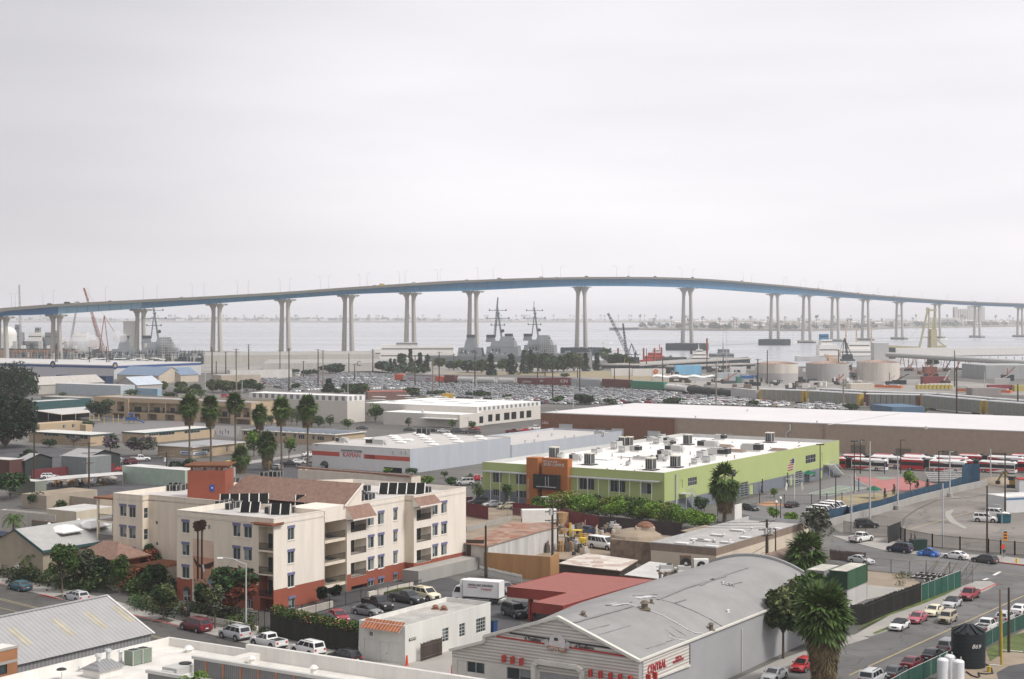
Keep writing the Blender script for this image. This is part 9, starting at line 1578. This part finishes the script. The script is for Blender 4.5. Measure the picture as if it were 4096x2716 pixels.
 # harbour
m_nav=M('navy_grey_hull',(.2,.22,.235),var=.08,scale=.1,streak=1);m_navd=M('navy_dark',(.06,.07,.075));m_lat=M('crane_dark',(.03,.045,.055));m_lred=M('crane_red',(.3,.09,.06));m_lgy=M('crane_yellow_grey',(.42,.39,.26));m_shw=M('ship_white',(.72,.7,.67),var=.06);m_tug=M('tug_red',(.5,.07,.05))
def hull(q,L,B,H,m,x0=0):
 rings=[]
 for f,w,zt in((0,.8,.75),(.1,.95,.72),(.5,1,.72),(.75,.9,.8),(.92,.45,.92),(1,.02,1.0)):
  x=x0-L/2+L*f;b=B/2*w;rings.append([(x,-b,H*zt),(x-(0 if f<1 else 0),-b*.8,-2),(x-(L*.05 if f==1 else 0),b*.8,-2),(x,b,H*zt)])
 q.loft(rings,m)
def lattice(q,a,b,w0,w1,m,n=12,bar=.25):
 a=Vector(a);b=Vector(b);d=(b-a).normalized();s=d.orthogonal().normalized();u=d.cross(s);pr=None
 for k in range(n+1):
  c=a.lerp(b,k/n);w=w0+(w1-w0)*k/n;r=[c+s*w*x+u*w*y for x,y in((-.5,-.5),(.5,-.5),(.5,.5),(-.5,.5))]
  if pr:
   for j in range(4):q.bar(pr[j],r[j],bar,m);q.bar(pr[j],r[(j+1)%4],bar*.6,m)
  pr=r
def warship(label,loc,rz,scaff=0):
 t=T('warship',label,'warship',loc,rz,'grey warships in the bay');q=MB();hull(q,120,16,9,m_nav);q.build('hull',t)
 for nm,bs in(('after_superstructure',((-30,-8,6.5,6.2,14),(-24,-14,5,14,20))),('forward_superstructure',((-4,26,7.5,6.3,15),(0,22,6.5,15,20),(8,20,5,20,24)))):
  q=MB()
  for x0,x1,w,z0,z1 in bs:q.box(x0,x1,-w,w,z0,z1,m_nav,tx=1,ty=1.2)
  if bs[0][0]==-4:q.box(19.3,19.9,-4,4,20.9,22.2,m_navd);[q.box(x,x+1.3,-7.0,-6.5,11,13.4,m_navd)for x in(2,5,8)]
  else:[q.box(x,x+1.2,-6.2,-5.6,9,12,m_navd)for x in(-26,-23,-16)]
  for k in range(8):q.box(bs[0][0]+k*2.5,bs[0][0]+k*2.5+.8,-bs[0][2]-.2+1.2*.3,-bs[0][2]+.4,8+k%3,9+k%3*1.2,m_navd if k%2 else m_acw)
  q.build(nm,t)
 for x in(-19,-1):q=MB();q.box(x-4,x+4,-3,3,19,23,m_nav,tx=.8,ty=.5);q.box(x-3.4,x+3.4,-2.6,2.6,23,25.5,m_navd);q.build('funnel',t)
 q=MB();q.bar((9,0,23),(5,0,50),1.4,m_nav);q.bar((3,0,23),(5.5,-1.5,42),.7,m_nav);q.bar((5,0,50),(5,0,56),.4,m_navd)
 for z,w in((34,6),(40,10),(47,7.5)):q.bar((5.5-(z-40)*.1,-w,z+.4),(5.5-(z-40)*.1,w,z+.4),.5,m_nav);q.bar((5.5-w,0,z),(5.5+w,0,z),.5,m_nav);[q.box(5.5+s*w-.4,5.5+s*w+.4,-.4,.4,z-.5,z+1.2,m_navd)for s in(-1,1)]
 q.ball((6,0,44.5),1.5,m_nav,8,4);q.ball((10,0,29),1.6,m_navd,8,4);q.build('mast',t);q=MB();q.box(34,40,-2,2,7,9.6,m_nav,tx=.8,ty=.6);q.bar((40,0,8.6),(46,0,9.4),.5,m_navd);q.build('gun_turret',t)
 if scaff:
  q=MB()
  for k in range(9):x=14+k*1.8;q.box(x,x+.25,-9,-8.7,7,24-k*.9,m_acg);q.box(12,30-k,-9,-8.6,8+k*2,8.3+k*2,m_acg)
  q.build('scaffolding',t)
 return t
rw=-.22
warship('nearer grey warship with latticed mast moored behind the tree belt',PY((1967,1440),1395)+Vector((0,0,-CAMZ+(1440-HZ)/FPX*1395-1.5)),rw);warship('farther grey warship with scaffolded bridge, bow at the bridge pier',Vector(((2115-2048)/FPX*1470,1470,-1.5)),rw,1)
warship('grey warship in repair at the left shipyard, bow to the right',Vector(((590-2048)/FPX*1340,1340,-1.5)),.05,1)
def ship(name,label,px,Y,L,B,H,m,decks,rz=0,cat='ship',z=-1.5):
 t=T(name,label,cat,Vector(((px-2048)/FPX*Y,Y,z)),rz);q=MB();hull(q,L,B,H,m);q.build('hull',t)
 for i,(x0,x1,w,z0,z1,mm)in enumerate(decks):q=MB();q.box(x0,x1,-w,w,z0,z1,mm,tx=.3,ty=.2);(q.box(x0+.5,x1-.5,-w-.05,-w+.3,(z0+z1)/2,(z0+z1)/2+.8,m_navd)if z1-z0>2 else None);q.build('deckhouse' if x1-x0>2.5 else 'mast',t)
 return t
ship('tugboat','red tugboat with stacked decks behind the pier',2618,1400,26,9,4,m_tug,((-9,9,3.5,3,6.5,m_tug),(-6,7,3,6.5,9.5,m_tug),(-2,5,2.5,9.5,12,m_shw),(4,5,.5,12,17,m_tug)));ship('tugboat','red and white tugboat with tall wheelhouse behind the pier',2788,1370,30,10,4.5,m_tug,((-6,11,4,3.5,6.5,m_shw),(-4,8,3.4,6.5,9.5,m_shw),(-1,5,2.6,9.5,13,m_shw),(-6,-4,1,9,13,m_trim),(1,2,.4,13,18,m_shw)))
ship('patrol_ship','small grey patrol ship right of the tugs',2890,1430,48,9,5,m_nav,((-12,10,3.6,4,8,m_nav),(-4,6,3,8,12,m_nav),(0,1,.3,12,19,m_navd)),.1);ship('barge','dark barge between the tugboats',2700,1400,40,11,5,m_navd,((-12,10,4,4,5.5,m_navd),))
ship('bulk_ship','white bulk ship with tan masts and blue funnel at the right terminal',3440,1480,120,20,6,m_shw,((-40,-22,8,5,15,m_shw),(-38,-27,6,15,20,m_shw),(-38,-30,4,20,25,M('funnel_blue',(.06,.2,.36))),(-20,14,9,5,11,m_shw),(-12,8,6,11,17,m_shw),(-14,-12.6,.7,11,36,M('mast_tan',(.55,.4,.28))),(-4,-2.6,.7,17,32,MATS['mast_tan']),(10,11.4,.7,11,32,MATS['mast_tan'])))
ship('barracks_ship','white block shaped accommodation ship behind the tree belt',1672,1440,72,16,4,m_shw,((-34,34,7.5,2,9,m_shw),(-33,33,7,9,14.5,m_shw),(-20,0,4,14.5,18,m_acg)));ship('barracks_ship','white roofed floating hall by the sixth bridge pier',1580,1490,40,16,4,m_shw,((-19,19,7,2,11,m_shw),(-12,12,5,11,15,m_shw)))
for i,(px,c_)in enumerate(((70,0),(150,1),(215,0),(330,1))):ship('repair_ship','%s ship in the far left dock, %s from left'%(('grey','dark')[c_],ordn(i+1)),px,1620,40,14,9,(m_nav,m_navd)[c_],((-14,10,6,7,16,m_nav),(-8,6,5,16,25,(m_nav,m_shw)[i%2]),(-2,3,3,25,33-i*3,m_nav),(8,14,5,9,17,(m_shw,m_lred)[i%2])))
q=MB();q.box(-38,38,-12,12,-2,9,M('dock_brown',(.32,.2,.13),var=.15));q.box(-38,38,-12,12,9,10,m_navd);[q.box(-36+k*8,-33+k*8,-11,-6,10,13+k%3*2,(m_shw,m_navd,m_acg)[k%3])for k in range(10)];one(q,'floating_dock','brown walled floating dock at the left shipyard','dock',Vector(((150-2048)/FPX*1480,1480,0)))
q=MB();q.smooth=True;q.cyl((0,0,0),(0,0,22),9,None,20,m_shw);q.ball((0,0,22),9,m_shw,20,6,8,True);one(q,'domed_silo','white domed silo at the left edge under the bridge','silo',Vector(((30-2048)/FPX*1560,1560,0)))
q=MB();q.box(-6,6,-5,5,0,36,m_shw);one(q,'white_tower_block','plain white tower behind the third bridge pier','tower',Vector(((525-2048)/FPX*1420,1420,0)))
for i in range(60):px=r_.uniform(40,800);Y=r_.uniform(1290,1400);q=MB();s=r_.uniform(2,6);k=r_.choice((m_shw,m_acg,m_navd,m_lat,m_navd,m_lat,m_brn));[q.bar((x,-2,0),(x,-2,11),.3,m_lat)for x in(-4,-1,2,5)];q.bar((-5,-2,8),(6,-2,8),.3,m_lat);q.box(-s,s,-2,2,0,r_.uniform(2.5,7),k);q.bar((s*.3,0,2),(s*.5,0,r_.uniform(6,13)),.35,m_acg);q.box(-s*.6,-s*.1,-2.1,2.1,1,9,m_nav if i%2 else m_acg);one(q,'dockside_stack','block of dockside gear under the left end of the bridge','dockside gear',Vector(((px-2048)/FPX*Y,Y,0)),0,'dockside gear at the left shipyard')
def crane(label,px,Y,tip,m,base=6,w=2.0,A=None,back=None,name='crane',boxes=((-4,4,-3,3,1.5,6),)):
 b_=Vector(((px-2048)/FPX*Y,Y,0));t=T(name,label,'crane',b_);q=MB();lattice(q,(0,0,base),PY(tip,Y)-b_,w,w*.4,m,14,.3);q.build('boom',t);q=MB()
 for x in boxes:q.box(*x,m)
 q.box(-6,6,-4,4,0,1.6,m_navd);q.build('base',t)
 if A:q=MB();ap=PY(A,Y)-b_;q.bar(ap,(5,0,2),.6,m);q.bar(ap,(-5,0,2),.6,m);q.bar(ap,PY(tip,Y)-b_,.12,m);(q.bar(ap,PY(back,Y)-b_,.4,m)if back else 0);q.bar((-6,0,8),(8,0,8),.5,m);q.build('a_frame',t)
 return t
crane('dark latticed crane leaning left over the tree belt',a3(1100,0)[0],1330,a3(885,468),m_lat,4,2.6,a3(1105,750),a3(1165,870),boxes=((-3,6,-2,2,1.5,6),));crane('slim dark latticed boom beside the leaning crane',a3(1065,0)[0],1335,a3(1025,562),m_lat,3,1.8);crane('short dark derrick right of the leaning crane',a3(1130,0)[0],1325,a3(1145,820),m_lat,2,1.2)
crane('red floating crane with A frame at the left shipyard',a1(960,0)[0],1450,a1(775,235),m_lred,8,2.4,a1(963,490),a1(1055,640),'floating_crane');crane('grey latticed boom leaning behind the red floating crane',a1(635,0)[0],1460,a1(700,462),m_acg,4,2.0);crane('grey boom right of the red crane tip',a1(935,0)[0],1455,a1(850,500),m_acg,8,2.0);crane('very tall grey latticed mast rising above the bridge at the far left',a1(195,0)[0],1600,a1(178,205),m_acg,2,2.2);crane('thin red and black latticed crane rising behind the nearer warship mast',a2(2205,0)[0],1560,a2(2235,322),m_lat,20,1.6)
crane('dark folded jib crane at the right terminal',a4(735,0)[0],1420,a4(710,700),m_lat,3,1.6,a4(705,700),a4(672,800));crane('tan angled crane arm beside the storage tanks',a4(600,0)[0],1300,a4(520,850),MATS['mast_tan'],3,1.6,a4(548,850),a4(600,910))
def beam(q,cf,a,b,Y,w,m,h=None):q.bar(PY(cf(*a),Y),PY(cf(*b),Y),w,m,h=h)
q=MB();Y=1500
for a,b_,w in(((1398,790),(1475,440),1.6),((1480,790),(1488,420),1.2),((1500,790),(1535,500),1.4),((1540,790),(1548,420),1.4),((1475,440),(1555,440),1.6),((1470,415),(1470,445),1.5),((1100,775),(1400,790),2.4),((1400,600),(1540,600),.8),((1430,690),(1545,690),.8),((1545,700),(1640,780),1.2),((1480,785),(1645,780),3)):beam(q,a4,a,b_,Y,w,m_lgy)
q.box(*[v for v in((3720-2048)/FPX*Y,(3745-2048)/FPX*Y,Y-3,Y+3)],4,28,m_lgy);[beam(q,a4,(1390-k*110,610+k*45),(1250-k*5,755),Y,.3,m_acg)for k in(0,1)];lattice(q,PY(a4(1095,785),Y),PY(a4(1400,800),Y),3,3,m_lgy,16,.35);one(q,'ship_loader','tall yellowish loading gantry at the right terminal','crane')
t=T('conveyor_gallery','long white enclosed conveyor gallery across the right terminal','conveyor');q=MB();q.bar(PY(a4(1160,825),1290),PY(a4(2600,815),1290),6,m_shw,h=6.0);q.build('gallery',t);q=MB();[q.bar(PY(a4(x,870),1290),Vector(((a4(x,0)[0]-2048)/FPX*1290,1290,0)),.6,m_acg)for x in range(1300,2600,75)];q.bar(PY(a4(1700,865),1290),PY(a4(2600,850),1290),.8,m_acg);q.build('trestle',t)
t=T('conveyor_tube','lower grey conveyor tube on red trestles at the right terminal','conveyor');q=MB();q.cyl(PY(a4(1100,850),1210),PY(a4(2600,940),1060),1.9,None,10,m_acg);q.build('tube',t)
q=MB()
for x in(1240,1350,1480,1640,1860,2110,2240,2350):
 Y=1205-(x-1100)*.1;zt=PY(a4(x,870+(x-1100)*.06),Y).z;X=(a4(x,0)[0]-2048)/FPX*Y
 for s in(-1,1):q.bar((X+s*.6,Y,zt),(X+s*2.6,Y,0),.4,m_lred)
 q.bar((X-1.5,Y,zt*.5),(X+1.5,Y,zt*.5),.3,m_lred)
q.build('trestle',t)
q=MB();Y=1280;q.box((a4(965,0)[0]-2048)/FPX*Y,(a4(1100,0)[0]-2048)/FPX*Y,Y-6,Y+6,0,19,m_acg,m_shw);q.box((a4(1080,0)[0]-2048)/FPX*Y,(a4(1165,0)[0]-2048)/FPX*Y,Y-5,Y+5,6,15,m_navd);one(q,'transfer_tower','pale grey transfer tower at the left end of the conveyor','tower')
for i in range(40):px=r_.uniform(3330,4090)if i<30 else r_.uniform(2900,3300);Y=r_.uniform(930,1180);q=MB();s=r_.uniform(1.5,5);m=r_.choice((m_lat,m_navd,m_lred,m_dbr,m_acg,m_brn));q.box(-s,s,-2,2,0,r_.uniform(1.5,4),m);q.bar((-s,0,1),(s*1.4,0,r_.uniform(4,9)),.5,r_.choice((m_lred,m_lat,m_acg)));q.bar((0,0,0),(0,0,r_.uniform(4,9)),.4,m_lred);one(q,'terminal_machine','dark piece of bulk handling machinery at the right terminal','machinery',Vector(((px-2048)/FPX*Y,Y,0)),r_.uniform(-.4,.4),'machinery at the right terminal')
def pier_(label,a,b,w,h=3.2):
 A,B=P(a),P(b);L=(B-A).length;t=T('pier',label,'pier',A,math.atan2(B.y-A.y,B.x-A.x));q=MB();q.box(0,L,0,w,h-.9,h,m_conc);q.build('deck',t);q=MB();q.box(.5,L-.5,.8,w-.8,-2,h-.9,m_navd);[q.box(k*4,k*4+.7,-.3,.2,-3,h-.95,m_fend)for k in range(int(L/4))];q.build('piles',t)  # solid dark block under the deck paints the shade between real piles
pier_('long pile pier behind the trees with dark shadowed piles',a3(1180,985),a3(2210,915),34);pier_('nearer low pier behind the blue cabin',a3(1500,1000),a3(2260,968),16);pier_('dark jetty at the fifth bridge pier',a2(925,890),a2(1160,872),12,5);pier_('far timber jetty off the island point',a3(938,622),a3(1175,618),14,6)
for i,(x,yt)in enumerate(((980,790),(1216,790),(1317,790),(1381,785),(1802,700))):b_=Vector(((a3(x,0)[0]-2048)/FPX*1370,1370,-2));q=MB();q.cyl((0,0,0),(0,0,CAMZ+2-(a3(0,yt)[1]-HZ)/FPX*1370),.8,None,8,m_lred);one(q,'mooring_pile','rust brown mooring pile by the tugs, %s from left'%ordn(i+1),'pile',b_,0,'mooring piles')
for i,(cf,x,y)in enumerate(((a4,230,738),(a4,1600,622),(a4,1620,708),(a3,880,745))):b_=P(cf(x,y));t=T('sailing_boat','tiny sailing boat on the bay, %s from left'%ordn((2,3,4,1)[i]),'boat',b_,.3,'sailing boats on the bay');q=MB();hull(q,14,4,2,m_shw);q.build('hull',t);q=MB();q.cyl((0,0,1),(0,0,36 if i==0 else 12),.2,None,5,m_acg);q.build('mast',t)
for i in range(70):p=P((r_.uniform(2650,3500),r_.uniform(1478,1560)));q=MB();s=r_.uniform(1.5,6);m=r_.choice((m_acg,m_navd,m_brn,m_dbr,m_shw,m_conc2,m_lat));q.box(-s,s,-1.3,1.3,0,r_.uniform(1.2,3.2),m);q.box(-s*.5,s*.2,-1.35,1,1,r_.uniform(2,4),r_.choice((m_acg,m_shw,m_trim)));q.bar((s*.5,0,0),(s*.8,0,r_.uniform(2,6)),.25,m_acg);one(q,'yard_store','piece of yard stores on the dockside around the blue cabin','yard stores',p,r_.uniform(-.5,.3),'yard stores on the dockside')
m_st=bpy.data.materials.new('steam');m_st.use_nodes=True;_n=m_st.node_tree;_n.nodes.remove(_n.nodes['Principled BSDF']);_v=_n.nodes.new('ShaderNodeVolumePrincipled');_v.inputs['Density'].default_value=.13;_v.inputs['Color'].default_value=(1,1,1,1);_n.links.new(_v.outputs[0],_n.nodes['Material Output'].inputs['Volume'])
q=MB();q.smooth=True
for x,y,r in((720,700,5),(740,735,7),(790,745,8),(850,735,6),(705,760,4),(760,775,6),(660,740,4),(1090,690,5),(1130,695,4)):p=PY(a1(x,y),1315);q.ball(tuple(p),r*1.1,m_st,10,6)
o=q.build('steam');o['kind']='stuff'
# vehicles on the bridge, the island and the strand
for i,(cf,x,c_,kd)in enumerate(((a1,415,'black','suv'),(a1,585,'black','van'),(a1,690,'white','pickup'),(a1,745,'black','suv'),(a1,1050,'navy','sedan'),(a1,1640,'grey','sedan'),(a2,1075,'grey','sedan'),(a2,1115,'yellow','van'),(a2,1390,'silver','suv'),(a2,1590,'silver','sedan'),(a2,1915,'grey','sedan'),(a2,2275,'grey','suv'),(a3,205,'silver','suv'),(a3,395,'white','sedan'),(a3,625,'grey','suv'),(a3,1085,'silver','suv'),(a3,1245,'maroon','suv'),(a3,1650,'grey','van'),(a3,2080,'silver','van'),(a4,415,'white','van'),(a4,785,'grey','suv'),(a4,930,'grey','suv'),(a4,1150,'white','van'),(a4,1870,'grey','suv'))):
 px=cf(x,0)[0];j=min(range(len(path)),key=lambda j:abs(path[j][0].x/path[j][0].y*FPX+2048-px));p=path[j][0];k=across(j);low_car(kd,c_,'%s vehicle on the bridge deck, %s from left'%(c_,ordn(i+1)),p+k*7.4+Vector((0,0,-.3)),math.atan2(k.x,-k.y),'vehicles on the bridge','vehicle').scale=(1.15,)*3
m_hw=[M('far_house_%d'%k,c,var=.05)for k,c in enumerate(((.6,.58,.55),(.5,.46,.42),(.42,.4,.38),(.62,.6,.6)))];m_fr=M('far_roof',(.3,.24,.2));m_ftr=Mleaf('far_tree',(.03,.05,.03))
def isl_y(px):
 for a,b in zip(isl[:-1],isl[1:]):
  if a[0]<=px<=b[0]:return a[1]+(b[1]-a[1])*(px-a[0])/(b[0]-a[0])
 return isl[-1][1]
for i in range(85):
 px=2720+1400*((i*.618)%1);b_=P((px,isl_y(px)));Y=b_.y+r_.uniform(60,1100);X=(px-2048)/FPX*Y;w=r_.uniform(14,45);h=r_.uniform(6,17);q=MB();q.box(-w/2,w/2,-8,8,0,h,m_hw[i%4]);q.box(-w/2-.5,w/2+.5,-8.5,8.5,h,h+3,m_fr if i%3 else m_hw[3],tx=4,ty=7);[q.box(-w*.4+k*w*.2,-w*.4+k*w*.2+w*.1,-8.2,-7.9,h*.4,h*.7,m_navd)for k in range(5)];one(q,'far_house','pale house among trees on the shore across the bay','house',(X,Y,3),0,'houses across the bay')
for i in range(190):
 px=2560+1560*((i*.618)%1);b_=P((px,isl_y(px)));Y=b_.y+r_.uniform(10,1400)*(1 if i%3 else .1)+(0 if px>2800 else-0);X=(px-2048)/FPX*Y;q=MB();rr=random.Random(i);w=r_.uniform(9,22)
 if i%6==0:h=r_.uniform(24,36);q.cyl((0,0,0),(0,0,h),.7,None,5,m_bark);leaves(q,rr,(0,0,h),4.5,26,2.2,m_ftr)
 else:leaves(q,rr,(0,0,w*.45),w*.5,60,w*.16,m_ftr,.9,.2);leaves(q,rr,(w*.4,0,w*.3),w*.35,30,w*.15,m_ftr,.9,.2)
 one(q,'far_tree','dark tree on the shore across the bay','tree',(X,Y,2.5),0,'trees across the bay')
Yc=6500;t=T('far_apartment_tower','wide pale apartment tower across the bay at the right','building',((3875-2048)/FPX*Yc,Yc,3));q=MB();q.box(-62,62,-14,14,0,62,m_hw[1]);q.box(-62,-50,-15,15,0,70,m_hw[2]);q.box(-2,16,-15,15,0,74,m_hw[2]);q.box(50,62,-15,15,0,70,m_hw[2]);q.build('wall',t);q=MB();[q.box(-48+k*9,-45+k*9,-14.3,-13.9,6,58,m_navd)for k in range(11)];q.build('window',t)
q=MB();q.box(-70,40,-12,12,0,26,m_hw[0]);q.box(-60,30,-12.4,-11.9,8,11,m_navd);q.box(-60,30,-12.4,-11.9,16,19,m_navd);one(q,'far_hotel','long pale block below the apartment tower across the bay','building',((3790-2048)/FPX*5900,5900,3))
q=MB();rr=random.Random(77)
for i in range(620):
 px=rr.uniform(560,2300)if i<430 else rr.uniform(-100,4200);Y=8560+rr.uniform(0,500);X=(px-2048)/FPX*Y;w=rr.uniform(10,28)*(1 if px<1700 else .6);leaves(q,rr,(X,Y,7+w*.35),w*.55,14,w*.3,m_ftr,.8,.1)
 if i%9==0:q.cyl((X,Y,5),(X,Y,34),1.2,None,4,m_bark);leaves(q,rr,(X,Y,35),6,12,4,m_ftr)
 if i%3==0:q.box(X+20,X+20+rr.uniform(15,50),Y-40,Y-20,6,rr.uniform(12,20),m_hw[i%4])
o=q.build('far_shore_woods');o['kind']='stuff'
# the air between here and the far shore
hz=bpy.data.materials.new('haze_air');hz.use_nodes=True;_n=hz.node_tree;_n.nodes.remove(_n.nodes['Principled BSDF'])
_v=_n.nodes.new('ShaderNodeVolumePrincipled');_v.inputs['Color'].default_value=(.95,.955,.975,1);_v.inputs['Density'].default_value=1.05e-4;_v.inputs['Anisotropy'].default_value=.2
_n.links.new(_v.outputs[0],_n.nodes['Material Output'].inputs['Volume'])
mb=MB();mb.box(-26500,26500,-200,26500,-6,125,hz);o=mb.build('haze');o['kind']='stuff'
